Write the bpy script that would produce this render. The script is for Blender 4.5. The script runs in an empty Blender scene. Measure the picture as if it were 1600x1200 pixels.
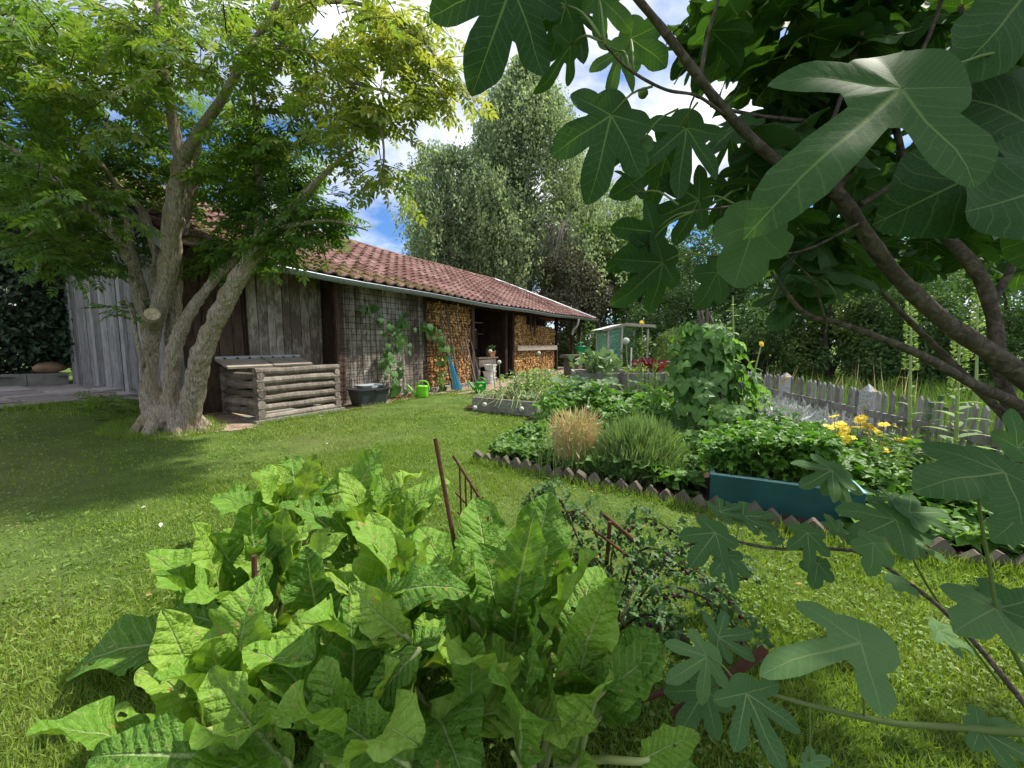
import bpy, math, random
import numpy as np
from mathutils import Vector, Matrix
PI = math.pi
random.seed(5)
rng = np.random.default_rng(11)
scene = bpy.context.scene
COL = scene.collection

# ------------------------------------------------------------------ camera, sky, sun, exposure
CAM_H, FPX, PITCH = 1.25, 620.0, math.radians(5.7)
cd = bpy.data.cameras.new('camera'); cam = bpy.data.objects.new('camera', cd); COL.objects.link(cam)
cam.location = (0, 0, CAM_H); cam.rotation_euler = (PI / 2 - PITCH, 0, 0)
cd.sensor_width = 36.0; cd.lens = 36.0 * FPX / 1600.0; cd.clip_start = 0.02; cd.clip_end = 1500
scene.camera = cam
SUN_H = np.array([0.93, 0.37]); SUN_H = SUN_H / np.linalg.norm(SUN_H); SUN_EL = math.radians(55)
to_sun = Vector((SUN_H[0] * math.cos(SUN_EL), SUN_H[1] * math.cos(SUN_EL), math.sin(SUN_EL)))
sd = bpy.data.lights.new('sun', 'SUN'); so = bpy.data.objects.new('sun', sd); COL.objects.link(so)
sd.energy = 2.25; sd.angle = math.radians(2.0); sd.color = (1.0, 0.94, 0.84)
so.rotation_euler = to_sun.to_track_quat('Z', 'Y').to_euler(); so.location = (20, 10, 40)
vs = scene.view_settings
vs.view_transform = 'Standard'; vs.look = 'None'; vs.gamma = 1.0; vs.exposure = 1.78
scene.render.engine = 'CYCLES'
scene.cycles.use_denoising = True
scene.cycles.max_bounces = 4; scene.cycles.diffuse_bounces = 3; scene.cycles.transmission_bounces = 2
scene.cycles.use_adaptive_sampling = True; scene.cycles.adaptive_threshold = 0.03; scene.render.threads_mode = 'AUTO'; scene.cycles.use_auto_tile = False
scene.cycles.transparent_max_bounces = 6; scene.cycles.glossy_bounces = 2
scene.cycles.sample_clamp_indirect = 6.0

world = bpy.data.worlds.new('World'); scene.world = world; world.use_nodes = True
wt = world.node_tree; wt.nodes.clear()
def wn(t, **k):
    n = wt.nodes.new(t)
    for a, b in k.items(): setattr(n, a, b)
    return n
w_out = wn('ShaderNodeOutputWorld'); w_bg = wn('ShaderNodeBackground'); w_bg.inputs[1].default_value = 0.15
sky = wn('ShaderNodeTexSky', sky_type='NISHITA', sun_disc=False, sun_elevation=SUN_EL, sun_rotation=math.atan2(to_sun.x, to_sun.y))
sky.air_density = 1.0; sky.dust_density = 0.6; sky.ozone_density = 2.5
geo = wn('ShaderNodeTexCoord')
sep = wn('ShaderNodeSeparateXYZ'); wt.links.new(geo.outputs['Generated'], sep.inputs[0])
def wm(op, a, b=None):
    n = wn('ShaderNodeMath', operation=op)
    for i, v in enumerate((a, b)):
        if v is None: continue
        if isinstance(v, (int, float)): n.inputs[i].default_value = v
        else: wt.links.new(v, n.inputs[i])
    return n.outputs[0]
zz = wm('ADD', wm('MAXIMUM', sep.outputs[2], 0.0), 0.28)
cx = wm('DIVIDE', sep.outputs[0], zz); cy = wm('DIVIDE', sep.outputs[1], zz)
cmb = wn('ShaderNodeCombineXYZ'); wt.links.new(cx, cmb.inputs[0]); wt.links.new(cy, cmb.inputs[1]); cmb.inputs[2].default_value = 12.2
n1 = wn('ShaderNodeTexNoise'); n1.inputs['Scale'].default_value = 1.75; n1.inputs['Detail'].default_value = 9; n1.inputs['Roughness'].default_value = 0.56; n1.inputs['Distortion'].default_value = 0.25
wt.links.new(cmb.outputs[0], n1.inputs['Vector'])
r1 = wn('ShaderNodeValToRGB'); r1.color_ramp.elements[0].position = 0.38; r1.color_ramp.elements[1].position = 0.54
wt.links.new(n1.outputs['Fac'], r1.inputs[0])
n2 = wn('ShaderNodeTexNoise'); n2.inputs['Scale'].default_value = 2.6; n2.inputs['Detail'].default_value = 7
mp = wn('ShaderNodeVectorMath', operation='ADD'); mp.inputs[1].default_value = (0.13, 0.3, 5.1); wt.links.new(cmb.outputs[0], mp.inputs[0]); wt.links.new(mp.outputs[0], n2.inputs['Vector'])
r2 = wn('ShaderNodeValToRGB'); r2.color_ramp.elements[0].position = 0.34; r2.color_ramp.elements[1].position = 0.62
r2.color_ramp.elements[0].color = (1.3, 1.45, 1.8, 1); r2.color_ramp.elements[1].color = (2.9, 2.96, 3.06, 1)
wt.links.new(n2.outputs['Fac'], r2.inputs[0])
tint = wn('ShaderNodeMixRGB', blend_type='MULTIPLY'); tint.inputs[0].default_value = 1.0; tint.inputs[2].default_value = (0.17, 0.255, 0.36, 1); wt.links.new(sky.outputs[0], tint.inputs[1])
mx = wn('ShaderNodeMixRGB'); wt.links.new(r1.outputs[0], mx.inputs[0]); wt.links.new(tint.outputs[0], mx.inputs[1]); wt.links.new(r2.outputs[0], mx.inputs[2])
wt.links.new(mx.outputs[0], w_bg.inputs[0]); wt.links.new(w_bg.outputs[0], w_out.inputs[0])

# ------------------------------------------------------------------ places: where a line of sight meets the ground or a given distance
_c, _s = math.cos(PITCH), math.sin(PITCH)
def ray(px, py):
    u = (px - 800) / FPX; v = -(py - 600) / FPX
    return Vector((u, _c + v * _s, -_s + v * _c))
def at(px, py, Y):
    r = ray(px, py); return Vector((0, 0, CAM_H)) + r * (Y / r.y)
def sstep(t):
    t = np.clip(t, 0, 1); return t * t * (3 - 2 * t)
def gz(x, y):
    x = np.asarray(x, float); y = np.asarray(y, float)
    h = 0.34 * sstep((-x - 3.6) / 4.2) * sstep((y + 1) / 4)
    h = h - 0.16 * sstep((x - 2.6) / 2.0)
    h = h + 0.012 * np.sin(x * 2.1 + 0.7 * y) + 0.010 * np.sin(y * 2.7 - 0.6 * x)
    return h
def ground(px, py):
    r = ray(px, py); z = 0.0
    for _ in range(12):
        t = (z - CAM_H) / r.z; x, y = r.x * t, r.y * t; z = float(gz(x, y))
    return Vector((x, y, z))
def gv(x, y, dz=0.0): return Vector((x, y, float(gz(x, y)) + dz))

# ------------------------------------------------------------------ mesh helpers
def mk(name, V, faces, attrs=None, corner=None, smooth=False):
    V = np.asarray(V, np.float32).reshape(-1, 3)
    faces = [np.asarray(f, np.int32) for f in faces if len(f)]
    me = bpy.data.meshes.new(name)
    me.vertices.add(len(V)); me.vertices.foreach_set('co', V.ravel())
    nl = sum(f.size for f in faces); npoly = sum(len(f) for f in faces)
    me.loops.add(nl); me.loops.foreach_set('vertex_index', np.concatenate([f.ravel() for f in faces]))
    me.polygons.add(npoly)
    tot = np.concatenate([np.full(len(f), f.shape[1], np.int32) for f in faces])
    st = np.concatenate([[0], np.cumsum(tot)[:-1]]).astype(np.int32)
    me.polygons.foreach_set('loop_start', st)
    me.polygons.foreach_set('loop_total', tot)
    me.polygons.foreach_set('use_smooth', np.full(npoly, bool(smooth)))
    for k, a in (attrs or {}).items():
        a = np.asarray(a, np.float32)
        if a.ndim == 1:
            at_ = me.attributes.new(k, 'FLOAT', 'POINT'); at_.data.foreach_set('value', a)
        else:
            at_ = me.attributes.new(k, 'FLOAT_VECTOR', 'POINT'); at_.data.foreach_set('vector', a.ravel())
    for k, a in (corner or {}).items():
        at_ = me.attributes.new(k, 'FLOAT_VECTOR', 'CORNER'); at_.data.foreach_set('vector', np.asarray(a, np.float32).ravel())
    me.update(calc_edges=True)
    return me
def obj(name, me, mat=None, parent=None, loc=None, rot=None):
    o = bpy.data.objects.new(name, me); COL.objects.link(o)
    if mat is not None and len(me.materials) == 0: me.materials.append(mat)
    if parent is not None: o.parent = parent
    if loc is not None: o.location = loc
    if rot is not None: o.rotation_euler = rot
    return o
def tag(o, label=None, cat=None, group=None, kind=None):
    if label: o['label'] = label
    if cat: o['category'] = cat
    if group: o['group'] = group
    if kind: o['kind'] = kind
    return o
def empty(name, loc=(0, 0, 0), rz=0.0):
    o = bpy.data.objects.new(name, None); COL.objects.link(o); o.location = loc; o.rotation_euler = (0, 0, rz); o.empty_display_size = 0.1
    return o
class MB:
    """collects shapes into one mesh"""
    def __init__(s): s.V = []; s.F = {}; s.n = 0
    def add(s, V, F):
        V = np.asarray(V, float).reshape(-1, 3); s.V.append(V)
        for f in F:
            f = np.asarray(f, int)
            if f.size: s.F.setdefault(f.shape[1], []).append(f + s.n)
        s.n += len(V); return s
    def box(s, c, size, R=None, taper=None, jit=0.0):
        hx, hy, hz = [q / 2 for q in size]
        V = np.array([[-hx, -hy, -hz], [hx, -hy, -hz], [hx, hy, -hz], [-hx, hy, -hz], [-hx, -hy, hz], [hx, -hy, hz], [hx, hy, hz], [-hx, hy, hz]])
        if taper: V[4:, 0] *= taper; V[4:, 1] *= taper
        if jit: V = V + rng.normal(0, jit, V.shape)
        if R is not None: V = V @ np.array(R).T
        return s.add(V + np.array(c), [[[0, 3, 2, 1], [4, 5, 6, 7], [0, 1, 5, 4], [1, 2, 6, 5], [2, 3, 7, 6], [3, 0, 4, 7]]])
    def bar(s, a, b, w, h, up=(0, 0, 1)):
        a = Vector(a); b = Vector(b); d = (b - a); L = d.length; d.normalize()
        x = d.cross(Vector(up)); x = x.normalized() if x.length > 1e-6 else Vector((1, 0, 0)); z = x.cross(d)
        R = np.array([[x.x, d.x, z.x], [x.y, d.y, z.y], [x.z, d.z, z.z]])
        return s.box(list((a + b) / 2), (w, L, h), R)
    def tube(s, pts, rad, n=8, cap=True, wob=0.0):
        P = np.array([list(p) for p in pts], float); m = len(P)
        r = np.full(m, rad) if np.isscalar(rad) else np.array(rad, float)
        T = np.gradient(P, axis=0); T /= np.linalg.norm(T, axis=1)[:, None] + 1e-9
        ref = np.array([0, 0, 1.0]) if abs(T[0][2]) < 0.9 else np.array([1.0, 0, 0])
        X = np.cross(ref, T[0]); X /= np.linalg.norm(X)
        V = []
        for i in range(m):
            X = X - T[i] * X.dot(T[i]); X /= np.linalg.norm(X) + 1e-9
            Y = np.cross(T[i], X)
            a = np.arange(n) * 2 * PI / n
            rr = r[i] * (1 + (rng.normal(0, wob, n) if wob else 0))
            V.append(P[i] + (np.cos(a) * rr)[:, None] * X + (np.sin(a) * rr)[:, None] * Y)
        V = np.concatenate(V); k = np.arange(n); k2 = (k + 1) % n
        F = np.concatenate([np.stack([i * n + k, i * n + k2, (i + 1) * n + k2, (i + 1) * n + k], 1) for i in range(m - 1)])
        fs = [F]
        if cap: fs.append(np.array([np.arange(n)[::-1], (m - 1) * n + np.arange(n)]))
        return s.add(V, fs)
    def lathe(s, prof, n=20, sx=1.0, sy=1.0, c=(0, 0, 0)):
        a = np.arange(n) * 2 * PI / n
        V = np.concatenate([np.stack([np.cos(a) * r * sx + c[0], np.sin(a) * r * sy + c[1], np.full(n, z + c[2])], 1) for r, z in prof])
        k = np.arange(n); k2 = (k + 1) % n
        F = np.concatenate([np.stack([i * n + k, i * n + k2, (i + 1) * n + k2, (i + 1) * n + k], 1) for i in range(len(prof) - 1)])
        return s.add(V, [F])
    def mesh(s, name='mesh', smooth=False): return mk(name, np.concatenate(s.V), [np.concatenate(v) for v in s.F.values()], smooth=smooth)
    def build(s, name, mat, parent=None, smooth=False, loc=None, rot=None): return obj(name, s.mesh(name, smooth), mat, parent, loc, rot)
def spl(pts, n):
    """smooth curve through points"""
    P = np.array([list(p) for p in pts], float); m = len(P)
    if m < 3: 
        t = np.linspace(0, 1, n)[:, None]; return P[0] * (1 - t) + P[-1] * t
    E = np.vstack([2 * P[0] - P[1], P, 2 * P[-1] - P[-2]]); out = []
    for t in np.linspace(0, m - 1 - 1e-6, n):
        i = int(t); f = t - i; p0, p1, p2, p3 = E[i], E[i + 1], E[i + 2], E[i + 3]
        out.append(0.5 * ((2 * p1) + (-p0 + p2) * f + (2 * p0 - 5 * p1 + 4 * p2 - p3) * f * f + (-p0 + 3 * p1 - 3 * p2 + p3) * f ** 3))
    return np.array(out)
def lerp(a, n): return np.interp(np.linspace(0, len(a) - 1, n), np.arange(len(a)), a)

# bulk copies of a small template (leaves, blades) as one mesh
def frames(fwd, nrm):
    f = fwd / (np.linalg.norm(fwd, axis=1)[:, None] + 1e-9)
    n = nrm - f * np.sum(nrm * f, 1)[:, None]; n /= np.linalg.norm(n, axis=1)[:, None] + 1e-9
    return np.stack([np.cross(f, n), f, n], 2)
class Bulk:
    def __init__(s): s.V = []; s.F = {}; s.R = []; s.L = []; s.n = 0
    def add(s, tpl, pos, R, sc, rnd):
        TV, TF, TL = tpl; m = len(TV); k = len(pos)
        if k == 0: return s
        sc = np.asarray(sc, float)
        if sc.ndim == 0: sc = np.full(k, float(sc))
        sv = TV[None] * (sc[:, None, None] if sc.ndim == 1 else sc[:, None, :])
        V = np.einsum('kij,kmj->kmi', R, sv) + pos[:, None, :]
        s.V.append(V.reshape(-1, 3).astype(np.float32))
        for f in TF:
            f = np.asarray(f); s.F.setdefault(f.shape[1], []).append((f[None] + (np.arange(k) * m)[:, None, None] + s.n).reshape(-1, f.shape[1]))
        s.R.append(np.repeat(np.asarray(rnd, np.float32), m)); s.L.append(np.tile(TL, (k, 1)).astype(np.float32)); s.n += m * k
        return s
    def mesh(s, name, smooth=False): return mk(name, np.concatenate(s.V), [np.concatenate(v) for v in s.F.values()], attrs={'rnd': np.concatenate(s.R), 'luv': np.concatenate(s.L)}, smooth=smooth)
    def build(s, name, mat, parent=None, smooth=False): return obj(name, s.mesh(name, smooth), mat, parent)
def unit(n): 
    v = rng.normal(size=(n, 3)); return v / np.linalg.norm(v, axis=1)[:, None]
def sinnoise(P, f, seed, k=7):
    r = np.random.default_rng(seed); out = 0
    for i in range(k):
        d = r.normal(size=3); d /= np.linalg.norm(d); out = out + np.sin(P @ d * f * r.uniform(.6, 1.8) + r.uniform(0, 6.28))
    return out / math.sqrt(k)

def leaf_tpl(w=0.5, seg=3, fold=0.18, bend=0.25, pw=0.9, y0=0.0):
    """a single leaf along +Y, length 1: two rows of faces folded on the midrib"""
    t = np.linspace(0, 1, seg + 1); V = []; L = []
    for a in t:
        hw = w / 2 * (math.sin(PI * min(1, max(0, a)) ** pw) ** 0.8 if 0 < a < 1 else 0.02)
        z = -bend * a * a
        for u in (-1, 0, 1): V.append([u * hw, y0 + a, z + abs(u) * fold * hw * 2]); L.append([u * hw, a, 0])
    F = []
    for i in range(seg):
        b = i * 3; F += [[b, b + 1, b + 4, b + 3], [b + 1, b + 2, b + 5, b + 4]]
    return np.array(V), [np.array(F)], np.array(L)
def diamond_tpl(w=0.6, fold=0.12):
    V = np.array([[0, 0, 0], [w / 2, .45, fold], [0, 1, -0.08], [-w / 2, .45, fold]])
    return V, [np.array([[0, 1, 2], [0, 2, 3]])], V.copy()
def merge_tpl(parts):
    V = []; F = {}; L = []; n = 0
    for (tv, tf, tl), M, off in parts:
        V.append(tv @ np.array(M).T + np.array(off)); L.append(tl)
        for f in tf: F.setdefault(f.shape[1], []).append(np.asarray(f) + n)
        n += len(tv)
    return np.concatenate(V), [np.concatenate(v) for v in F.values()], np.concatenate(L)
def rz(a): return np.array([[math.cos(a), -math.sin(a), 0], [math.sin(a), math.cos(a), 0], [0, 0, 1]])
def rx(a): return np.array([[1, 0, 0], [0, math.cos(a), -math.sin(a)], [0, math.sin(a), math.cos(a)]])
def ry(a): return np.array([[math.cos(a), 0, math.sin(a)], [0, 1, 0], [-math.sin(a), 0, math.cos(a)]])

# ------------------------------------------------------------------ materials
class NT:
    def __init__(s, name):
        s.mat = bpy.data.materials.new(name); s.mat.use_nodes = True; s.t = s.mat.node_tree; s.t.nodes.clear()
    def n(s, t, **k):
        x = s.t.nodes.new(t)
        for a, b in k.items(): setattr(x, a, b)
        return x
    def set(s, inp, v):
        if isinstance(v, bpy.types.NodeSocket): s.t.links.new(v, inp)
        else: inp.default_value = v
    def m(s, op, a, b=None, c=None, clamp=False):
        x = s.n('ShaderNodeMath', operation=op, use_clamp=clamp)
        for i, v in enumerate((a, b, c)):
            if v is not None: s.set(x.inputs[i], v)
        return x.outputs[0]
    def mix(s, f, a, b, mode='MIX'):
        x = s.n('ShaderNodeMixRGB', blend_type=mode); s.set(x.inputs[0], f)
        for i, v in ((1, a), (2, b)): s.set(x.inputs[i], v if isinstance(v, bpy.types.NodeSocket) else (*v[:3], 1))
        return x.outputs[0]
    def noise(s, vec, scale, detail=4, rough=0.55, dist=0.0):
        x = s.n('ShaderNodeTexNoise'); x.inputs['Scale'].default_value = scale; x.inputs['Detail'].default_value = detail; x.inputs['Roughness'].default_value = rough; x.inputs['Distortion'].default_value = dist
        if vec is not None: s.t.links.new(vec, x.inputs['Vector'])
        return x.outputs['Fac']
    def ramp(s, f, stops):
        x = s.n('ShaderNodeValToRGB'); cr = x.color_ramp
        while len(cr.elements) < len(stops): cr.elements.new(0.5)
        for e, (p, c) in zip(cr.elements, stops): e.position = p; e.color = (*c, 1) if not np.isscalar(c) else (c, c, c, 1)
        s.t.links.new(f, x.inputs[0]); return x.outputs[0]
    def coord(s, kind='Object', scale=(1, 1, 1), rnd=False):
        tc = s.n('ShaderNodeTexCoord'); mpn = s.n('ShaderNodeMapping'); mpn.inputs['Scale'].default_value = scale
        v = tc.outputs[kind]
        if rnd:
            oi = s.n('ShaderNodeObjectInfo'); a = s.n('ShaderNodeVectorMath', operation='ADD'); s.t.links.new(v, a.inputs[0])
            mm = s.n('ShaderNodeVectorMath', operation='SCALE'); mm.inputs[0].default_value = (37., 53., 41.); s.t.links.new(oi.outputs['Random'], mm.inputs['Scale']); s.t.links.new(mm.outputs[0], a.inputs[1]); v = a.outputs[0]
        s.t.links.new(v, mpn.inputs[0]); return mpn.outputs[0]
    def pos(s, scale=(1, 1, 1)):
        g = s.n('ShaderNodeNewGeometry'); mpn = s.n('ShaderNodeMapping'); mpn.inputs['Scale'].default_value = scale
        s.t.links.new(g.outputs['Position'], mpn.inputs[0]); return mpn.outputs[0]
    def attr(s, name, out='Fac'): return s.n('ShaderNodeAttribute', attribute_name=name).outputs[out]
    def rand(s): return s.n('ShaderNodeObjectInfo').outputs['Random']
    def out(s, col, rough=0.7, spec=0.3, bump=None, bstr=0.4, bdist=0.01, metal=0.0, trans=None, tfac=0.0, coat=0.0):
        p = s.n('ShaderNodeBsdfPrincipled'); s.set(p.inputs['Base Color'], col if isinstance(col, bpy.types.NodeSocket) else (*col[:3], 1))
        s.set(p.inputs['Roughness'], rough); p.inputs['Specular IOR Level'].default_value = spec; p.inputs['Metallic'].default_value = metal
        if coat: p.inputs['Coat Weight'].default_value = coat
        if bump is not None:
            b = s.n('ShaderNodeBump'); b.inputs['Strength'].default_value = bstr; b.inputs['Distance'].default_value = bdist
            s.t.links.new(bump, b.inputs['Height']); s.t.links.new(b.outputs[0], p.inputs['Normal'])
        o = s.n('ShaderNodeOutputMaterial'); sh = p.outputs[0]
        if trans is not None:
            tr = s.n('ShaderNodeBsdfTranslucent'); s.set(tr.inputs[0], trans if isinstance(trans, bpy.types.NodeSocket) else (*trans[:3], 1))
            mxs = s.n('ShaderNodeMixShader'); mxs.inputs[0].default_value = tfac
            s.t.links.new(sh, mxs.inputs[1]); s.t.links.new(tr.outputs[0], mxs.inputs[2]); sh = mxs.outputs[0]
        s.t.links.new(sh, o.inputs['Surface']); return s.mat

def leaf_mat(name, dark, mid, light, tfac=0.35, tmul=(1.3, 1.5, 0.6), rough=0.5, spec=0.3, vein=None, vcol=(0.3, 0.4, 0.15), src='attr', nscale=6.0, spots=None, quilt=0.0, nmix=0.35, bs=0.55, vs_=0.5, vm=0.75, net_b=0.8):
    q = NT(name)
    f = q.attr('rnd') if src == 'attr' else q.rand()
    nz = q.noise(q.pos(), nscale, 3)
    f = q.m('ADD', q.m('MULTIPLY', f, 1 - nmix), q.m('MULTIPLY', nz, nmix))
    col = q.ramp(f, [(0.12, dark), (0.5, mid), (0.88, light)])
    bump = None
    if vein:
        N, slope, w0 = vein
        sp = q.n('ShaderNodeSeparateXYZ'); q.t.links.new(q.attr('luv', 'Vector'), sp.inputs[0])
        t = q.m('ABSOLUTE', sp.outputs[0]); s_ = sp.outputs[1]
        mw = q.m('MULTIPLY', q.m('SUBTRACT', 1.12, s_), w0)
        rib = q.m('SUBTRACT', 1.0, q.m('DIVIDE', t, mw), clamp=True)
        rib = q.m('POWER', rib, 0.5)
        ph = q.m('MULTIPLY', q.m('SUBTRACT', s_, q.m('MULTIPLY', q.m('POWER', t, 0.9), slope)), N)
        ph = q.m('ADD', ph, q.m('MULTIPLY', q.m('SUBTRACT', q.noise(q.attr('luv', 'Vector'), 5, 2), 0.5), 0.7))
        sv = q.m('ABSOLUTE', q.m('SUBTRACT', q.m('FRACT', ph), 0.5))
        side = q.m('SUBTRACT', 1.0, q.m('DIVIDE', sv, 0.075), clamp=True)
        vo = q.n('ShaderNodeTexVoronoi', feature='DISTANCE_TO_EDGE'); vo.inputs['Scale'].default_value = 26 if quilt else 34; q.t.links.new(q.attr('luv', 'Vector'), vo.inputs['Vector'])
        net = q.m('SUBTRACT', 1.0, q.m('DIVIDE', vo.outputs['Distance'], 0.09), clamp=True)
        msk = q.m('MAXIMUM', rib, q.m('MAXIMUM', q.m('MULTIPLY', side, vs_), q.m('MULTIPLY', net, vs_ * .35)))
        col = q.mix(q.m('MULTIPLY', msk, vm), col, vcol)
        hgt = q.m('SUBTRACT', q.m('MULTIPLY', q.m('MULTIPLY', sv, sv), -1.8 * (1 if quilt else .6)), q.m('MULTIPLY', rib, 0.6))
        if quilt: hgt = q.m('ADD', hgt, q.m('MULTIPLY', q.noise(q.attr('luv', 'Vector'), 17, 4), quilt))
        hgt = q.m('ADD', hgt, q.m('MULTIPLY', q.m('MINIMUM', vo.outputs['Distance'], 0.25), net_b if quilt else .4))
        bump = hgt
    if spots:
        sp2 = q.noise(q.pos(), 34, 2); col = q.mix(q.ramp(sp2, [(0.66, 0.0), (0.72, 1.0)]), col, spots)
    tc = q.mix(1.0, col, tmul, 'MULTIPLY')
    return q.out(col, rough, spec, bump=bump, bstr=bs, bdist=0.012, trans=tc, tfac=tfac)

def plain(name, col, rough=0.6, spec=0.3, var=0.25, scale=8.0, metal=0.0, bump=0.0, rnd=False, coat=0.0):
    q = NT(name); v = q.coord('Object', (1, 1, 1), rnd=rnd); nz = q.noise(v, scale, 5)
    c = q.mix(q.m('MULTIPLY', nz, var * 1.6), col, tuple(x * 0.45 for x in col))
    return q.out(c, rough, spec, bump=nz if bump else None, bstr=bump, metal=metal, coat=coat)
def wood(name, dark, mid, light, sc=(9, 9, 1.1), blotch=0.5, rough=0.85, stain=None, bs=0.5, rv=.25):
    """weathered boards, grain along local Z"""
    q = NT(name); v = q.coord('Object', sc, rnd=True); g = q.noise(v, 5.0, 7, 0.62, 0.6)
    v2 = q.coord('Object', (1.6, 1.6, 1.0), rnd=True); b = q.noise(v2, 2.8, 5, 0.62)
    r = q.rand()
    f = q.m('ADD', q.m('MULTIPLY', g, 0.55), q.m('ADD', q.m('MULTIPLY', b, blotch), q.m('MULTIPLY', q.m('SUBTRACT', r, 0.5), rv)))
    f = q.m('SUBTRACT', f, (0.55 + blotch - 1.0) / 2)
    col = q.ramp(f, [(0.32, dark), (0.5, mid), (0.68, light)])
    if stain:
        st = q.noise(q.coord('Object', (3, 3, 1.5), rnd=True), 3.3, 6, 0.7); col = q.mix(q.ramp(st, [(0.5, 0.0), (0.62, 0.85)]), col, stain)
    return q.out(col, rough, 0.15, bump=g, bstr=bs, bdist=0.01)

M = {}
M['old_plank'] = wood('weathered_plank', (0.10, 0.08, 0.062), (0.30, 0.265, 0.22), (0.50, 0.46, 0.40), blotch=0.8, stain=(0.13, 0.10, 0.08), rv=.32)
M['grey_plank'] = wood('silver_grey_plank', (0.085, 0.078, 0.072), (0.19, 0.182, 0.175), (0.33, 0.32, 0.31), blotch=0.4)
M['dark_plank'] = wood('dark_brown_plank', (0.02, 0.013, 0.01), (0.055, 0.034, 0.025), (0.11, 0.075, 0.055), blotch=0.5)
M['log_wood'] = wood('grey_log', (0.075, 0.062, 0.05), (0.185, 0.158, 0.13), (0.33, 0.29, 0.245), sc=(6, 6, 1.0), blotch=0.5)
M['log_end'] = wood('grey_log_end', (0.08, 0.066, 0.05), (0.19, 0.165, 0.135), (0.30, 0.265, 0.22), sc=(6, 6, 6), blotch=0.5)
M['bed_wood'] = wood('raised_bed_board', (0.10, 0.09, 0.075), (0.23, 0.215, 0.185), (0.36, 0.34, 0.30), sc=(9, 1.1, 9), blotch=0.5)
M['fence_wood'] = wood('grey_fence_wood', (0.115, 0.107, 0.097), (0.245, 0.233, 0.215), (0.39, 0.375, 0.35), blotch=0.4)
M['new_wood'] = wood('light_board', (0.26, 0.22, 0.17), (0.42, 0.37, 0.30), (0.55, 0.50, 0.42), sc=(1.1, 9, 9), blotch=0.4)
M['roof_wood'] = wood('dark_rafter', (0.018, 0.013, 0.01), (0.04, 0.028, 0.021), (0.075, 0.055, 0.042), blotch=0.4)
M['zinc'] = plain('zinc_gutter', (0.27, 0.32, 0.345), 0.42, 0.5, 0.35, 5, metal=0.35)
M['zinc_light'] = plain('light_zinc', (0.62, 0.66, 0.70), 0.35, 0.5, 0.2, 6, metal=0.3)
M['wire'] = plain('rusty_wire', (0.045, 0.03, 0.023), 0.8, 0.2, 0.4, 30)
M['rust'] = plain('rusty_iron', (0.12, 0.05, 0.03), 0.85, 0.2, 0.7, 45, bump=0.4)
M['tub'] = plain('black_tub_plastic', (0.045, 0.05, 0.056), 0.45, 0.4, 0.4, 9)
M['grey_plastic'] = plain('grey_plastic', (0.33, 0.37, 0.38), 0.5, 0.4, 0.3, 9)
M['lime'] = plain('lime_plastic', (0.22, 0.66, 0.035), 0.35, 0.4, 0.12, 6)
M['green'] = plain('green_plastic', (0.03, 0.40, 0.04), 0.35, 0.4, 0.12, 6)
M['dgreen'] = plain('deep_green_plastic', (0.012, 0.25, 0.085), 0.35, 0.4, 0.12, 6)
M['black'] = plain('black_plastic', (0.02, 0.02, 0.022), 0.4, 0.4, 0.2, 9)
M['blue'] = plain('blue_cloth', (0.10, 0.42, 0.62), 0.7, 0.2, 0.35, 9)
M['white'] = plain('white_plastic', (0.72, 0.72, 0.70), 0.5, 0.4, 0.25, 9)
M['concrete'] = plain('old_concrete', (0.36, 0.345, 0.29), 0.92, 0.15, 0.75, 6, bump=0.35, rnd=True)
M['edge_stone'] = plain('edging_concrete', (0.24, 0.205, 0.165), 0.95, 0.1, 0.95, 9, bump=0.5, rnd=True)
M['teal'] = plain('teal_paint', (0.022, 0.118, 0.105), 0.7, 0.3, 0.75, 5)
M['teal_rim'] = plain('pale_teal_edge', (0.28, 0.50, 0.52), 0.55, 0.3, 0.3, 9)
M['soil'] = plain('garden_soil', (0.075, 0.052, 0.036), 0.98, 0.05, 0.7, 18, bump=0.8)
M['chips'] = plain('bark_chips', (0.20, 0.10, 0.055), 0.9, 0.1, 0.7, 40, bump=0.6)
M['straw_mat'] = plain('dry_straw', (0.55, 0.42, 0.22), 0.8, 0.2, 0.4, 12)
M['stone_brown'] = plain('sandstone', (0.36, 0.23, 0.14), 0.9, 0.1, 0.6, 7, bump=0.4)
M['terracotta'] = plain('terracotta', (0.36, 0.14, 0.075), 0.85, 0.15, 0.4, 9)
M['glass'] = plain('jar_glass', (0.30, 0.34, 0.34), 0.12, 0.6, 0.2, 9)
def bark_mat(name, c1, c2, c3, lichen=None, sc=(7, 7, 1.6), s=5.0, bs=0.8):
    q = NT(name); v = q.pos(sc); nz = q.noise(v, s, 8, 0.66, 0.9); n2 = q.noise(q.pos(), 3.0, 4)
    col = q.ramp(nz, [(0.33, c1), (0.5, c2), (0.66, c3)])
    if lichen: col = q.mix(q.ramp(n2, [(0.56, 0.0), (0.68, 0.6)]), col, lichen)
    return q.out(col, 0.9, 0.12, bump=nz, bstr=bs, bdist=0.03)
M['bark'] = bark_mat('grey_brown_bark', (0.11, 0.083, 0.06), (0.37, 0.30, 0.225), (0.60, 0.53, 0.43), lichen=(0.30, 0.23, 0.08), sc=(14, 14, 2.4), bs=1.0)
M['twig'] = bark_mat('dark_twig', (0.03, 0.024, 0.018), (0.07, 0.055, 0.04), (0.13, 0.105, 0.08))
M['fig_bark'] = bark_mat('fig_bark', (0.05, 0.04, 0.032), (0.105, 0.084, 0.067), (0.19, 0.155, 0.125), sc=(4, 4, 4), s=9.0, bs=0.5)
M['birch_bark'] = bark_mat('birch_bark', (0.12, 0.11, 0.10), (0.42, 0.41, 0.39), (0.62, 0.61, 0.59), sc=(2, 2, 5))
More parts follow.
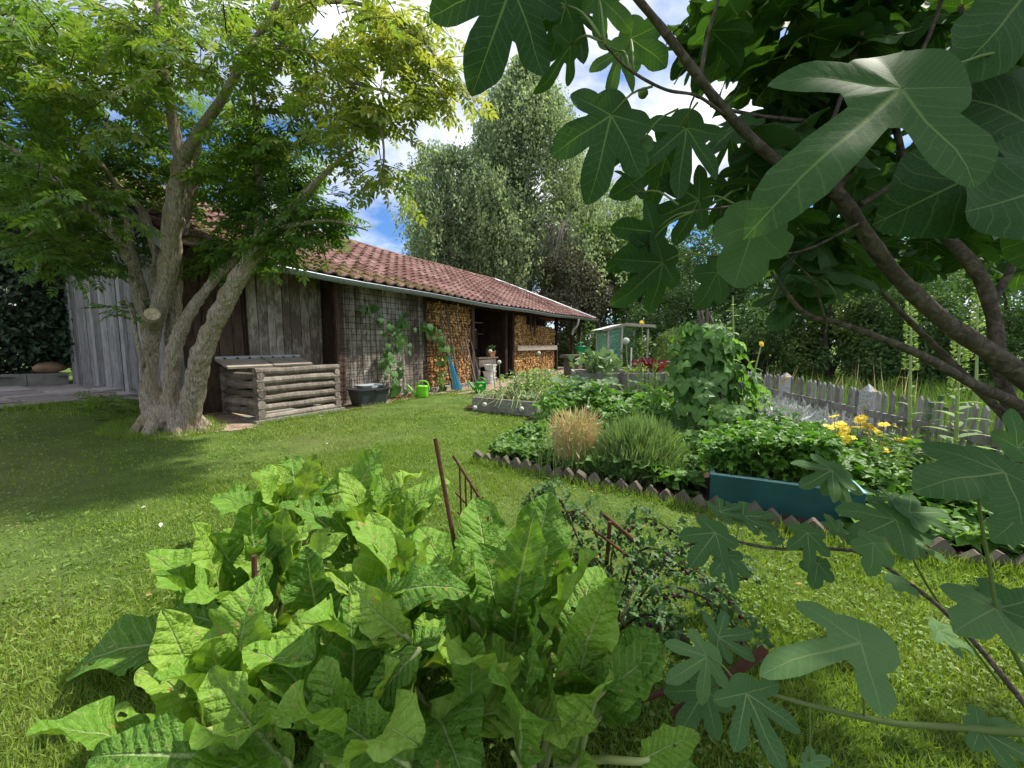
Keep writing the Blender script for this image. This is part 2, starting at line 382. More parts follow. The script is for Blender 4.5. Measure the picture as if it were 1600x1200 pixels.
M['dead_twig'] = plain('bleached_twig', (0.42, 0.38, 0.33), 0.9, 0.1, 0.4, 9)
M['shoot'] = plain('green_stem', (0.13, 0.19, 0.045), 0.6, 0.3, 0.4, 9)
M['fig_stalk'] = plain('fig_leaf_stalk', (0.15, 0.21, 0.06), 0.6, 0.2, 0.3, 9)
M['tan_board'] = wood('tan_board', (0.17, 0.145, 0.11), (0.29, 0.25, 0.20), (0.40, 0.36, 0.29), sc=(1.1, 9, 9), blotch=0.4)
M['pale_stem'] = plain('pale_green_stem', (0.34, 0.42, 0.16), 0.5, 0.3, 0.3, 9)
# ------------------------------------------------------------------ the barn's own directions: s along the front wall, y into the barn
BW = Vector((-3.0, 9.21, 0.0)); BRZ = math.atan2(0.868, 0.497)
BM = Matrix.Translation(BW) @ Matrix.Rotation(BRZ, 4, 'Z')
def bl(s, y, z=0.0): return BM @ Vector((s, y, z))
def bg(s, y, dz=0.0):
    p = bl(s, y); return gv(p.x, p.y, dz)
def to_b(x, y):
    c, s_ = math.cos(BRZ), math.sin(BRZ); dx = np.asarray(x) - BW.x; dy = np.asarray(y) - BW.y
    return dx * c + dy * s_, -dx * s_ + dy * c

# ------------------------------------------------------------------ ground
def grid_sheet(name, xs, ys, mat, fz, mask=None):
    X, Y = np.meshgrid(xs, ys); V = np.stack([X.ravel(), Y.ravel(), fz(X, Y).ravel()], 1); nx, ny = len(xs), len(ys)
    i = np.arange(nx - 1); j = np.arange(ny - 1); I, J = np.meshgrid(i, j); a = (J * nx + I).ravel()
    F = np.stack([a, a + 1, a + nx + 1, a + nx], 1)
    if mask is not None:
        c = V[F].mean(1); F = F[mask(c[:, 0], c[:, 1])]
    return obj(name, mk(name, V, [F], smooth=True), mat)
q = NT('lawn_turf'); p_ = q.pos(); a_ = q.noise(p_, 2.2, 6, 0.6); b_ = q.noise(p_, 60, 4, 0.7); c_ = q.noise(p_, 0.5, 3)
col = q.ramp(q.m('ADD', q.m('MULTIPLY', a_, 0.5), q.m('MULTIPLY', b_, 0.5)), [(0.34, (0.050, 0.068, 0.018)), (0.5, (0.085, 0.14, 0.028)), (0.66, (0.15, 0.20, 0.05))])
col = q.mix(q.ramp(c_, [(0.5, 0.0), (0.7, 0.4)]), col, (0.16, 0.14, 0.06))
M['turf'] = q.out(col, 0.95, 0.1, bump=b_, bstr=0.8, bdist=0.03)
xs = np.unique(np.concatenate([np.linspace(-400, -30, 24), np.linspace(-30, -12, 24), np.linspace(-12, 9, 110), np.linspace(9, 30, 24), np.linspace(30, 400, 24)]))
ys = np.unique(np.concatenate([np.linspace(-60, -2, 16), np.linspace(-2, 14, 84), np.linspace(14, 40, 30), np.linspace(40, 900, 30)]))
tag(grid_sheet('lawn', xs, ys, M['turf'], gz), kind='structure')

# bed of soil (right) and the bare strip along the barn
BED = [(-0.29, 4.13), (0.75, 3.45), (1.51, 2.96), (2.17, 2.43), (2.56, 2.22), (2.9, 2.08), (6.0, 0.6), (6.5, 4), (5.6, 9), (3.2, 12.5), (-0.2, 11.2), (-0.95, 7.6), (0.3, 6.75)]
def inpoly(x, y, P):
    x = np.asarray(x); y = np.asarray(y); r = np.zeros(x.shape, bool); n = len(P)
    for i in range(n):
        (x1, y1), (x2, y2) = P[i], P[(i + 1) % n]
        c = ((y1 > y) != (y2 > y)) & (x < (x2 - x1) * (y - y1) / (y2 - y1 + 1e-12) + x1); r ^= c
    return r
tag(grid_sheet('garden_soil', np.linspace(-1, 6.6, 90), np.linspace(0.5, 12.6, 130), M['soil'], lambda x, y: gz(x, y) + 0.012 + 0.02 * np.abs(np.sin(x * 9 + y * 3) * np.sin(y * 8 - x * 4)), lambda x, y: inpoly(x, y, BED)), kind='structure')
q = NT('bare_dirt'); p_ = q.pos(); a_ = q.noise(p_, 5, 6, 0.7); b_ = q.noise(p_, 40, 4)
M['dirt'] = q.out(q.ramp(q.m('ADD', q.m('MULTIPLY', a_, 0.6), q.m('MULTIPLY', b_, 0.4)), [(0.35, (0.13, 0.085, 0.055)), (0.5, (0.26, 0.20, 0.14)), (0.65, (0.42, 0.36, 0.28))]), 0.95, 0.1, bump=b_, bstr=0.6, bdist=0.02)
def strip_mask(x, y):
    s, v = to_b(x, y); return (((s + 3.75) / .75) ** 2 + ((v + .25) / .62) ** 2 < 1 + .25 * np.sin(s * 9 + v * 5)) | (s > -3.7) & (s < 14) & (v > -0.75 - 0.1 * np.sin(s * 5) - 0.08 * np.sin(s * 11 + 1) - 0.6 * sstep((s - 1.0) / 1.5)) & (v < 2.6)
tag(grid_sheet('dirt_strip', np.linspace(-6.5, 4.5, 160), np.linspace(5.0, 22, 240), M['dirt'], lambda x, y: gz(x, y) + 0.006, strip_mask), kind='structure')

# patio of big slabs along the gable, kerb behind it
patio = grid_sheet('patio', np.linspace(-13.5, -4, 60), np.linspace(0.5, 10.5, 70), M['concrete'], lambda x, y: gz(x, y) + 0.012, lambda x, y: (lambda s, v: (s < -3.62) & (s > -11) & (v > 1.85) & (v < 6.1))(*to_b(x, y)))
tag(patio, kind='structure')
q = NT('paving_slab'); r_ = q.rand(); nz = q.noise(q.coord('Object', rnd=True), 9, 6, 0.65)
M['paver'] = q.out(q.ramp(q.m('ADD', q.m('MULTIPLY', nz, 0.6), q.m('MULTIPLY', r_, 0.4)), [(0.25, (0.16, 0.135, 0.125)), (0.5, (0.27, 0.23, 0.21)), (0.75, (0.40, 0.365, 0.33))]), 0.85, 0.2, bump=nz, bstr=0.3)
for i, s0 in enumerate(np.arange(-10.6, -3.8, 0.56)):
    v = 1.9 + (0.35 if i % 2 else 0.0)
    k = 0
    while v < 5.9:
        ln = min(0.78 if (i + k) % 3 else 0.5, 6.05 - v); k += 1
        if ln > 0.15:
            b_ = MB().box((0, 0, 0), (0.525, ln - 0.035, 0.05), jit=0.002); c = bg(s0 + 0.28, v + ln / 2, 0.0)
            o = b_.build('paver', M['paver'], patio, loc=(c.x, c.y, c.z + 0.002 + rng.uniform(0, 0.006)), rot=(rng.normal(0, .006), rng.normal(0, .006), BRZ))
        v += ln
kb = MB()
for k in range(12):
    a, b = bg(-3.7 - k * 0.62, 6.15), bg(-3.7 - (k + 1) * 0.62 + 0.01, 6.15)
    kb.bar(a + Vector((0, 0, .10)), b + Vector((0, 0, .10 - .004 * k)), 0.16, 0.36)
tag(kb.build('kerb_wall', M['concrete']), 'low mossy concrete kerb wall behind the paved patio', 'wall')
# raised ground behind the kerb
tag(grid_sheet('terrace', np.linspace(-30, -6, 60), np.linspace(6, 30, 60), M['soil'], lambda x, y: gz(x, y) + 0.22, lambda x, y: (lambda s, v: (s < -3.6) & (v > 6.15))(*to_b(x, y))), kind='structure')
st = MB(); sp = rng.normal(0, 1, (14, 10))
U = np.linspace(0, 2 * PI, 13)[:-1]; ph = np.linspace(0, PI, 8); Vs = []
for p in ph:
    for u in U: 
        n_ = 1 + 0.12 * math.sin(3 * u + 2 * p) + 0.08 * math.cos(5 * u); Vs.append([0.27 * math.sin(p) * math.cos(u) * n_, 0.17 * math.sin(p) * math.sin(u) * n_, 0.12 * math.cos(p) * n_])
Fs = [[i * 12 + j, i * 12 + (j + 1) % 12, (i + 1) * 12 + (j + 1) % 12, (i + 1) * 12 + j] for i in range(7) for j in range(12)]
st.add(Vs, [Fs]); c = bg(-3.95, 6.2, 0.28 + 0.12)
tag(st.build('boulder', M['stone_brown'], loc=c, rot=(0, 0, BRZ), smooth=True), 'brown boulder resting on the concrete kerb by the barn corner', 'boulder')

# ------------------------------------------------------------------ barn
barn = empty('barn', BW, BRZ)
tag(barn, 'long low wooden barn with hipped red tile roof and weathered plank walls', 'barn')
def part(name, mb, mat, parent=None, **k): return mb.build(name, mat, parent if parent is not None else barn, **k)
def plank_run(s0, s1, y, z0, z1, mat, w=0.19, th=0.028, gap=0.011, name='plank', parent=None, axis='s', proud=0.006):
    p = s0
    while p < s1 - 0.04:
        ww = min(w * rng.uniform(0.75, 1.3), s1 - p)
        if s1 - p - ww < 0.06: ww = s1 - p
        zt = z1(p + ww / 2) if callable(z1) else z1
        zb = z0 + rng.uniform(0, 0.03); h = zt - zb
        if axis == 's': size, loc = (ww - gap, th, h), (p + ww / 2, y + rng.uniform(-proud, proud), zb + h / 2)
        else: size, loc = (th, ww - gap, h), (y + rng.uniform(-proud, proud), p + ww / 2, zb + h / 2)
        m = MB().box((0, 0, 0), size, jit=0.0015)
        part(name, m, mat, parent, loc=loc, rot=(0, rng.normal(0, .004), 0) if axis == 's' else None); p += ww
ROOF_E, ROOF_R, RY0, RY1 = 2.58, 4.36, -0.50, 3.05      # heights and depths of eave and ridge
def sag(s): return -0.10 * math.sin(PI * min(1, max(0, (s + 4) / 18))) + 0.015 * math.sin(s * 1.3)
def roof_z(s, y): return ROOF_E + (ROOF_R - ROOF_E) * (y - RY0) / (RY1 - RY0) + sag(s) if y <= RY1 else ROOF_R + sag(s) - (ROOF_R - ROOF_E) * (y - RY1) / (RY1 - RY0)
SE, SR, S0 = 14.0, 9.6, -4.0
# front wall, set back on the left, proud behind the wire mesh
front = empty('front_wall'); front.parent = barn
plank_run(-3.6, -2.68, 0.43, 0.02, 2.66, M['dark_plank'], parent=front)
plank_run(-2.68, -1.24, 0.40, 0.02, 2.66, M['old_plank'], parent=front, w=0.185)
plank_run(-1.02, 1.42, 0.0, 0.10, 2.5, M['old_plank'], parent=front, w=0.17)
part('plank', MB().box((0, 0, 0), (0.03, 0.40, 2.6)), M['dark_plank'], front, loc=(-1.22, 0.19, 1.32))
part('plank', MB().box((0, 0, 0), (0.18, 0.04, 2.5)), M['dark_plank'], front, loc=(-1.12, -0.008, 1.27))
part('plinth', MB().box((0.2, 0.03, 0.05), (2.6, 0.10, 0.14)), M['concrete'])
part('plinth', MB().box((2.5, 0.12, 0.04), (2.1, 0.45, 0.10)), M['concrete'])
part('plinth', MB().box((8.1, 0.15, 0.03), (3.9, 0.5, 0.10)), M['concrete'])
# gable wall on the left
gable = empty('gable_wall'); gable.parent = barn
plank_run(0.42, 6.1, -3.62, 0.22, lambda y: roof_z(-3.6, y) - 0.10, M['grey_plank'], w=0.17, parent=gable, axis='y')
hg = MB(); hg.box((-3.655, 1.75, 0.92), (0.012, 0.55, 0.055)); part('hinge', hg, M['wire'], gable)
# posts and beams
for s, y, w in ((-3.55, .46, .14), (1.44, 0.03, .12), (3.58, 0.02, .13), (5.55, 0.0, .12), (6.12, 0.05, .14), (10.02, 0.0, .13), (12.2, 0.1, .14), (13.5, 3.0, .14), (13.5, 0.2, .13)):
    part('post', MB().box((0, 0, 0), (w, w, 2.50), jit=0.004), M['dark_plank'], loc=(s, y, 1.25))
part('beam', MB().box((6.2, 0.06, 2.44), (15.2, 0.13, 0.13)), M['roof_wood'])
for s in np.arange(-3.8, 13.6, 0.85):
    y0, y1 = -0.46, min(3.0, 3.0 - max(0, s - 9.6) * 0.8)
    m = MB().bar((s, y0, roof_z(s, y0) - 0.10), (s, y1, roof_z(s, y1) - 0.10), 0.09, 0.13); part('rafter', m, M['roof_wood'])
# inside of the open bays: back walls, dividers, floor
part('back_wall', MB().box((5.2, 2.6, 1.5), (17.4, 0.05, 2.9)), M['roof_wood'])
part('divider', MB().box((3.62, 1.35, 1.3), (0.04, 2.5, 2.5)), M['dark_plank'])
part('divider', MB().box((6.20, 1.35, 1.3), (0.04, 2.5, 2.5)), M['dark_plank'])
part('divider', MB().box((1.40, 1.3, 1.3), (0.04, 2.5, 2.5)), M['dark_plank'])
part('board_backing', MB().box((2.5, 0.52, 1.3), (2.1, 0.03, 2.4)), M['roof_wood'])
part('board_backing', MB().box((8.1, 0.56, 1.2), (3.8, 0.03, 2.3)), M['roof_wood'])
plank_run(4.35, 5.15, 0.9, 0.05, 1.75, M['dark_plank'], parent=barn, w=0.2, name='door_board')
part('shelf', MB().box((4.6, 1.1, 1.62), (1.9, 0.35, 0.03)), M['log_wood'])
part('shelf', MB().box((4.6, 1.1, 2.02), (1.9, 0.35, 0.03)), M['log_wood'])
part('wall_rail', MB().box((12.0, 2.2, 0.75), (4.0, 0.04, 0.10)), M['fence_wood'])
part('wall_rail', MB().box((12.0, 2.2, 0.40), (4.0, 0.04, 0.10)), M['fence_wood'])
for s in np.arange(10.2, 13.9, 0.16): part('picket', MB().box((0, 0, 0), (0.075, 0.02, 0.95)), M['fence_wood'], loc=(s, 2.165, 0.5))

# roof: underlay, tiles, ridge and hip caps, verge board
roof = MB()
ns = 30
def roof_sheet(mb, dz, ext=0.0):
    S = np.linspace(0, 1, ns)
    V = []
    for t in S:
        se, sr = S0 + (SE - S0) * t, S0 + (SR - S0) * t
        V += [[se, RY0, roof_z(se, RY0) + dz], [(se + sr) / 2, (RY0 + RY1) / 2, roof_z((se + sr) / 2, (RY0 + RY1) / 2) + dz], [sr, RY1, roof_z(sr, RY1) + dz], [(se + sr) / 2, RY1 * 1.5 - RY0 / 2, roof_z((se + sr) / 2, RY1 * 1.5 - RY0 / 2) + dz], [se, 2 * RY1 - RY0, roof_z(se, 2 * RY1 - RY0) + dz]]
    F = []
    for i in range(ns - 1):
        for j in range(4): F.append([i * 5 + j, i * 5 + 5 + j, i * 5 + 6 + j, i * 5 + 1 + j])
    mb.add(V, [F])
    b = (ns - 1) * 5
    mb.add([V[b], V[b + 2], V[b + 4]], [[[0, 2, 1]]])
roof_sheet(roof, -0.03); roof_sheet(roof, 0.0)
q = NT('roof_tile_clay'); r_ = q.rand() ; nz = q.noise(q.pos(), 14, 6, 0.65); n2 = q.noise(q.pos(), 1.4, 4)
def tile_col(q, r_):
    f = q.m('ADD', q.m('MULTIPLY', nz, 0.55), q.m('MULTIPLY', r_, 0.45))
    c = q.ramp(f, [(0.2, (0.09, 0.040, 0.034)), (0.5, (0.175, 0.088, 0.073)), (0.8, (0.30, 0.18, 0.155))])
    return q.mix(q.ramp(n2, [(0.5, 0.0), (0.75, 0.45)]), c, (0.32, 0.21, 0.18))
M['tile'] = q.out(tile_col(q, r_), 0.75, 0.25, bump=nz, bstr=0.3)
q = NT('roof_tile_clay_far'); r_ = q.attr('rnd'); nz = q.noise(q.pos(), 14, 6, 0.65); n2 = q.noise(q.pos(), 1.4, 4)
M['tile_bulk'] = q.out(tile_col(q, r_), 0.75, 0.25, bump=nz, bstr=0.3)
roof_o = part('roof', roof, M['terracotta'])
TW, TL_ = 0.30, 0.335
tx = np.array([0, .03, .06, .10, .17, .24, .27, .30]); tz = np.array([.050, .055, .042, .012, .003, .008, .028, .047])
def tile_tpl():
    V = []
    for yy, lift in ((0.0, 0.040), (0.40, 0.0)):
        for a, b in zip(tx, tz): V.append([a - .15, yy, b + lift])
    for a, b in zip(tx, tz): V.append([a - .15, 0.0, b + 0.008])
    n = len(tx); F = []
    for i in range(n - 1): F += [[i, i + 1, n + i + 1, n + i], [2 * n + i, 2 * n + i + 1, i + 1, i]]
    V = np.array(V); return V, [np.array(F)], V * 0
tile_mesh = mk('roof_tile', tile_tpl()[0], tile_tpl()[1]); tile_mesh.materials.append(M['tile'])
pitch = math.atan2(ROOF_R - ROOF_E, RY1 - RY0); SLOPE = math.hypot(ROOF_R - ROOF_E, RY1 - RY0)
tiles = []
for r in range(12):
    d = -0.04 + r * TL_; y = RY0 + d * math.cos(pitch)
    s_end = SE - (SE - SR) * max(0, (d + 0.2)) / SLOPE
    for k in range(int((s_end - S0) / TW)):
        s = S0 + 0.15 + k * TW; tiles.append((s, y, roof_z(s, y) + 0.012, r))
def tsize(t):
    p = bl(t[0], t[1]); hid = 60 if t[0] < -0.6 + t[3] * 0.12 else 0   # the tree's crown covers the left end
    return (p - Vector((0, 0, 1.25))).length + hid
tiles.sort(key=tsize)
bulk = Bulk(); tp, tR = [], []
for i, (s, y, z, r) in enumerate(tiles):
    e = Matrix.Rotation(pitch + rng.normal(0, .014), 4, 'X') @ Matrix.Rotation(rng.normal(0, .016), 4, 'Z')
    if i < 300:
        o = obj('roof_tile', tile_mesh, None, roof_o); o.matrix_local = Matrix.Translation((s, y, z)) @ e
    else: tp.append((s, y, z)); tR.append(np.array(e.to_3x3()))
bulk.add(tile_tpl(), np.array(tp), np.array(tR), 1.0, rng.random(len(tp)))
tag(bulk.build('roof_tiles', M['tile_bulk'], roof_o), kind='stuff')
# ridge and hip caps
def cap_run(a, b, name, mat, r=0.11, seg=0.38):
    a, b = Vector(a), Vector(b); n = int((b - a).length / seg)
    for i in range(n):
        p, w = a.lerp(b, i / n), a.lerp(b, (i + 1.08) / n); p.z += sag(p.x); w.z += sag(w.x) + 0.0
        m = MB(); m.tube([p, w], [r, r * 0.92], 8); part(name, m, mat, roof_o)
cap_run((S0, RY1, ROOF_R - 0.02), (SR, RY1, ROOF_R - 0.02), 'ridge_tile', M['tile'])
hp = MB(); hp.tube([(SR, RY1, ROOF_R + 0.03 + sag(SR)), (11.8, 1.27, roof_z(11.8, 1.27) + 0.05), (SE, RY0, ROOF_E + 0.05 + sag(SE))], [0.055] * 3, 6); part('hip_cap', hp, M['zinc'], roof_o)
vb = MB(); vb.bar((S0 - 0.02, RY0, ROOF_E - 0.06), (S0 - 0.02, RY1, ROOF_R - 0.06), 0.03, 0.2); vb.bar((S0 - 0.02, 2 * RY1 - RY0, ROOF_E - 0.06), (S0 - 0.02, RY1, ROOF_R - 0.06), 0.03, 0.2)
part('verge_board', vb, M['grey_plank'], roof_o)
# gutter
gp = [(s, RY0 - 0.075, ROOF_E - 0.055 + sag(s) * 0.9) for s in np.linspace(S0 + 0.9, SE + 0.05, 26)]
gm = MB(); ang = np.linspace(PI, 2 * PI, 9)
prof = [(math.cos(a) * .078, math.sin(a) * .078) for a in ang] + [(math.cos(a) * .070, math.sin(a) * .070 + .002) for a in ang[::-1]]
prof = [(prof[0][0] , prof[0][1] )] + prof[1:]
Vg = np.array([[x, y + u, z + w] for x, y, z in gp for u, w in prof]); k = len(prof)
gm.add(Vg, [np.array([[i * k + j, i * k + (j + 1) % k, (i + 1) * k + (j + 1) % k, (i + 1) * k + j] for i in range(len(gp) - 1) for j in range(k)])])
for e in (0, len(gp) - 1):
    gm.add(Vg[e * k:e * k + 9], [np.array([list(range(9))])])
gut = part('gutter', gm, M['zinc'], smooth=False)
bead = MB(); bead.tube([(x, y - 0.078, z + 0.004) for x, y, z in gp], 0.010, 6); part('gutter_bead', bead, M['zinc'], gut)
for s in np.arange(S0 + 1.5, SE, 1.05):
    z = ROOF_E - 0.055 + sag(s) * 0.9; m = MB(); m.tube([(s, RY0 - 0.075 + math.cos(a) * .083, z + math.sin(a) * .083) for a in np.linspace(PI, 2 * PI, 9)], 0.009, 4); part('gutter_bracket', m, M['zinc'], gut)
dp = MB(); zg = ROOF_E - 0.13 + sag(11.3)
dp.tube(spl([(11.25, RY0 - .075, zg), (11.25, RY0 - .07, zg - .16), (11.3, RY0 + .02, zg - .32), (11.36, RY0 + .22, zg - .48), (11.38, RY0 + .26, zg - .72)], 14), 0.055, 10); part('downpipe', dp, M['zinc_light'], smooth=True)
# moss on the lower left of the roof
q = NT('roof_moss'); nz = q.noise(q.pos(), 25, 4); M['moss'] = q.out(q.ramp(nz, [(0.35, (0.035, 0.03, 0.012)), (0.5, (0.07, 0.07, 0.02)), (0.65, (0.14, 0.125, 0.035))]), 0.95, 0.05, bump=nz, bstr=0.8)
n = 4200; s = S0 + 0.3 + rng.random(n) ** 1.2 * 6.0; d = rng.random(n) ** 1.5 * np.clip(1.7 - (s - S0) * 0.24, .12, 2)
y = RY0 + d * math.cos(pitch); z = np.array([roof_z(a, b) for a, b in zip(s, y)]) + 0.045
tv = np.array([[0, 0, .7], [1, 0, 0], [.3, .95, 0], [-.8, .6, 0], [-.8, -.6, 0], [.3, -.95, 0]]); tf = [np.array([[0, 1, 2], [0, 2, 3], [0, 3, 4], [0, 4, 5], [0, 5, 1]])]
bk = Bulk().add((tv, tf, tv), np.stack([s, y, z], 1), frames(np.stack([np.cos(s * 99), np.sin(s * 99), 0 * s], 1), np.tile([0, -.4, 1.], (n, 1))), rng.uniform(.02, .06, n), rng.random(n))
tag(bk.build('moss', M['moss'], roof_o), kind='stuff')

# small red roof peeping out behind the ridge
er = empty('far_shed_roof', bl(9.0, 10.5, 0), BRZ)
tag(er, 'small red roof of another shed showing above the barn ridge', 'roof')
q = NT('far_red_roof'); wv = q.n('ShaderNodeTexWave'); wv.inputs['Scale'].default_value = 3; q.t.links.new(q.coord('Object'), wv.inputs[0]); M['redroof'] = q.out(q.ramp(wv.outputs['Fac'], [(0.2, (0.20, 0.05, 0.035)), (0.8, (0.36, 0.10, 0.07))]), 0.7, 0.2)
m = MB()
for x0 in np.arange(-2, 2, 0.2): m.bar((x0, -1.6, 4.0), (x0, 0, 5.75), 0.13, 0.05); 
m.bar((-2.1, 0, 5.78), (2.0, 0, 5.78), 0.18, 0.1); m.box((0, 0.2, 2.4), (3.8, 2.4, 3.4)); m.build('roof_sheet', M['redroof'], er)

# ------------------------------------------------------------------ firewood
def endgrain(name, src):
    q = NT(name); r_ = q.rand() if src == 'obj' else q.attr('rnd'); nz = q.noise(q.pos(), 45, 3)
    return q.out(q.ramp(q.m('ADD', q.m('MULTIPLY', nz, 0.4), q.m('MULTIPLY', r_, 0.6)), [(0.15, (0.20, 0.10, 0.04)), (0.5, (0.44, 0.25, 0.10)), (0.85, (0.66, 0.44, 0.21))]), 0.9, 0.1)
M['logend1'], M['logend2'] = endgrain('split_wood', 'obj'), endgrain('split_wood_rows', 'attr')
shapes = []
for k in range(6):
    nn = [3, 4, 4, 5, 6, 5][k]; a = np.sort(np.arange(nn) * 2 * PI / nn + rng.uniform(-.35, .35, nn)); r = rng.uniform(.85, 1.15, nn)
    P = np.stack([np.cos(a) * r, np.zeros(nn), np.sin(a) * r], 1)
    V = np.concatenate([P * 0.92, P, P]); V[nn:2 * nn, 1] = 0.15; V[2 * nn:, 1] = 6.0
    i = np.arange(nn); j = (i + 1) % nn
    F4 = np.concatenate([np.stack([i, j, nn + j, nn + i], 1), np.stack([nn + i, nn + j, 2 * nn + j, 2 * nn + i], 1)])
    shapes.append((V * 0.055, [F4, np.arange(nn)[None, ::-1]], V))
log_me = []
for V, F, L in shapes:
    me = mk('firewood_log', V, F); me.materials.append(M['logend1']); log_me.append(me)
cells = []
def fill(s0, s1, z0, z1, bay, top=None):
    dz = 0.083; r = 0
    z = z0
    while z < z1:
        s = s0 + (0.045 if r % 2 else 0.0)
        while s < s1:
            if top is None or z < top(s): cells.append((s + rng.normal(0, .008), rng.uniform(-.03, .035), z + rng.normal(0, .007), bay))
            s += 0.094 * rng.uniform(.85, 1.15)
        z += dz; r += 1
fill(1.55, 3.5, 0.14, 2.42, 0); fill(6.28, 9.94, 0.13, 2.3, 1, lambda s: 1.98 + 0.05 * math.sin(s * 3) + (0.28 if s < 7.2 else 0))
cells.sort(key=lambda c: (c[3], 0 if c[0] > 2.0 and c[2] < 2.1 else 1, c[0]))
bk = Bulk()
rest = {k: [] for k in range(6)}
def log_R(a): return np.array(Matrix.Rotation(BRZ, 3, 'Z') @ Matrix.Rotation(a, 3, 'Y') @ Matrix.Rotation(rng.normal(0, .04), 3, 'Z'))
for i, (s, y, z, bay) in enumerate(cells):
    k = int(rng.integers(6)); R = log_R(rng.uniform(0, 6.28)); p = bl(s, y + 0.02, z); sc = rng.uniform(.70, .98)
    if i < 300:
        o = obj('firewood_log', log_me[k]); o.matrix_world = Matrix.Translation(p) @ Matrix(R.tolist()).to_4x4() @ Matrix.Scale(sc, 4)
        tag(o, 'split firewood log in the stack to the left of the dark open bay', 'log', 'firewood logs stacked left of the open bay')
    else: rest[k].append((p, R, sc))
for k, L in rest.items():
    bk.add(shapes[k], np.array([list(p) for p, _, _ in L]), np.array([R for _, R, _ in L]), np.array([c for _, _, c in L]), rng.random(len(L)))
tag(bk.build('firewood_rows', M['logend2']), 'tightly stacked split firewood filling the barn bays', 'firewood', kind='stuff')
bd = MB().box((0, 0, 0), (3.62, 0.035, 0.19), jit=0.004); o = bd.build('retaining_board', M['new_wood'], loc=bl(8.1, -0.09, 1.11), rot=(0, 0, BRZ)); tag(o, 'pale horizontal board across the firewood right of the open bay', 'board')
for k, (s, z0, z1) in enumerate(((7.3, 1.75, 2.4), (7.65, 1.55, 2.4))):
    o = MB().box((0, 0, 0), (0.07, 0.05, z1 - z0)).build('hanging_batten', M['dark_plank'], loc=bl(s, -0.11, (z0 + z1) / 2), rot=(0, 0, BRZ))
    tag(o, ['short brown batten hanging before the right firewood stack', 'longer brown batten hanging before the right firewood stack'][k], 'batten')
poles = [(1.95, 2.02, 2.1, .022, 'bleached pole'), (2.2, 2.35, 2.25, .03, 'grey plank-like pole'), (2.62, 2.78, 2.25, .016, 'thin cane'), (2.95, 3.1, 1.25, .014, 'short thin cane'), (3.05, 3.2, 1.5, .018, 'brown broomstick'), (3.2, 3.42, 1.75, .02, 'tall brown stick')]
for k, (s0, s1, z1, r, w) in enumerate(poles):
    m = MB(); m.tube([bl(s1, -0.42, 0.01), bl((s0 + s1) / 2, -.27, z1 / 2), bl(s0, -0.10, z1)], r, 6)
    tag(m.build('leaning_pole', M['log_wood']), w + ' leaning on the firewood left of the bay, %s from the mesh' % ['first', 'second', 'third', 'fourth', 'fifth', 'sixth'][k], 'pole', 'poles leaning on the firewood')
# rusty wire mesh
tr = empty('wire_mesh_trellis', bl(0, -0.10, 0), BRZ); tag(tr, 'tall rusty wire mesh trellis leaning before the plank wall', 'trellis')
m = MB()
for s in np.arange(-1.18, 1.7, 0.125): m.tube([(s, -.08, 0.1), (s + rng.normal(0, .01), 0, 2.42)], 0.0058, 4)
m.build('upright_wires', M['wire'], tr); m = MB()
for z in np.arange(0.2, 2.42, 0.125): m.tube([(-1.2, -.08 + .033 * z - .009, z + rng.normal(0, .004)), (1.72, -.08 + .033 * z - .009, z + rng.normal(0, .01))], 0.0058, 4)
m.build('cross_wires', M['wire'], tr)

# ------------------------------------------------------------------ log compost box and its neighbours
box = empty('log_compost_box', bg(-2.42, -0.15), BRZ); tag(box, 'compost box of stacked grey round logs at the barn wall', 'compost box')
L_, D_ = 1.36, 1.02; hz = 0.10
for r in range(6):
    z = 0.075 + r * 0.145
    for y in (-D_ / 2, D_ / 2):
        m = MB(); rr = 0.058 * rng.uniform(.9, 1.08); m.tube([(x, rng.normal(0, .004), rng.normal(0, .004)) for x in np.linspace(-L_ / 2 - .06, L_ / 2 + .06, 7)], [rr * u for u in rng.uniform(.93, 1.06, 7)], 10)
        m.build('log', M['log_wood'], box, loc=(0, y, z), smooth=False)
    if r < 5 or True:
        for x in (-L_ / 2, L_ / 2):
            m = MB(); rr = 0.058 * rng.uniform(.9, 1.08); m.tube([(rng.normal(0, .004), y, rng.normal(0, .004)) for y in np.linspace(-D_ / 2 - .06, D_ / 2 + .06, 6)], [rr * u for u in rng.uniform(.93, 1.06, 6)], 10)
            if r < 5: m.build('log', M['log_wood'], box, loc=(x, 0, z + 0.0725))
bsl = MB().box((0, 0, 0.01), (1.6, 1.2, 0.06)); bsl.build('base_slab', M['concrete'], box)
lid = empty('compost_lid', bl(-2.5, 0.17, 0.93) + Vector((0, 0, 0)), BRZ); lid.rotation_euler = (0.30, 0, BRZ)
tag(lid, 'two tan boards with a zinc strip lying over the log box', 'lid')
MB().box((-.37, 0, 0), (.72, .42, .035)).build('board', M['tan_board'], lid); MB().box((.37, 0, 0.004), (.72, .42, .035)).build('board', M['tan_board'], lid)
m = MB().box((0, .22, .03), (1.46, .03, .05)); m.build('metal_strip', M['zinc_light'], lid)
for x in np.arange(-.6, .7, .2): MB().box((x, .19, .028), (.03, .03, .02)).build('clip', M['black'], lid)

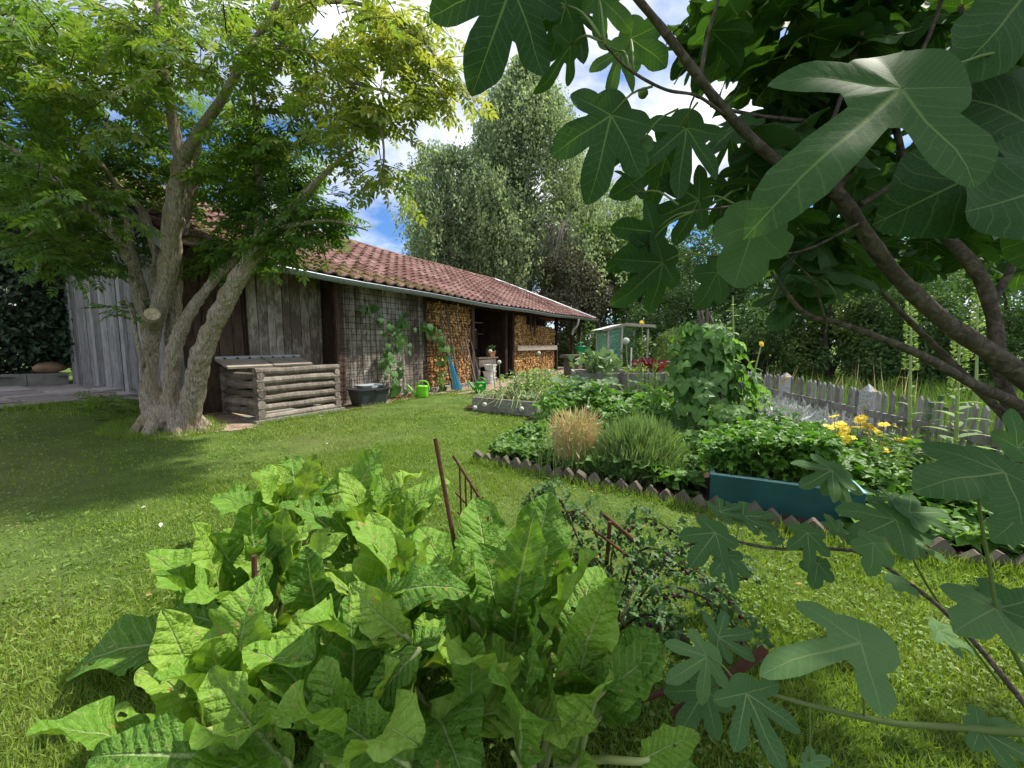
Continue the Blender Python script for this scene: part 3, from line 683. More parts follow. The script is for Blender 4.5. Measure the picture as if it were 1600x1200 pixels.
def rrect(w, d, r, n=5):
    P = []
    for cx_, cy_, a0 in ((w / 2 - r, d / 2 - r, 0), (-w / 2 + r, d / 2 - r, PI / 2), (-w / 2 + r, -d / 2 + r, PI), (w / 2 - r, -d / 2 + r, 1.5 * PI)):
        for a in np.linspace(a0, a0 + PI / 2, n): P.append((cx_ + r * math.cos(a), cy_ + r * math.sin(a)))
    return P
def loftrect(rings, mb):
    V = []; n = None
    for (w, d, r, z) in rings:
        P = rrect(w, d, r); n = len(P); V += [[x, y, z] for x, y in P]
    F = [[i * n + j, i * n + (j + 1) % n, (i + 1) * n + (j + 1) % n, (i + 1) * n + j] for i in range(len(rings) - 1) for j in range(n)]
    mb.add(V, [F]); mb.add(V[:n], [np.arange(n)[None, ::-1]]); return mb
tub = empty('mortar_tub', bg(-0.83, -0.48, 0.0), BRZ - 0.12); tag(tub, 'black plastic mortar tub standing right of the log box', 'tub')
loftrect([(.62, .36, .06, 0.0), (.66, .40, .07, .10), (.74, .47, .08, .33), (.80, .52, .08, .335), (.80, .52, .08, .36), (.72, .45, .07, .36), (.62, .36, .06, .03)], MB()).build('body', M['tub'], tub)
MB().box((0.05, -.27, .335), (.16, .03, .03)).build('handle', M['tub'], tub)
tr2 = empty('grey_tray', tub.matrix_world @ Vector((0, 0, 0)), BRZ - 0.12); tr2.location = bg(-0.83, -0.48, 0.365); tag(tr2, 'pale grey plastic tray lying across the black tub', 'tray')
loftrect([(.42, .26, .04, 0), (.48, .31, .05, .05), (.50, .33, .05, .052), (.50, .33, .05, .065), (.45, .28, .04, .06), (.40, .24, .04, .012)], MB()).build('shell', M['grey_plastic'], tr2)
MB().box((.03, -.16, .03), (.14, .02, .05)).build('latch', M['grey_plastic'], tr2)

def watering_can(loc, rot, mat, label, h=0.27, sc=1.0):
    e = empty('watering_can', loc, rot); e.scale = (sc, sc, sc); tag(e, label, 'watering can', 'green watering cans')
    m = MB(); m.lathe([(0.0, 0.0), (.105, 0.0), (.115, .02), (.12, .12), (.125, h - .03), (.13, h - .02), (.125, h), (.10, h + .004), (.06, h + .004), (.055, h - .01)], 22, 1.15, 0.85); b = m.build('body', mat, e, smooth=True)
    m = MB(); m.tube(spl([(-.11, 0, .05), (-.20, 0, .12), (-.27, 0, .22), (-.33, 0, .29)], 10), list(np.linspace(.034, .017, 10)), 10); m.build('spout', mat, e, smooth=True)
    m = MB(); m.tube(spl([(-.08, 0, h), (-.06, 0, h + .09), (.02, 0, h + .115), (.12, 0, h + .08), (.165, 0, h - .06), (.13, 0, .09)], 18), 0.015, 8); m.build('handle', mat, e, smooth=True)
    return e
watering_can(bg(0.42, -0.80, 0.005), 0.08, M['lime'], 'lime green watering can on bare soil before the wire mesh')
watering_can(bg(2.0, -1.35, 0.005), -0.35, M['green'], 'bright green watering can beside the folded blue parasol', sc=1.02)
# workbench, crates and pots in the open bay
wb = empty('workbench', bl(4.35, 0.1, 0.03), BRZ); tag(wb, 'grey timber workbench inside the dark open bay', 'workbench')
MB().box((0, .1, .78), (1.15, .6, .05)).build('top', M['log_wood'], wb); MB().box((-.05, -.18, .62), (1.0, .03, .22)).build('front_board', M['log_wood'], wb)
for x in (-.5, .45): MB().box((x, -.1, .38), (.14, .10, .75)).build('leg', M['log_wood'], wb)
for k, (x, zz_, w) in enumerate(((3.95, .03, 'lower'), (3.95, .23, 'middle'), (4.0, .43, 'top'))):
    e = empty('white_tray', bl(x, -0.38, zz_), BRZ + .1 * k); tag(e, w + ' white plastic tray in the stack under the workbench', 'tray', 'white trays')
    loftrect([(.30, .24, .03, 0), (.36, .30, .04, .16), (.39, .33, .04, .162), (.39, .33, .04, .185), (.34, .28, .04, .18), (.28, .22, .03, .02)], MB()).build('shell', M['white'], e)
e = empty('flower_box', bl(4.62, 0.0, .84), BRZ); tag(e, 'small terracotta flower box on the workbench end', 'flower box')
loftrect([(.28, .15, .02, 0), (.34, .19, .02, .15), (.36, .21, .02, .15), (.36, .21, .02, .18), (.30, .16, .02, .17), (.28, .15, .02, .14)], MB()).build('pot', M['terracotta'], e)
lf = Bulk(); n = 60; P = np.stack([rng.uniform(-.15, .15, n), rng.uniform(-.08, .08, n), rng.uniform(.15, .38, n)], 1); lf.add(diamond_tpl(), P, frames(unit(n), unit(n)), .07, rng.random(n))
flower_leaves_args = (lf, e)
for k in range(9):
    sx = 3.85 + k * 0.17; hh = rng.uniform(.10, .2); row = k % 2
    e = empty('shelf_jar', bl(sx, 1.05, 1.636 + .4 * row), 0); tag(e, '%s jar from the left on the %s shelf in the dark bay' % (['first', 'second', 'third', 'fourth', 'fifth'][k // 2], ['lower', 'upper'][row]), 'jar', 'jars on the %s shelf' % ['lower', 'upper'][row])
    m = MB(); m.lathe([(0, 0), (.045, 0), (.055, .02), (.055, hh * .8), (.04, hh), (0, hh)], 12); m.build('body', [M['glass'], M['terracotta'], M['white']][k % 3], e, smooth=True)
for k, (s, y, z, r, h) in enumerate(((3.95, .2, .84, .1, .2), (4.2, .3, .84, .12, .26))):
    e = empty('black_bucket', bl(s, y, z), 0); tag(e, ['smaller black bucket on the workbench', 'larger black bucket on the workbench'][k], 'bucket')
    m = MB(); m.lathe([(0, 0), (r * .8, 0), (r, h), (r * 1.08, h), (r * .95, h - .01), (r * .75, .02)], 16); m.build('body', M['black'], e, smooth=True)
# folded blue parasol
um = empty('folded_parasol', bg(2.1, -0.55, 0), BRZ); tag(um, 'folded pale blue parasol leaning beside the firewood', 'parasol')
m = MB(); a = np.linspace(0, 2 * PI, 17)[:-1]
V = []
for t in np.linspace(0, 1, 7):
    for i_, aa in enumerate(a):
        r = (0.015 + 0.11 * (1 - t) ** .9) * (1.0 if i_ % 2 else .62); V.append([r * math.cos(aa) - .22 * t, r * math.sin(aa) + .12 * t, 0.04 + t * .98])
m.add(V, [[[i_ * 16 + j, i_ * 16 + (j + 1) % 16, (i_ + 1) * 16 + (j + 1) % 16, (i_ + 1) * 16 + j] for i_ in range(6) for j in range(16)]]); m.build('cloth', M['blue'], um)
m = MB(); m.tube([(.0, 0, 0), (-.24, .13, 1.1)], .012, 6); m.build('pole', M['log_wood'], um)
# stone table at the barn's right end with a watering can
tb = empty('old_stone_table', bg(8.6, -1.6), BRZ); tag(tb, 'weathered grey table by the right end of the barn', 'table')
MB().box((0, 0, .80), (2.0, .8, .10), jit=.01).build('top', M['edge_stone'], tb); MB().box((-.6, 0, .38), (.4, .6, .74)).build('support', M['edge_stone'], tb); MB().box((.6, 0, .38), (.4, .6, .74)).build('support', M['edge_stone'], tb)
watering_can(tb.matrix_world @ Vector((0, 0, 0)), PI + 0.3, M['dgreen'], 'dark green watering can on the weathered grey table', sc=1.25).location = bg(8.5, -1.75, 0.86)
# ------------------------------------------------------------------ trees: shared pieces
M['ash_leaf'] = leaf_mat('ash_leaf', (0.06, 0.135, 0.03), (0.125, 0.21, 0.045), (0.28, 0.295, 0.08), tfac=0.5, tmul=(1.5, 1.55, 0.55), nmix=0.2)
M['hedge_leaf'] = leaf_mat('hedge_leaf', (0.04, 0.085, 0.03), (0.078, 0.145, 0.046), (0.14, 0.215, 0.07), tfac=0.3, nmix=0.3, nscale=1.2)
M['mid_leaf'] = leaf_mat('mid_green_leaf', (0.06, 0.105, 0.028), (0.115, 0.185, 0.048), (0.20, 0.26, 0.08), tfac=0.35, nmix=0.3, nscale=1.0)
M['birch_leaf'] = leaf_mat('birch_leaf', (0.155, 0.22, 0.115), (0.26, 0.335, 0.185), (0.39, 0.45, 0.28), tfac=0.5, tmul=(1.2, 1.3, .8), nmix=0.35, nscale=0.8)
M['purple_leaf'] = leaf_mat('purple_leaf', (0.085, 0.10, 0.055), (0.155, 0.16, 0.10), (0.23, 0.23, 0.15), tfac=0.25, tmul=(1.3, 1.1, .8), nmix=0.3, nscale=1.5)
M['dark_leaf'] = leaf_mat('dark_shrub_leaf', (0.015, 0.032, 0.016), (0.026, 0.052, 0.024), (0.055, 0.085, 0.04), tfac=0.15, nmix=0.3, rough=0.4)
DIA = diamond_tpl(); LEAF3 = leaf_tpl(0.5, 3); LEAF2 = leaf_tpl(0.6, 2)
def blob_pts(blobs, n, shell=0.5, gap_f=2.0, gap_t=-0.5, seed=1):
    w = np.array([b[1][0] * b[1][1] + b[1][1] * b[1][2] + b[1][0] * b[1][2] for b in blobs]); w = w / w.sum(); P = []; N = []
    for (c, r), k in zip(blobs, (w * n * 1.5).astype(int)):
        u = unit(k); rr = shell + (1 - shell) * rng.random(k) ** 0.5
        rr = rr * (1 + 0.16 * sinnoise(u * 3 + np.array(c), 1.6, seed))
        p = np.array(c) + u * rr[:, None] * np.array(r); P.append(p); N.append(u / np.array(r))
    P = np.concatenate(P); N = np.concatenate(N); N /= np.linalg.norm(N, axis=1)[:, None]
    k = sinnoise(P, gap_f, seed + 5) > gap_t
    return P[k], N[k]
def leaf_orient(N, up=0.5, rnd=0.7):
    n = len(N); nr = N + np.array([0, 0, up]) + rng.normal(0, rnd, (n, 3)); f = N * 0.6 + rng.normal(0, .7, (n, 3)) + np.array([0, 0, -.35]); return frames(f, nr)
def branchy(mb, base, tops, r0, sides=6):
    base = Vector(base)
    for t in tops:
        t = Vector(t); mid = base.lerp(t, .45) + Vector((rng.normal(0, .15), rng.normal(0, .15), (t - base).length * .12)); n = 8
        mb.tube(spl([base, mid, t], n), list(np.linspace(r0, r0 * .12, n)), sides)
def tree(name, label, cat, base, blobs, n, size, mat, bark, group=None, r0=0.12, shell=.5, gap=-.5, tpl=None, seed=1, up=.5, gap_f=2.0):
    e = empty(name, base); tag(e, label, cat, group)
    inv = np.array(list(base))
    P, N = blob_pts(blobs, n, shell, gap_f, gap, seed); k = len(P)
    bk = Bulk().add(tpl or DIA, P - inv, leaf_orient(N, up), rng.uniform(.65, 1.3, k) * size, np.clip(rng.normal(.5, .22, k), 0, 1))
    tag(bk.build('crown', mat, e), kind='stuff')
    tb_ = MB(); top = max((b[0][2] + b[1][2] * .5 for b in blobs)); tops = [Vector(b[0]) - Vector(base) + Vector((0, 0, b[1][2] * .5)) for b in blobs]
    c0 = Vector((0, 0, 0.0)); fork = Vector(np.mean([list(t) for t in tops], 0)) * .22
    tb_.tube(spl([Vector((0, 0, -.15)), c0 + fork * .5, fork], 6), [r0 * 1.35, r0 * 1.05, r0, r0, r0 * .95, r0 * .9], 8); branchy(tb_, fork, tops, r0 * .8)
    tb_.build('trunk', bark, e, smooth=True); return e

# ------------------------------------------------------------------ multi-stemmed tree on the left
ash = empty('ash_tree', ground(265, 668)); tag(ash, 'big multi-stemmed tree with pinnate leaves beside the log box', 'tree')
ab = np.array(list(ash.location))
def stem_px(pts):
    """(px, py, half width px, distance) -> points and radii"""
    P = [list(at(a, b, d) - ash.location) for a, b, w, d in pts]; R = [w * .66 * d / FPX for a, b, w, d in pts]; return P, R
STEMS = [
 [(244, 664, 26, 5.5), (233, 615, 17, 5.52), (233, 560, 16, 5.5), (241, 510, 16.5, 5.46), (252, 465, 18, 5.42), (262, 425, 19, 5.42), (268, 365, 20, 5.42), (275, 310, 19, 5.4), (288, 245, 16, 5.3)],
 [(229, 545, 9, 5.42), (222, 490, 9, 5.40), (212, 450, 8.5, 5.35), (203, 412, 8, 5.2), (182, 375, 7.5, 5.0), (140, 325, 6.5, 4.8), (90, 282, 5.5, 4.7), (40, 245, 4.5, 4.6), (-50, 195, 3, 4.5)],
 [(230, 520, 8, 5.55), (225, 460, 8.5, 5.58), (212, 410, 8, 5.65), (203, 380, 7, 5.7), (196, 335, 6, 5.7), (170, 270, 5, 5.6), (115, 225, 4.5, 5.5), (70, 190, 4.5, 5.4), (40, 120, 4, 5.3), (10, 50, 3, 5.2)],
 [(262, 668, 28, 5.55), (264, 610, 17, 5.7), (270, 550, 15, 5.76), (272, 490, 14, 5.78), (276, 430, 13, 5.8), (282, 370, 11, 5.85), (300, 300, 9, 5.9), (310, 220, 7, 5.9)],
 [(284, 262, 13, 5.3), (272, 200, 11, 5.25), (262, 140, 9, 5.1), (252, 70, 7, 5.0), (240, -40, 5, 4.9)],
 [(286, 250, 13, 5.3), (312, 205, 11, 5.2), (350, 150, 9, 5.0), (382, 90, 8, 4.9), (420, 30, 6.5, 4.7), (455, -45, 5, 4.5)],
 [(246, 470, 10, 5.50), (241, 430, 10, 5.6), (243, 395, 9.5, 5.7), (230, 345, 8.5, 5.8), (204, 308, 6.5, 5.8), (165, 275, 5, 5.7)],
 [(270, 664, 26, 5.45), (267, 605, 16, 5.40), (271, 555, 16, 5.38), (281, 520, 14, 5.4), (300, 482, 12, 5.45), (325, 450, 10, 5.55), (345, 425, 8.5, 5.6), (372, 395, 7, 5.7), (394, 330, 6, 5.7), (402, 250, 5, 5.6), (405, 170, 4, 5.4)],
 [(292, 664, 26, 5.45), (304, 608, 21, 5.38), (315, 555, 21, 5.30), (336, 505, 19, 5.25), (361, 455, 18, 5.2), (387, 412, 16, 5.15), (425, 365, 13, 5.1), (460, 320, 9, 5.0), (510, 270, 6, 4.9), (560, 230, 4, 4.8)],
 [(400, 395, 10, 5.15), (408, 330, 8, 5.3), (404, 270, 7, 5.4), (400, 190, 5.5, 5.4), (392, 100, 4, 5.3)],
 [(378, 95, 7, 4.9), (430, 76, 6, 4.7), (490, 88, 5, 4.55), (545, 128, 4.4, 4.45), (585, 175, 3.4, 4.4), (600, 240, 2.4, 4.4), (588, 310, 1.6, 4.4)],
 [(415, 38, 6, 4.7), (490, 5, 5, 4.5), (570, 8, 4, 4.4), (640, 40, 3.2, 4.3), (685, 95, 2.2, 4.3)],
 [(545, 128, 3, 4.45), (620, 150, 2.4, 4.3), (672, 190, 1.6, 4.3)], [(490, 88, 4, 4.55), (505, 160, 3, 4.6), (540, 230, 2, 4.6)],
 [(425, 360, 7, 5.1), (470, 350, 5, 4.9), (520, 345, 3, 4.8), (575, 360, 1.6, 4.7)], [(140, 325, 4, 4.8), (90, 340, 3, 4.6), (40, 370, 2, 4.5)],
 [(224, 575, 5, 5.3), (212, 520, 4, 5.2), (206, 490, 3, 5.2), (196, 465, 2, 5.1)],
]
tm = MB(); bm_ = MB()
for i, S in enumerate(STEMS):
    S = ([(S[0][0], S[0][1] + 30, S[0][2] * 1.25, S[0][3])] + S) if i in (0, 3, 7, 8) else S
    P, R = stem_px(S); n = max(10, len(S) * 5); big = i in (0, 3, 7, 8)
    pts = spl(P, n); rad = lerp(R, n)
    (tm if big or i in (1, 2, 6) else bm_).tube(pts, list(rad), 14 if big else 8)
# root flare
for a in np.linspace(0, 6.28, 9)[:-1]:
    f = 1.0; c_ = at(267, 660, 5.5) - ash.location
    tm.tube([c_ + Vector((math.cos(a) * .12, math.sin(a) * .10, .22)), c_ + Vector((math.cos(a) * .22, math.sin(a) * .20, .10)), c_ + Vector((math.cos(a) * .36, math.sin(a) * .34, -.06)), c_ + Vector((math.cos(a) * .46, math.sin(a) * .44, -.16))], [.11, .10, .08, .05], 8)
tm.tube([at(240, 505, 5.42) - ash.location, at(238, 492, 5.18) - ash.location], [.115, .098], 12)
tmp = tm.build('tmp_trunk', None, None)
md = tmp.modifiers.new('r', 'REMESH'); md.mode = 'VOXEL'; md.voxel_size = 0.016
sm_ = tmp.modifiers.new('s', 'SMOOTH'); sm_.iterations = 2; sm_.factor = .5
bpy.context.view_layer.update()
dg = bpy.context.evaluated_depsgraph_get(); em = tmp.evaluated_get(dg).to_mesh()
nv = len(em.vertices); V = np.empty(nv * 3, np.float32); em.vertices.foreach_get('co', V); V = V.reshape(-1, 3); Nn = np.empty(nv * 3, np.float32); em.vertices.foreach_get('normal', Nn); Nn = Nn.reshape(-1, 3)
fac = [list(p.vertices) for p in em.polygons]
V64 = V.astype(float)
w = V64 * np.array([1, 1, .16]); wig = 0.55 * np.sin(V64[:, 2] * 7 + V64[:, 0] * 9)
fur = np.abs(sinnoise(w * 1.0 + wig[:, None] * .02, 75, 3, 6)); fur2 = sinnoise(V64 * np.array([1, 1, .4]), 25, 9, 6)
V64 += Nn * (0.020 * (np.minimum(fur, 1.0) - .6) + 0.008 * fur2)[:, None]
quads = np.array([f for f in fac if len(f) == 4]); tris = [f for f in fac if len(f) == 3]
bpy.data.objects.remove(tmp, do_unlink=True)
trunk = obj('trunk', mk('trunk', V64, [quads] + ([np.array(tris)] if tris else []), smooth=True), M['bark'], ash)
tag(bm_.build('branches', M['bark'], trunk, smooth=True), kind='stuff')
q = NT('sawn_wood'); v = q.coord('Object'); ln = q.n('ShaderNodeVectorMath', operation='LENGTH'); q.t.links.new(v, ln.inputs[0]); rg = q.m('SINE', q.m('MULTIPLY', ln.outputs['Value'], 330.0))
M['sawn'] = q.out(q.ramp(q.m('ADD', q.m('MULTIPLY', rg, .09), q.m('MULTIPLY', q.noise(v, 28, 6), 1.0)), [(.2, (.16, .11, .07)), (.5, (.42, .34, .22)), (.8, (.60, .52, .38))]), .9, .1)
c_ = at(238, 491, 5.165) - ash.location; dv = (at(238, 491, 5.1) - at(240, 505, 5.42)).normalized()
m = MB(); m.tube([(0, 0, -.02), (0, 0, .014)], [.083, .080], 18); o = m.build('sawn_branch_end', M['sawn'], trunk); o.location = c_; o.rotation_euler = dv.to_track_quat('Z', 'Y').to_euler()
# compound leaf
prs = []
LF = leaf_tpl(0.46, 2, fold=.16, bend=.18)
for k, (yy, a, s_) in enumerate(((.22, 62, .40), (.22, -62, .40), (.45, 56, .44), (.45, -56, .44), (.68, 50, .42), (.68, -50, .42), (.74, 0, .48))):
    prs.append((LF, rz(math.radians(a)) @ rx(-.15) * s_, (0, yy, -.10 * yy * yy)))
stalk = (np.array([[-.008, 0, 0], [.008, 0, 0], [.006, .75, -.06], [-.006, .75, -.06]]), [np.array([[0, 1, 2, 3]])], np.zeros((4, 3)))
prs.append((stalk, np.eye(3), (0, 0, 0)))
ASH = merge_tpl(prs)
BLOBS = [  # px, py, distance, rx px, ry px, depth m, twigs, hue
 (90, 80, 5.0, 170, 90, 1.2, 84, .5), (310, 55, 5.0, 170, 95, 1.2, 96, .6), (230, 180, 6.0, 180, 65, .5, 66, .35), (70, 300, 4.9, 100, 55, .8, 60, .38), (150, 165, 4.8, 110, 45, .4, 20, .62),
 (415, 285, 5.7, 80, 80, .6, 88, .16), (500, 90, 4.8, 90, 80, .8, 36, .8), (600, 165, 4.5, 55, 80, .5, 30, .9), (545, 25, 4.5, 110, 40, .7, 26, .8),
 (440, 190, 5.2, 65, 55, .5, 36, .5), (440, 372, 5.3, 32, 22, .25, 13, .2), (350, 375, 5.8, 45, 35, .2, 18, .15), (95, 385, 5.1, 65, 32, .4, 32, .3), (490, 320, 5.0, 38, 26, .3, 16, .2), (15, 200, 5.0, 65, 45, .7, 34, .45),
 (-20, 60, 4.9, 100, 100, 1, 50, .5), (640, 50, 4.3, 45, 40, .4, 16, 1.0), (668, 130, 4.3, 22, 50, .3, 14, 1.05), (590, 255, 4.5, 22, 30, .2, 8, .8), (188, 482, 5.3, 14, 18, .12, 5, .5), (310, 270, 6.3, 80, 60, .3, 34, .2), (140, 255, 6.2, 120, 75, .35, 92, .3), (150, 345, 6.1, 60, 35, .2, 26, .25), (215, 330, 6.3, 40, 60, .2, 26, .2), (465, 345, 5.2, 62, 38, .3, 30, .25), (160, 385, 5.9, 55, 25, .2, 18, .3), (400, 385, 5.6, 40, 22, .2, 12, .2), (390, 250, 5.2, 60, 60, .3, 24, .4), (535, 180, 4.6, 50, 60, .4, 18, .7)]
bk = Bulk(); tw = MB()
LP, LF_, LN, LR = [], [], [], []
for bi, (px, py, Y, rxp, ryp, rY, nt, hue) in enumerate(BLOBS):
    for _ in range(nt):
        u = unit(1)[0]; rr = rng.random() ** .4
        Yq = Y + u[1] * rY * rr; p = at(px + u[0] * rxp * rr, py + u[2] * ryp * rr * -1, Yq)
        if p.z < 0.9 and px > 210: continue
        d = np.array([u[0] * .7 + rng.normal(0, .6), u[1] * .6 + rng.normal(0, .6), rng.normal(-.12, .35)]); d /= np.linalg.norm(d); L = rng.uniform(.25, .42)
        pts = [np.array(list(p)) + d * L * t + np.array([0, 0, -.22 * t * t * L]) for t in (0, .5, 1.0)]
        tw.tube([q_ - ab for q_ in pts], [.007, .005, .003], 3, cap=False)
        for j in range(7):
            t = .2 + j * .13; side = 1 if j % 2 else -1
            b0 = pts[0] + d * L * t + np.array([0, 0, -.22 * t * t * L]); perp = np.cross(d, [0, 0, 1.]); perp /= np.linalg.norm(perp) + 1e-9
            f = d * .55 + perp * side * .8 + np.array([0, 0, rng.normal(-.2, .3)]) if j < 6 else d
            LP.append(b0 - ab); LF_.append(f); LN.append(np.array([0, 0, 1.]) + rng.normal(0, .35, 3)); LR.append(hue)
LP = np.array(LP); k = len(LP); LR = np.clip(np.array(LR) * .75 + rng.normal(.08, .15, k), 0, 1)
bk.add(ASH, LP, frames(np.array(LF_), np.array(LN)), rng.uniform(.15, .25, k), LR)
cr = bk.build('crown', M['ash_leaf'], ash); tag(cr, kind='stuff')
tag(tw.build('twigs', M['twig'], cr), kind='stuff')
# basal shoots at the foot
n = 40; P = np.array([list(ground(rng.uniform(140, 225), rng.uniform(628, 655)) + Vector((0, 0, rng.uniform(.02, .28)))) for _ in range(n)])
bs = Bulk().add(ASH, P - ab, frames(np.stack([rng.normal(-.5, .6, n), rng.normal(-.3, .5, n), rng.normal(.1, .3, n)], 1), np.tile([0, 0, 1.], (n, 1)) + rng.normal(0, .3, (n, 3))), rng.uniform(.16, .26, n), np.clip(rng.normal(.45, .15, n), 0, 1))
tag(bs.build('basal_shoots', M['ash_leaf'], ash), kind='stuff')

# ------------------------------------------------------------------ weeping birches behind the barn
def birch(px_top, py_top, Y, widths, label, nstr, seed):
    """widths: list of (py, left px, right px)"""
    top = at(px_top, py_top, Y); base = gv(top.x + .2, Y); e = empty('weeping_birch', base); tag(e, label, 'tree', 'weeping birches behind the barn'); b0 = np.array(list(base)); H_ = top.z - base.z
    tm_ = MB(); pts = spl([(0, 0, -.2), (rng.normal(0, .2), 0, H_ * .35), (rng.normal(0, .25), 0, H_ * .7), (top.x - base.x, 0, H_)], 16); tm_.tube(pts, list(np.linspace(.22, .015, 16)), 8); t_o = tm_.build('trunk', M['birch_bark'], e, smooth=True)
    wy = [a for a, _, _ in widths]; wl = [b for _, b, _ in widths]; wr = [c for _, _, c in widths]
    br = MB(); P, F, N = [], [], []
    clump = rng.normal(size=(46, 3))
    for s in range(nstr):
        py = np.interp(rng.random(), [0, 1], [widths[0][0], widths[-1][0]]); l, r = np.interp(py, wy, wl), np.interp(py, wy, wr); half = (r - l) / 2 * Y / FPX
        u = rng.uniform(-1, 1); depth = rng.normal(0, .45) * half * .9
        pp = at((l + r) / 2 + u * (r - l) / 2, py, Y); p0 = np.array([pp.x, Y + depth, pp.z])
        if sinnoise(p0[None], 1.15, seed, 6)[0] < -0.75: continue
        L = rng.uniform(.5, 1.9) * (1.0 if py > widths[0][0] + 40 else .5); m_ = int(L * 15)
        sway = rng.normal(0, .12, 2)
        t = np.linspace(0, 1, m_); out = np.array([u, depth / max(half, .3) * .5]) * .35
        q_ = p0 + np.stack([out[0] * np.sqrt(t) + sway[0] * t * t, out[1] * np.sqrt(t) + sway[1] * t * t, .18 * np.sin(t * 3) - L * t ** 1.3], 1)
        P.append(q_ + rng.normal(0, .13, q_.shape)); F.append(np.tile([0, 0, -1.], (m_, 1)) + rng.normal(0, .6, (m_, 3))); N.append(rng.normal(0, 1, (m_, 3)) + np.array([0, -.2, .6]))
        if s % 14 == 0:
            zt = max(1.0, q_[0][2] - base.z - abs(u) * half * .8 - .3); tp_ = np.array([np.interp(zt, pts[:, 2], pts[:, 0]), 0, min(zt, H_ * .97)])
            a_ = q_[0] - b0; mid = tp_ * .45 + a_ * .55 + np.array([0, 0, .35]); br.tube(spl([tp_, mid, a_], 6), list(np.linspace(.026, .006, 6)), 4, cap=False)
        if s % 8 == 0: br.tube([q_[i] - b0 for i in range(0, m_, max(1, m_ // 4))], .006, 3, cap=False)
    P = np.concatenate(P); n = len(P)
    c = Bulk().add(DIA, P - b0, frames(np.concatenate(F), np.concatenate(N)), rng.uniform(.15, .26, n), np.clip(rng.normal(.5, .22, n), 0, 1)).build('crown', M['birch_leaf'], e); tag(c, kind='stuff')
    tag(br.build('branches', M['twig'], t_o), kind='stuff'); return e
birch(818, 92, 28, [(92, 810, 826), (130, 786, 856), (180, 752, 888), (215, 748, 895), (245, 762, 905), (270, 752, 915), (330, 715, 945), (390, 700, 960), (450, 700, 965)], 'tallest weeping birch rising to a point above the barn roof', 4300, 21)
birch(690, 232, 26, [(232, 668, 716), (262, 655, 760), (300, 648, 790), (350, 648, 805), (420, 648, 810), (470, 660, 810)], 'left birch drooping down to the barn ridge', 2600, 31)
birch(930, 250, 30, [(250, 900, 955), (300, 880, 992), (340, 862, 1015), (400, 850, 1020), (470, 850, 1015)], 'right birch hanging beside the fig leaves', 2600, 41)
birch(760, 228, 29, [(228, 735, 790), (270, 725, 815), (330, 720, 840), (420, 720, 850)], 'short birch filling the gap between the tall and left ones', 1700, 51)

# ------------------------------------------------------------------ background trees and hedges
def B_(px, py, Y, rxp, ryp, ry_=None):
    p = at(px, py, Y); return ((p.x, p.y, p.z), (rxp * Y / FPX, ry_ if ry_ else rxp * Y / FPX, ryp * Y / FPX))
def T(label, Y, blobs, n, size, mat, cat='tree', name='background_tree', group='trees and shrubs behind the garden', bark='twig', **k):
    bb = [B_(*b[:2], b[5] if len(b) > 5 else Y, b[2], b[3], b[4] if len(b) > 4 else None) for b in blobs]
    return tree(name, label, cat, gv(bb[0][0][0], bb[0][0][1]), bb, n, size, M[mat], M[bark], group, **k)
T('purple-leaved shrub behind the right end of the barn roof', 25, [(890, 435, 48, 42), (925, 468, 36, 36), (862, 462, 30, 32), (895, 492, 50, 40), (908, 535, 50, 35)], 17000, .19, 'purple_leaf', 'shrub', 'purple_shrub', seed=3)
T('bright green shrub topping the purple-leaved one', 26, [(930, 390, 35, 40), (955, 420, 35, 40), (975, 480, 40, 60)], 8000, .19, 'mid_leaf', 'shrub', 'green_shrub', seed=4)
T('light green tree between purple shrub and bean tepee', 27, [(1000, 400, 50, 70), (1045, 430, 45, 60), (1010, 480, 55, 60), (1060, 500, 40, 60)], 14000, .21, 'mid_leaf', seed=5)
T('dark thicket behind the netted tomato shelter', 16, [(1000, 540, 45, 40), (1030, 500, 40, 50), (1075, 490, 50, 50), (965, 565, 45, 35), (1040, 570, 60, 40)], 13000, .13, 'hedge_leaf', 'shrub', 'dark_thicket', seed=6)
T('tall dark tree behind the sunflower stem', 17, [(1120, 400, 60, 80), (1160, 470, 60, 70), (1110, 500, 60, 60), (1180, 540, 60, 40)], 14000, .16, 'hedge_leaf', seed=7)
T('pale leafy tree high behind the fig branches', 24, [(1220, 370, 70, 70), (1290, 400, 70, 60), (1160, 390, 50, 60), (1240, 450, 80, 50)], 14000, .2, 'mid_leaf', seed=8)
T('dark dense shrub just left of the first stone fence post', 12.5, [(1180, 520, 60, 50), (1235, 500, 60, 55), (1215, 555, 70, 40), (1150, 560, 50, 35)], 15000, .11, 'hedge_leaf', 'shrub', 'dark_shrub', seed=9)
T('leafy shrub between and behind the two stone posts', 11.5, [(1300, 490, 65, 60), (1345, 530, 70, 50), (1280, 550, 60, 40)], 15000, .105, 'mid_leaf', 'shrub', 'dark_shrub', seed=10)
T('dark dense shrub beyond the second stone post', 10.5, [(1420, 490, 70, 65), (1460, 540, 70, 55), (1390, 560, 60, 40)], 15000, .1, 'hedge_leaf', 'shrub', 'dark_shrub', seed=11)
T('dark shrub at the right edge beyond the fence', 10, [(1560, 480, 80, 80), (1600, 550, 80, 60), (1520, 560, 60, 45), (1680, 500, 80, 90)], 15000, .1, 'hedge_leaf', 'shrub', 'dark_shrub', seed=12)
T('tall tree above the dark shrubs behind the fig trunk', 18, [(1400, 400, 90, 80), (1500, 380, 90, 90), (1600, 360, 100, 100), (1450, 450, 100, 60)], 17000, .17, 'mid_leaf', seed=13)
T('tall tree above the shrubs at the far right', 20, [(1700, 330, 110, 120), (1800, 400, 110, 120)], 6000, .2, 'mid_leaf', seed=14)
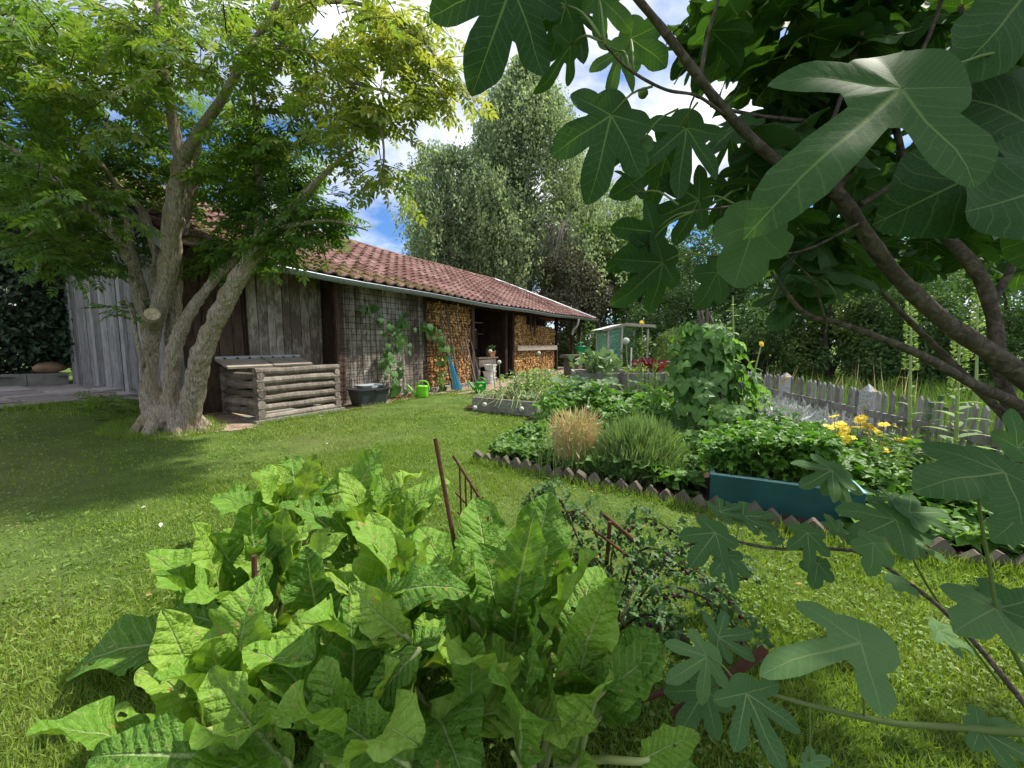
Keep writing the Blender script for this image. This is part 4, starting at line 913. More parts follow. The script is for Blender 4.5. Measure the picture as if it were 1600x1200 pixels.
T('dark broad-leaved shrub on the terrace left of the barn', 9.3, [(55, 470, 75, 85), (45, 335, 75, 70), (95, 445, 42, 65, .45, 9.2), (105, 350, 48, 55, .45, 9.2), (20, 530, 75, 50), (95, 530, 50, 45), (-40, 470, 80, 90), (60, 400, 70, 50)], 11500, .15, 'dark_leaf', 'shrub', 'broadleaf_shrub', seed=15, tpl=LEAF2, gap=-.9)
T('dark tree behind the terrace shrub on the left', 15, [(30, 330, 120, 110), (-80, 280, 120, 140), (100, 300, 70, 60)], 11000, .17, 'hedge_leaf', seed=16)
T('hazel bush showing under the open end of the barn roof', 23.5, [(905, 545, 30, 45, 1.2), (935, 560, 30, 35, 1.2), (890, 570, 30, 25, 1.0)], 5000, .16, 'mid_leaf', 'shrub', 'hazel_bush', seed=17)
# bare bleached branches over the purple shrub
db = empty('dead_branches', gv(3.7, 25)); tag(db, 'bleached bare drooping branches above the purple shrub', 'branches'); m = MB(); bb = at(925, 400, 25) - db.location
m.tube(spl([Vector((.6, 0, -.1)), Vector((.9, 0, 2.5)), bb], 10), list(np.linspace(.09, .04, 10)), 6)
c0 = at(868, 352, 25) - db.location; m.tube(spl([bb, at(900, 365, 25) - db.location, c0], 8), list(np.linspace(.045, .03, 8)), 6)
for k in range(60):
    a = c0 + Vector((rng.uniform(-.3, 1.3), rng.normal(0, .6), rng.uniform(-.4, .15))); ex = rng.uniform(-1.8, .7); ln = rng.uniform(1.0, 2.6)
    m.tube(spl([a, a + Vector((ex * .5, rng.normal(0, .3), .12)), a + Vector((ex, rng.normal(0, .4), -ln * .5)), a + Vector((ex * 1.25, rng.normal(0, .4), -ln))], 7), list(np.linspace(.018, .006, 7)), 3, cap=False)
m.build('twigs', M['dead_twig'], db)
# clipped box ball
tree('clipped_box_ball', 'clipped rounded box shrub beyond the bean tepee', 'shrub', gv(*list(at(1062, 560, 10.5))[:2]), [((at(1062, 550, 10.5).x, 10.5, 1.0), (.62, .62, .72)), ((at(1062, 550, 10.5).x, 10.5, .5), (.6, .6, .55))], 9000, .045, M['mid_leaf'], M['twig'], shell=.85, gap=-2)
# ------------------------------------------------------------------ garden plants
M['strawb'] = leaf_mat('strawberry_leaf', (0.055, 0.13, 0.026), (0.11, 0.22, 0.045), (0.20, 0.32, 0.08), tfac=.35)
M['bean'] = leaf_mat('bean_leaf', (0.06, 0.14, 0.035), (0.12, 0.235, 0.06), (0.22, 0.37, 0.11), tfac=.4)
M['zucc'] = leaf_mat('courgette_leaf', (0.028, 0.075, 0.025), (0.06, 0.13, 0.04), (0.12, 0.20, 0.07), tfac=.25, src='obj', vein=(7, .9, .02), vcol=(.16, .24, .12))
M['cuke'] = leaf_mat('cucumber_leaf', (0.05, 0.12, 0.03), (0.09, 0.19, 0.05), (0.16, 0.28, 0.08), tfac=.3, src='obj', vein=(6, .9, .02), vcol=(.18, .28, .12))
M['silver'] = leaf_mat('silver_leaf', (0.26, 0.28, 0.25), (0.42, 0.44, 0.41), (0.60, 0.61, 0.58), tfac=.15, tmul=(1, 1, 1))
M['herb'] = leaf_mat('grey_green_herb', (0.055, 0.10, 0.03), (0.11, 0.19, 0.06), (0.20, 0.29, 0.11), tfac=.3)
M['hyssop'] = leaf_mat('hyssop_leaf', (0.09, 0.15, 0.055), (0.17, 0.25, 0.10), (0.28, 0.36, 0.17), tfac=.35)
M['parsley'] = leaf_mat('parsley_leaf', (0.05, 0.13, 0.02), (0.10, 0.22, 0.03), (0.18, 0.33, 0.055), tfac=.35)
M['pale_plant'] = leaf_mat('pale_leaf', (0.10, 0.16, 0.05), (0.20, 0.29, 0.09), (0.36, 0.44, 0.18), tfac=.35)
M['onion'] = leaf_mat('onion_leaf', (0.10, 0.17, 0.08), (0.19, 0.28, 0.14), (0.33, 0.42, 0.24), tfac=.2)
M['straw'] = leaf_mat('ripe_straw', (0.40, 0.30, 0.14), (0.62, 0.50, 0.26), (0.76, 0.67, 0.42), tfac=.25, tmul=(1.1, 1, .8))
M['redleaf'] = leaf_mat('red_leaf', (0.06, 0.01, 0.015), (0.14, 0.025, 0.03), (0.24, 0.06, 0.05), tfac=.3, tmul=(1.4, .8, .8))
M['yellow'] = plain('yellow_petal', (0.95, 0.66, 0.03), .6, .2, .15, 9)
M['onion_head'] = plain('pale_onion_flower', (0.66, 0.68, 0.58), .9, .1, .4, 120, bump=.8)
M['mullein'] = leaf_mat('mullein_leaf', (0.10, 0.18, 0.05), (0.18, 0.28, 0.08), (0.30, 0.40, 0.14), tfac=.4, src='obj', vein=(9, .7, .02), vcol=(.36, .44, .2))
M['meadow'] = leaf_mat('meadow_grass', (0.07, 0.13, 0.03), (0.12, 0.20, 0.045), (0.20, 0.27, 0.08), tfac=.35, nscale=1.5)
lf, e_ = flower_leaves_args; lf.build('foliage', M['pale_plant'], e_)['kind'] = 'stuff'

def polar_leaf(lobes, nth=60, rings=4, cup=.12, fold=.10, serr=0.0, wave=.03, seed=0, cap=1.0, sinus=.18, raw=False):
    """lobed blade spread in XY about the stalk end, main lobe along +Y; lobes: (angle deg, length, half width)"""
    r_ = np.random.default_rng(seed); th = np.linspace(-PI, PI, nth + 1)[:-1] + PI / 2 + PI / nth * 0
    rs = np.linspace(0.004, 1.25, 260); X = np.cos(th)[:, None] * rs; Y = np.sin(th)[:, None] * rs
    inside = np.hypot(X, Y) < sinus
    for a, L, w in lobes:
        c, s = math.cos(math.radians(a)), math.sin(math.radians(a))
        ss = (-X * s + Y * c) / L; tt = np.abs(X * c + Y * s)
        prof = w * (0.58 + 0.42 * np.sin(PI * np.clip(ss, 0, 1) ** 1.8)) * np.sqrt(np.clip(1 - (np.clip(ss - .74, 0, 1) / .26) ** 2, 0, 1))
        prof = prof * np.clip(ss / .10 + .5, 0, 1)
        inside |= (ss > 0) & (ss < 1) & (tt < prof)
    first_out = np.argmin(np.concatenate([inside, np.zeros((nth, 1), bool)], 1), 1); R = rs[np.clip(first_out - 1, 0, 259)]
    if serr: R = R * (1 + serr * (np.arange(nth) % 2 - .5) * 2)
    V = [[0, 0, 0]]; 
    for k in range(1, rings + 1):
        f = (k / rings) ** .9
        for i in range(nth): V.append([math.cos(th[i]) * R[i] * f, math.sin(th[i]) * R[i] * f, 0])
    V = np.array(V); A = np.radians([l[0] for l in lobes]); Ls = np.array([l[1] for l in lobes])
    def lobe_of(P): # nearest lobe axis
        ang = np.arctan2(-P[:, 0], P[:, 1]); d = np.abs((ang[:, None] - A[None] + PI) % (2 * PI) - PI); return np.argmin(d, 1)
    def st(P, j): c, s = np.cos(A[j]), np.sin(A[j]); return P[:, 0] * c + P[:, 1] * s, (-P[:, 0] * s + P[:, 1] * c)
    j = lobe_of(V); t, s = st(V, j); rad = np.hypot(V[:, 0], V[:, 1])
    V[:, 2] = fold * np.abs(t) - cup * rad ** 2 + wave * np.sin(V[:, 0] * 9 + r_.uniform(0, 6)) * rad * np.sin(V[:, 1] * 7 + r_.uniform(0, 6))
    T3 = np.array([[0, 1 + i, 1 + (i + 1) % nth] for i in range(nth)]); Q = []
    for k in range(1, rings):
        a = 1 + (k - 1) * nth; b = 1 + k * nth
        for i in range(nth): Q.append([a + i, b + i, b + (i + 1) % nth, a + (i + 1) % nth])
    Q = np.array(Q).reshape(-1, 4); cor = []
    for F in (T3, Q):
        if len(F) == 0: continue
        cen = V[F].mean(1); jj = lobe_of(cen)
        for q_ in range(1): pass
        Pc = V[F].reshape(-1, 3); jr = np.repeat(jj, F.shape[1]); t, s = st(Pc, jr); cor.append(np.stack([t / Ls[jr], s / Ls[jr], 0 * t], 1))
    if raw: return V, [T3, Q], np.stack([st(V, lobe_of(V))[0], st(V, lobe_of(V))[1], 0 * V[:, 0]], 1)
    me = mk('leaf', V, [T3, Q], corner={'luv': np.concatenate(cor)}, smooth=True); return me
def place_mat(p0, p1, nrm, sc=None):
    p0, p1 = Vector(p0), Vector(p1); f = p1 - p0; L = f.length; f.normalize(); n = Vector(nrm); n = (n - f * n.dot(f)).normalized(); x = f.cross(n); L = sc or L
    return Matrix(((x.x * L, f.x * L, n.x * L, p0.x), (x.y * L, f.y * L, n.y * L, p0.y), (x.z * L, f.z * L, n.z * L, p0.z), (0, 0, 0, 1)))
def cam_n(p): return (Vector((0, 0, CAM_H)) - Vector(p)).normalized()
TRI = merge_tpl([(leaf_tpl(.78, 2, fold=.2, bend=.2, pw=.8), rz(math.radians(a)), (0, 0.05, 0)) for a in (0, 72, -72)])
HEART = merge_tpl([(leaf_tpl(.85, 4, fold=.12, bend=.3, pw=.62), rz(math.radians(a)) * s_, (0, .12, 0)) for a, s_ in ((0, 1.0), (80, .85), (-80, .85))])
BLADE = (np.array([[-.5, 0, 0], [.5, 0, 0], [-.4, .5, .0], [.4, .5, 0], [0, 1, -.12]]), [np.array([[0, 1, 3, 2]]), np.array([[2, 3, 4]])], np.array([[0, 0, 0], [0, 0, 0], [0, .5, 0], [0, .5, 0], [0, 1, 0]]))
def scatter_foliage(name, n, P, size, mat, parent, tpl=TRI, up=1.0, rnd=.45, rn=(.5, .22)):
    f = rng.normal(0, 1, (n, 3)) * np.array([1, 1, .4]); nr = np.tile([0, 0, up], (n, 1)) + rng.normal(0, rnd, (n, 3))
    b = Bulk().add(tpl, P, frames(f, nr), size, np.clip(rng.normal(*rn, n), 0, 1)); o = b.build(name, mat, parent); o['kind'] = 'stuff'; return o

# cucumber vines on the mesh
cuke_me = []
for k in range(3):
    me = polar_leaf([(0, 1.0, .42), (52, .85, .40), (-52, .85, .40), (110, .72, .36), (-110, .72, .36)], 48, 3, cup=.25, fold=.12, serr=.03, wave=.06, seed=k, sinus=.3); me.materials.append(M['cuke']); cuke_me.append(me)
def vine(label, path, n, spread, sz, o0):
    e = empty('cucumber_vine', bl(path[0][0], o0, 0), 0); tag(e, label, 'vine', 'cucumber vines on the barn'); m = MB(); pts = spl([bl(s, o0 - .02, z) - e.location for s, z in path], 20); m.tube(pts, .008, 5); m.build('stem', M['shoot'], e)
    for k in range(n):
        t = (k + rng.random()) / n; p = Vector(pts[min(19, int(t * 20))]) + e.location; nb = bl(0, -1) - bl(0, 0); sb = bl(1, 0) - bl(0, 0)
        p = p + sb * rng.normal(0, spread) + nb * rng.uniform(.04, .24) + Vector((0, 0, rng.normal(0, .08)))
        d = Vector((rng.normal(0, .5), rng.normal(0, .3), -1)); o = obj('leaf', cuke_me[k % 3], None, e); mw = place_mat(p, p + d.normalized(), nb + Vector((rng.normal(0, .4), rng.normal(0, .4), .55)), sz * rng.uniform(.7, 1.25))
        o.matrix_local = Matrix.Translation(-e.location) @ mw
vine('large cucumber vine climbing the wire mesh to half height', [(.15, .05), (.05, .5), (.1, .9), (.25, 1.25), (.4, 1.55), (.3, 1.8)], 62, .17, .125, -.16)
vine('cucumber vine climbing over the firewood left of the poles', [(1.62, .05), (1.75, .5), (1.85, 1.0), (1.7, 1.4), (1.35, 1.65), (1.2, 1.7)], 42, .11, .125, -.16)
vine('wisp of cucumber leaves high on the mesh', [(-.1, 1.5), (-.25, 1.7), (-.6, 1.95), (-.5, 2.0)], 16, .13, .12, -.16)
# chips under the vines
n = 500; s_, v_ = rng.normal(.35, .35, n), rng.uniform(-.65, -.1, n); P = np.array([list(bg(a, b, .015)) for a, b in zip(s_, v_)])
tag(Bulk().add(DIA, P, frames(rng.normal(0, 1, (n, 3)) * [1, 1, .2], np.tile([0, 0, 1.], (n, 1)) + rng.normal(0, .3, (n, 3))), rng.uniform(.03, .08, n), rng.random(n)).build('bark_chips', M['chips']), 'reddish bark chips under the vines', 'mulch', kind='stuff')

# raised bed in front of the barn
rb = empty('raised_bed', bg(0.6, -3.5), BRZ); tag(rb, 'low raised bed of grey boards with flowering onions', 'raised bed')
for (c, s_) in (((-1.0, 0, .12), (.05, 1.32, .26)), ((0, .66, .12), (2.0, .05, .255)), ((0, -.66, .12), (2.0, .05, .255)), ((1.0, 0, .12), (.05, 1.25, .25))): MB().box(c, s_, jit=.003).build('board', M['bed_wood'], rb)
MB().box((0, 0, .11), (1.95, 1.28, .2)).build('soil', M['soil'], rb)
n = 900; P = np.stack([rng.normal(.35, .4, n), rng.normal(.0, .33, n), .25 + rng.random(n) * .5], 1); P[:, 2] *= 1 - .25 * np.abs(P[:, 1])
pp = empty('pepper_plant', rb.location, BRZ); tag(pp, 'pale leafy plants crowding the onion bed', 'plant'); scatter_foliage('foliage', n, P, rng.uniform(.06, .12, n), M['pale_plant'], pp, LEAF3)
m = MB()
for k in range(16): m.tube([(rng.normal(.3, .35), rng.normal(0, .3), .15), (rng.normal(.3, .4), rng.normal(0, .35), .7)], .006, 4, cap=False)
m.build('stems', M['shoot'], pp)['kind'] = 'stuff'
hd = MB(); hd.lathe([(0, -1), (.5, -.87), (.87, -.5), (1, 0), (.87, .5), (.5, .87), (0, 1)], 12); hv = hd.mesh('flower_head', True); hv.materials.append(M['onion_head'])
for k, (px, py, Y, bx, by) in enumerate(((766, 549, 7.9, 775, 622), (780, 566, 7.6, 782, 622), (842, 552, 8.6, 850, 620), (858, 580, 8.4, 862, 620), (869, 590, 8.0, 880, 622), (803, 590, 8.2, 810, 620), (757, 632, 7.1, 785, 620), (742, 637, 7.1, 790, 618), (815, 639, 6.6, 800, 615), (875, 600, 7.4, 890, 625), (978, 533, 6.2, 985, 600), (1002, 672, 5.5, 1004, 660), (918, 637, 5.4, 922, 660))):
    h = at(px, py, Y); b = gv(at(bx, by, Y + .15).x, Y + .15, .12 if py > 620 else .2); e = empty('flowering_onion', b)
    tag(e, ['tallest flowering onion leaning left over the bed corner', 'flowering onion beside the tallest one', 'flowering onion before the right firewood stack', 'flowering onion above the courgette leaves, upper', 'flowering onion above the courgette leaves, lower', 'small flowering onion among the pale leaves', 'bent onion head resting at the bed corner, inner', 'bent onion head resting at the bed corner, outer', 'bent onion head hanging over the front board', 'onion head half hidden in the courgette leaves', 'large leek head before the netted shelter', 'onion head low among the strawberry leaves', 'onion head above the ripe straw'][k], 'onion', 'flowering onions')
    mid = (h + b) / 2 + Vector((0, 0, .25 if py > 620 else .05)); m = MB(); m.tube(spl([(0, 0, -.05), mid - b, h - b], 10), [.011] * 5 + [.008] * 5, 6); m.build('stem', M['onion'] if False else M['pale_stem'], e)
    o = obj('flower_head', hv, None, e, loc=h - b); r = .042 if k not in (5, 9, 11, 12) else .028; r = .055 if k == 10 else r; o.scale = (r, r, r)
n = 120; ol = empty('onion_leaves', rb.location, BRZ); tag(ol, 'limp grey-green onion leaves flopping over the bed edge', 'leaves'); m = MB()
for k in range(n):
    x0, y0 = rng.uniform(-.95, .2), rng.uniform(-.6, .6); a = rng.uniform(0, 6.28); L = rng.uniform(.3, .6); r = .008
    m.tube(spl([(x0, y0, .2), (x0 + .1 * math.cos(a), y0 + .1 * math.sin(a), .2 + .35 * L), (x0 + L * .6 * math.cos(a), y0 + L * .6 * math.sin(a), .24), (x0 + L * math.cos(a), y0 + L * math.sin(a), .14)], 7), [r, r, r, r * .8, r * .6, r * .4, r * .2], 4, cap=False)
m.build('blades', M['pale_stem'], ol)['kind'] = 'stuff'

# courgettes
zu = []
for k in range(3):
    me = polar_leaf([(0, 1.0, .26), (48, .88, .24), (-48, .88, .24), (100, .75, .24), (-100, .75, .24), (148, .5, .2), (-148, .5, .2)], 72, 4, cup=-.15, fold=.2, serr=.045, wave=.08, seed=k + 7, sinus=.34); me.materials.append(M['zucc']); zu.append(me)
for pi, (px, py, Y, nl, lab) in enumerate(((930, 660, 6.4, 15, 'courgette plant with big lobed leaves left of the grey bed'), (985, 650, 6.9, 11, 'courgette plant with big lobed leaves before the grey bed'), (880, 640, 7.0, 9, 'courgette plant spilling beside the onion bed'))):
    b = gv(at(px, py, Y).x, Y); e = empty('courgette_plant', b); tag(e, lab, 'plant', 'courgette plants')
    for k in range(nl):
        a = k * 2.4 + rng.normal(0, .3); R_ = rng.uniform(.15, .6); h = rng.uniform(.35, .72) - R_ * .25; tip = Vector((math.cos(a) * R_, math.sin(a) * R_, h)); m = MB(); m.tube(spl([(0, 0, 0.02), (tip.x * .4, tip.y * .4, h * .7), tip], 8), list(np.linspace(.014, .008, 8)), 6); m.build('stalk', M['pale_stem'], e)
        o = obj('leaf', zu[k % 3], None, e); o.matrix_local = place_mat(tip, tip + Vector((math.cos(a), math.sin(a), rng.normal(-.1, .25))), (rng.normal(0, .35), rng.normal(-.25, .3), 1), rng.uniform(.15, .24))
    for k in range(2):
        c = Vector((rng.normal(0, .25), rng.normal(-.2, .15), .32)); m = MB(); m.lathe([(.008, 0), (.02, .03), (.05, .07), (.062, .075)], 10); m.build('blossom', M['yellow'], e, loc=c, rot=(rng.normal(0, .4), rng.normal(0, .4), 0))

# grey stone-clad raised bed with salad and beet, behind
gb = empty('tall_raised_bed', gv(2.15, 8.15), BRZ - PI / 2 + .45); tag(gb, 'tall grey weathered raised bed behind the courgettes', 'raised bed')
for r in range(4):
    z = .09 + r * .175
    for (c, s_) in (((0, -.5, z), (1.75, .05, .165)), ((-.87, 0, z), (.05, .95, .165)), ((.87, 0, z), (.05, .95, .165)), ((0, .5, z), (1.75, .05, .165))): MB().box(c, s_, jit=.004).build('board', M['bed_wood'], gb)
MB().box((0, 0, .32), (1.7, .95, .62)).build('soil', M['soil'], gb)
for x in (-.84, .0, .84): MB().box((x, -.545, .36), (.07, .04, .72)).build('stake', M['log_wood'], gb)
def tuft(name, label, cat, loc, n, R_, h, size, mat, tpl=LEAF3, group=None, up=.4):
    e = empty(name, loc); tag(e, label, cat, group); P = np.stack([rng.normal(0, R_ * .5, n), rng.normal(0, R_ * .5, n), rng.random(n) ** .7 * h], 1); f = P * [1.2, 1.2, .3] / max(R_, .05) + rng.normal(0, .4, (n, 3)) + np.array([0, 0, .4])
    b = Bulk().add(tpl, P, frames(f, np.tile([0, -.2, up], (n, 1)) + rng.normal(0, .5, (n, 3))), rng.uniform(.7, 1.2, n) * size, np.clip(rng.normal(.5, .22, n), 0, 1)); b.build('foliage', M[mat], e)['kind'] = 'stuff'
    m = MB()
    for k in range(7): m.tube([(rng.normal(0, R_ * .15), rng.normal(0, R_ * .15), -.02), (rng.normal(0, R_ * .4), rng.normal(0, R_ * .4), h * .8)], .006, 4, cap=False)
    m.build('stems', M['shoot'], e)['kind'] = 'stuff'; return e
gz_ = float(gz(2.15, 8.15)) + .64
tuft('red_beet_plant', 'dark red leafy plant on the tall grey bed', 'plant', (2.85, 8.2, gz_), 130, .3, .26, .13, 'redleaf'); tuft('lettuce', 'pale lettuce on the tall grey bed', 'lettuce', (2.45, 8.0, gz_), 50, .16, .12, .11, 'pale_plant'); tuft('lettuce', 'yellow-green lettuce at the right corner of the tall grey bed', 'lettuce', (3.1, 8.35, gz_), 50, .14, .15, .11, 'pale_plant')
tuft('leek_clump', 'clump of grey-green leeks at the left of the tall bed', 'plant', (1.7, 7.9, gz_), 120, .35, .4, .16, 'onion', BLADE)
# netted tomato shelter
sh = empty('tomato_shelter', gv(at(970, 560, 10.6).x, 10.6), 0.15); sh.scale = (.74, .74, 1); tag(sh, 'small wooden tomato shelter with green netting and a slanted roof', 'shelter')
z0 = float(gz(2.9, 10.6)); top = at(925, 516, 10.6).z - z0
for x, y, h in ((-.72, -.55, top - .04), (-.25, -.6, top + .08), (.72, -.55, top + .02), (-.72, .5, top - .04), (.72, .5, top + .02)): MB().box((x, y, h / 2), (.06, .06, h)).build('post', M['pale_wood'] if 'pale_wood' in M else M['new_wood'], sh)
MB().bar((-.95, -.62, top - .02), (-.15, -.68, top + .13), .05, .06).build('roof_edge', M['new_wood'], sh); MB().bar((-.15, -.68, top + .13), (.95, -.62, top + .09), .05, .07).build('roof_edge', M['new_wood'], sh)
m = MB(); V = [[-.95, -.6, top], [-.15, -.66, top + .15], [.95, -.6, top + .11], [.95, .6, top + .11], [-.15, .6, top + .15], [-.95, .6, top]]; m.add(V, [[[0, 1, 4, 5], [1, 2, 3, 4]]])
q = NT('green_netting'); v = q.coord('Object', (1, 1, 1)); 
ck = q.n('ShaderNodeTexNoise'); ck.inputs['Scale'].default_value = 160; q.t.links.new(v, ck.inputs['Vector'])
p = q.n('ShaderNodeBsdfPrincipled'); p.inputs['Base Color'].default_value = (.22, .56, .40, 1); p.inputs['Roughness'].default_value = .6; tr_ = q.n('ShaderNodeBsdfTransparent'); mxs = q.n('ShaderNodeMixShader'); q.t.links.new(q.ramp(ck.outputs['Fac'], [(.50, .0), (.56, 1.0)]), mxs.inputs[0]); q.t.links.new(tr_.outputs[0], mxs.inputs[1]); q.t.links.new(p.outputs[0], mxs.inputs[2]); oo = q.n('ShaderNodeOutputMaterial'); q.t.links.new(mxs.outputs[0], oo.inputs[0]); M['net'] = q.mat
m.build('roof_sheet', M['white'], sh)
m = MB(); m.add([[-.72, -.52, .05], [-.25, -.57, .05], [-.25, -.57, top + .1], [-.72, -.52, top - .06]], [[[0, 1, 2, 3]]]); m.build('net_panel', M['net'], sh); m = MB(); m.add([[-.75, -.5, .05], [-.75, .5, .05], [-.75, .5, top - .06], [-.75, -.5, top - .06]], [[[0, 1, 2, 3]]]); m.build('net_panel', M['net'], sh)
m = MB(); m.add([[-.72, .45, .05], [.72, .45, .05], [.72, .45, top], [-.72, .45, top + .05]], [[[0, 1, 2, 3]]]); m.build('net_panel', M['net'], sh)
tp_ = empty('tomato_plants', sh.location); tag(tp_, 'tall tomato plants inside the netted shelter', 'plant'); n = 900; scatter_foliage('foliage', n, np.stack([rng.uniform(-.3, .7, n), rng.uniform(-.5, .4, n), .2 + rng.random(n) * (top - .35)], 1), rng.uniform(.08, .15, n), M['herb'], tp_, LEAF3)
m = MB(); m.tube([(.05, -.75, 0), (.05, -.75, top * .72)], .02, 6); st_ = m.build('white_stake', M['white'], None, loc=sh.location); tag(st_, 'white upright stake before the tomato shelter', 'stake')

# bean tepee
bt = empty('bean_tepee', gv(2.56, 5.05)); tag(bt, 'tepee of rough poles overgrown with climbing beans', 'bean tepee'); apex = at(1100, 500, 5.05) - bt.location
for k in range(7):
    a = k * 2 * PI / 7 + .3; b = Vector((math.cos(a) * .5, math.sin(a) * .5, -.05)); t = apex + (apex - b).normalized() * rng.uniform(.06, .2) + Vector((rng.normal(0, .06), rng.normal(0, .06), 0)); m = MB(); m.tube(spl([b, b.lerp(t, .5) + Vector((rng.normal(0, .015), rng.normal(0, .015), 0)), t], 7), list(np.linspace(.024, .016, 7)), 6); m.build('pole', M['log_wood'], bt)
n = 470; t = rng.random(n) ** .85; a = rng.uniform(0, 2 * PI, n); r = (.62 - .42 * t) * (1 + .25 * np.sin(a * 3 + t * 5)) * rng.uniform(.45, 1.28, n); kq = sinnoise(np.stack([np.cos(a) * .6, np.sin(a) * .6, t * 1.6], 1), 5, 15) > -.75; n = int(kq.sum()); t, a, r = t[kq], a[kq], r[kq]; P = np.stack([np.cos(a) * r + apex.x * t, np.sin(a) * r + apex.y * t, .08 + t * (apex.z - .14)], 1); out = np.stack([np.cos(a), np.sin(a), 0 * a], 1)
b = Bulk().add(HEART, P, frames(out * .6 + np.array([0, 0, -.9]) + rng.normal(0, .3, (n, 3)), out + np.array([0, 0, .8]) + rng.normal(0, .3, (n, 3))), rng.uniform(.10, .17, n), np.clip(rng.normal(.5, .22, n), 0, 1)); b.build('foliage', M['bean'], bt)['kind'] = 'stuff'
for k in range(14):
    a = rng.uniform(3.3, 6.0); t = rng.uniform(.2, .75); r = .5 - .3 * t; p = Vector((math.cos(a) * r + apex.x * t, math.sin(a) * r, t * apex.z)); m = MB(); m.tube(spl([(0, 0, 0), (.01, -.02, -.08), (.0, -.02, -.17)], 6), [.004, .007, .008, .008, .006, .002], 5); m.build('bean_pod', M['pale_stem'], bt, loc=p)
# poles of the wigwam top sticks and sunflowers
sf_leaf = mk('leaf', *leaf_tpl(.75, 5, fold=.1, bend=.25, pw=.7)[:2], attrs={'luv': leaf_tpl(.75, 5)[2]}, smooth=True); sf_leaf.materials.append(M['mullein'])
ray_m = MB()
for k in range(18):
    a = k * 2 * PI / 18 + rng.normal(0, .05); c, s = math.cos(a), math.sin(a); z = rng.normal(.0, .1); ray_m.add([[c * .3, s * .3, 0], [c * .7 - s * .13, s * .7 + c * .13, .03 + z * .5], [c, s, z], [c * .7 + s * .13, s * .7 - c * .13, .03 + z * .5]], [[[0, 1, 2, 3]]])
ray_m.lathe([(.36, 0), (.30, .08), (.15, .13), (0, .14)], 10); daisy_me = ray_m.mesh('flower_head'); daisy_me.materials.append(M['yellow'])
def sunflower(label, base, top_, nl, flower=None, size=.15):
    e = empty('sunflower', base); tag(e, label, 'sunflower', 'sunflowers'); d = Vector(top_) - Vector(base); m = MB(); m.tube(spl([(0, 0, -.03), d * .5 + Vector((.03, 0, 0)), d], 9), list(np.linspace(.016, .008, 9)), 6); m.build('stem', M['pale_stem'], e)
    for k in range(nl):
        t = .35 + .62 * k / nl; p = d * t; a = k * 2.4; o = obj('leaf', sf_leaf, None, e); o.matrix_local = place_mat(p, p + Vector((math.cos(a), math.sin(a), -.1 + .4 * (t > .85))), (0, 0, 1), size * (1.2 - t * .6))
    if flower: o = obj('flower_head', daisy_me, None, e, loc=d); o.scale = [flower] * 3; o.rotation_euler = (1.2, .5, 0)
sunflower('tall budding sunflower rising behind the bean tepee', gv(at(1145, 600, 5.7).x, 5.7), at(1145, 462, 5.7), 16)
sunflower('sunflower nodding at the right of the bean tepee', gv(at(1150, 600, 5.5).x, 5.5), at(1190, 537, 5.5), 8, .045)
sunflower('sunflower blooming above the tomato shelter', gv(at(1003, 600, 11.6).x, 11.6), at(1003, 504, 11.6), 6, .085)
# upright rosemary
n = 700; e = empty('rosemary', gv(2.35, 6.6)); tag(e, 'upright pale green rosemary left of the bean tepee', 'shrub'); a = rng.uniform(0, 6.28, n); k_ = rng.integers(0, 14, n); sx, sy = rng.normal(0, .16, 14), rng.normal(0, .16, 14); hh = rng.uniform(.6, 1.05, 14); t = rng.random(n)
Bulk().add(BLADE, np.stack([sx[k_] * (.6 + t * .5), sy[k_] * (.6 + t * .5), t * hh[k_]], 1), frames(np.stack([np.cos(a), np.sin(a), 1.0 + 0 * a], 1), rng.normal(0, 1, (n, 3))), np.stack([np.full(n, .018), np.full(n, .10), np.full(n, .1)], 1), rng.uniform(.4, .9, n)).build('foliage', M['herb'], e)['kind'] = 'stuff'
m = MB()
for k in range(14): m.tube([(sx[k] * .6, sy[k] * .6, 0), (sx[k] * 1.1, sy[k] * 1.1, hh[k])], .006, 4, cap=False)
m.build('stems', M['shoot'], e)['kind'] = 'stuff'

# ripe straw clump
sw = empty('ripe_grain', gv(.62, 3.86)); tag(sw, 'clump of ripe straw-coloured grain in the bed', 'grain'); n = 1150; a = rng.uniform(0, 6.28, n); r = np.sqrt(rng.random(n)) * .145; P = np.stack([np.cos(a) * r * 1.05, np.sin(a) * r * .8, np.zeros(n)], 1); hh = rng.uniform(.30, .60, n) * (1 - .5 * (r / .145) ** 2 * rng.random(n)); lean = np.stack([np.cos(a) * .10 + rng.normal(0, .06, n), np.sin(a) * .08 + rng.normal(0, .06, n), np.ones(n)], 1)
bk = Bulk().add(BLADE, P, frames(lean, rng.normal(0, 1, (n, 3)) * [1, 1, .1]), np.stack([np.full(n, .005), hh, hh], 1), rng.random(n))
f = lean / np.linalg.norm(lean, axis=1)[:, None]; P2 = P + f * hh[:, None] * .97; bk.add(LEAF2, P2, frames(f * .9 + np.stack([np.cos(a) * .3, np.sin(a) * .3, rng.uniform(-1.4, .6, n)], 1) + rng.normal(0, .25, (n, 3)), rng.normal(0, 1, (n, 3))), np.stack([np.full(n, .014), rng.uniform(.05, .16, n), np.full(n, .05)], 1), rng.random(n))
bk.build('stalks', M['straw'], sw)['kind'] = 'stuff'
n = 150; P = np.stack([rng.normal(0, .2, n), rng.normal(0, .15, n), np.zeros(n)], 1); Bulk().add(BLADE, P, frames(rng.normal(0, .12, (n, 3)) + [0, 0, 1], rng.normal(0, 1, (n, 3))), np.stack([np.full(n, .006), rng.uniform(.5, .72, n), np.full(n, .3)], 1), rng.uniform(.6, 1, n)).build('green_stalks', M['pale_plant'], sw)['kind'] = 'stuff'
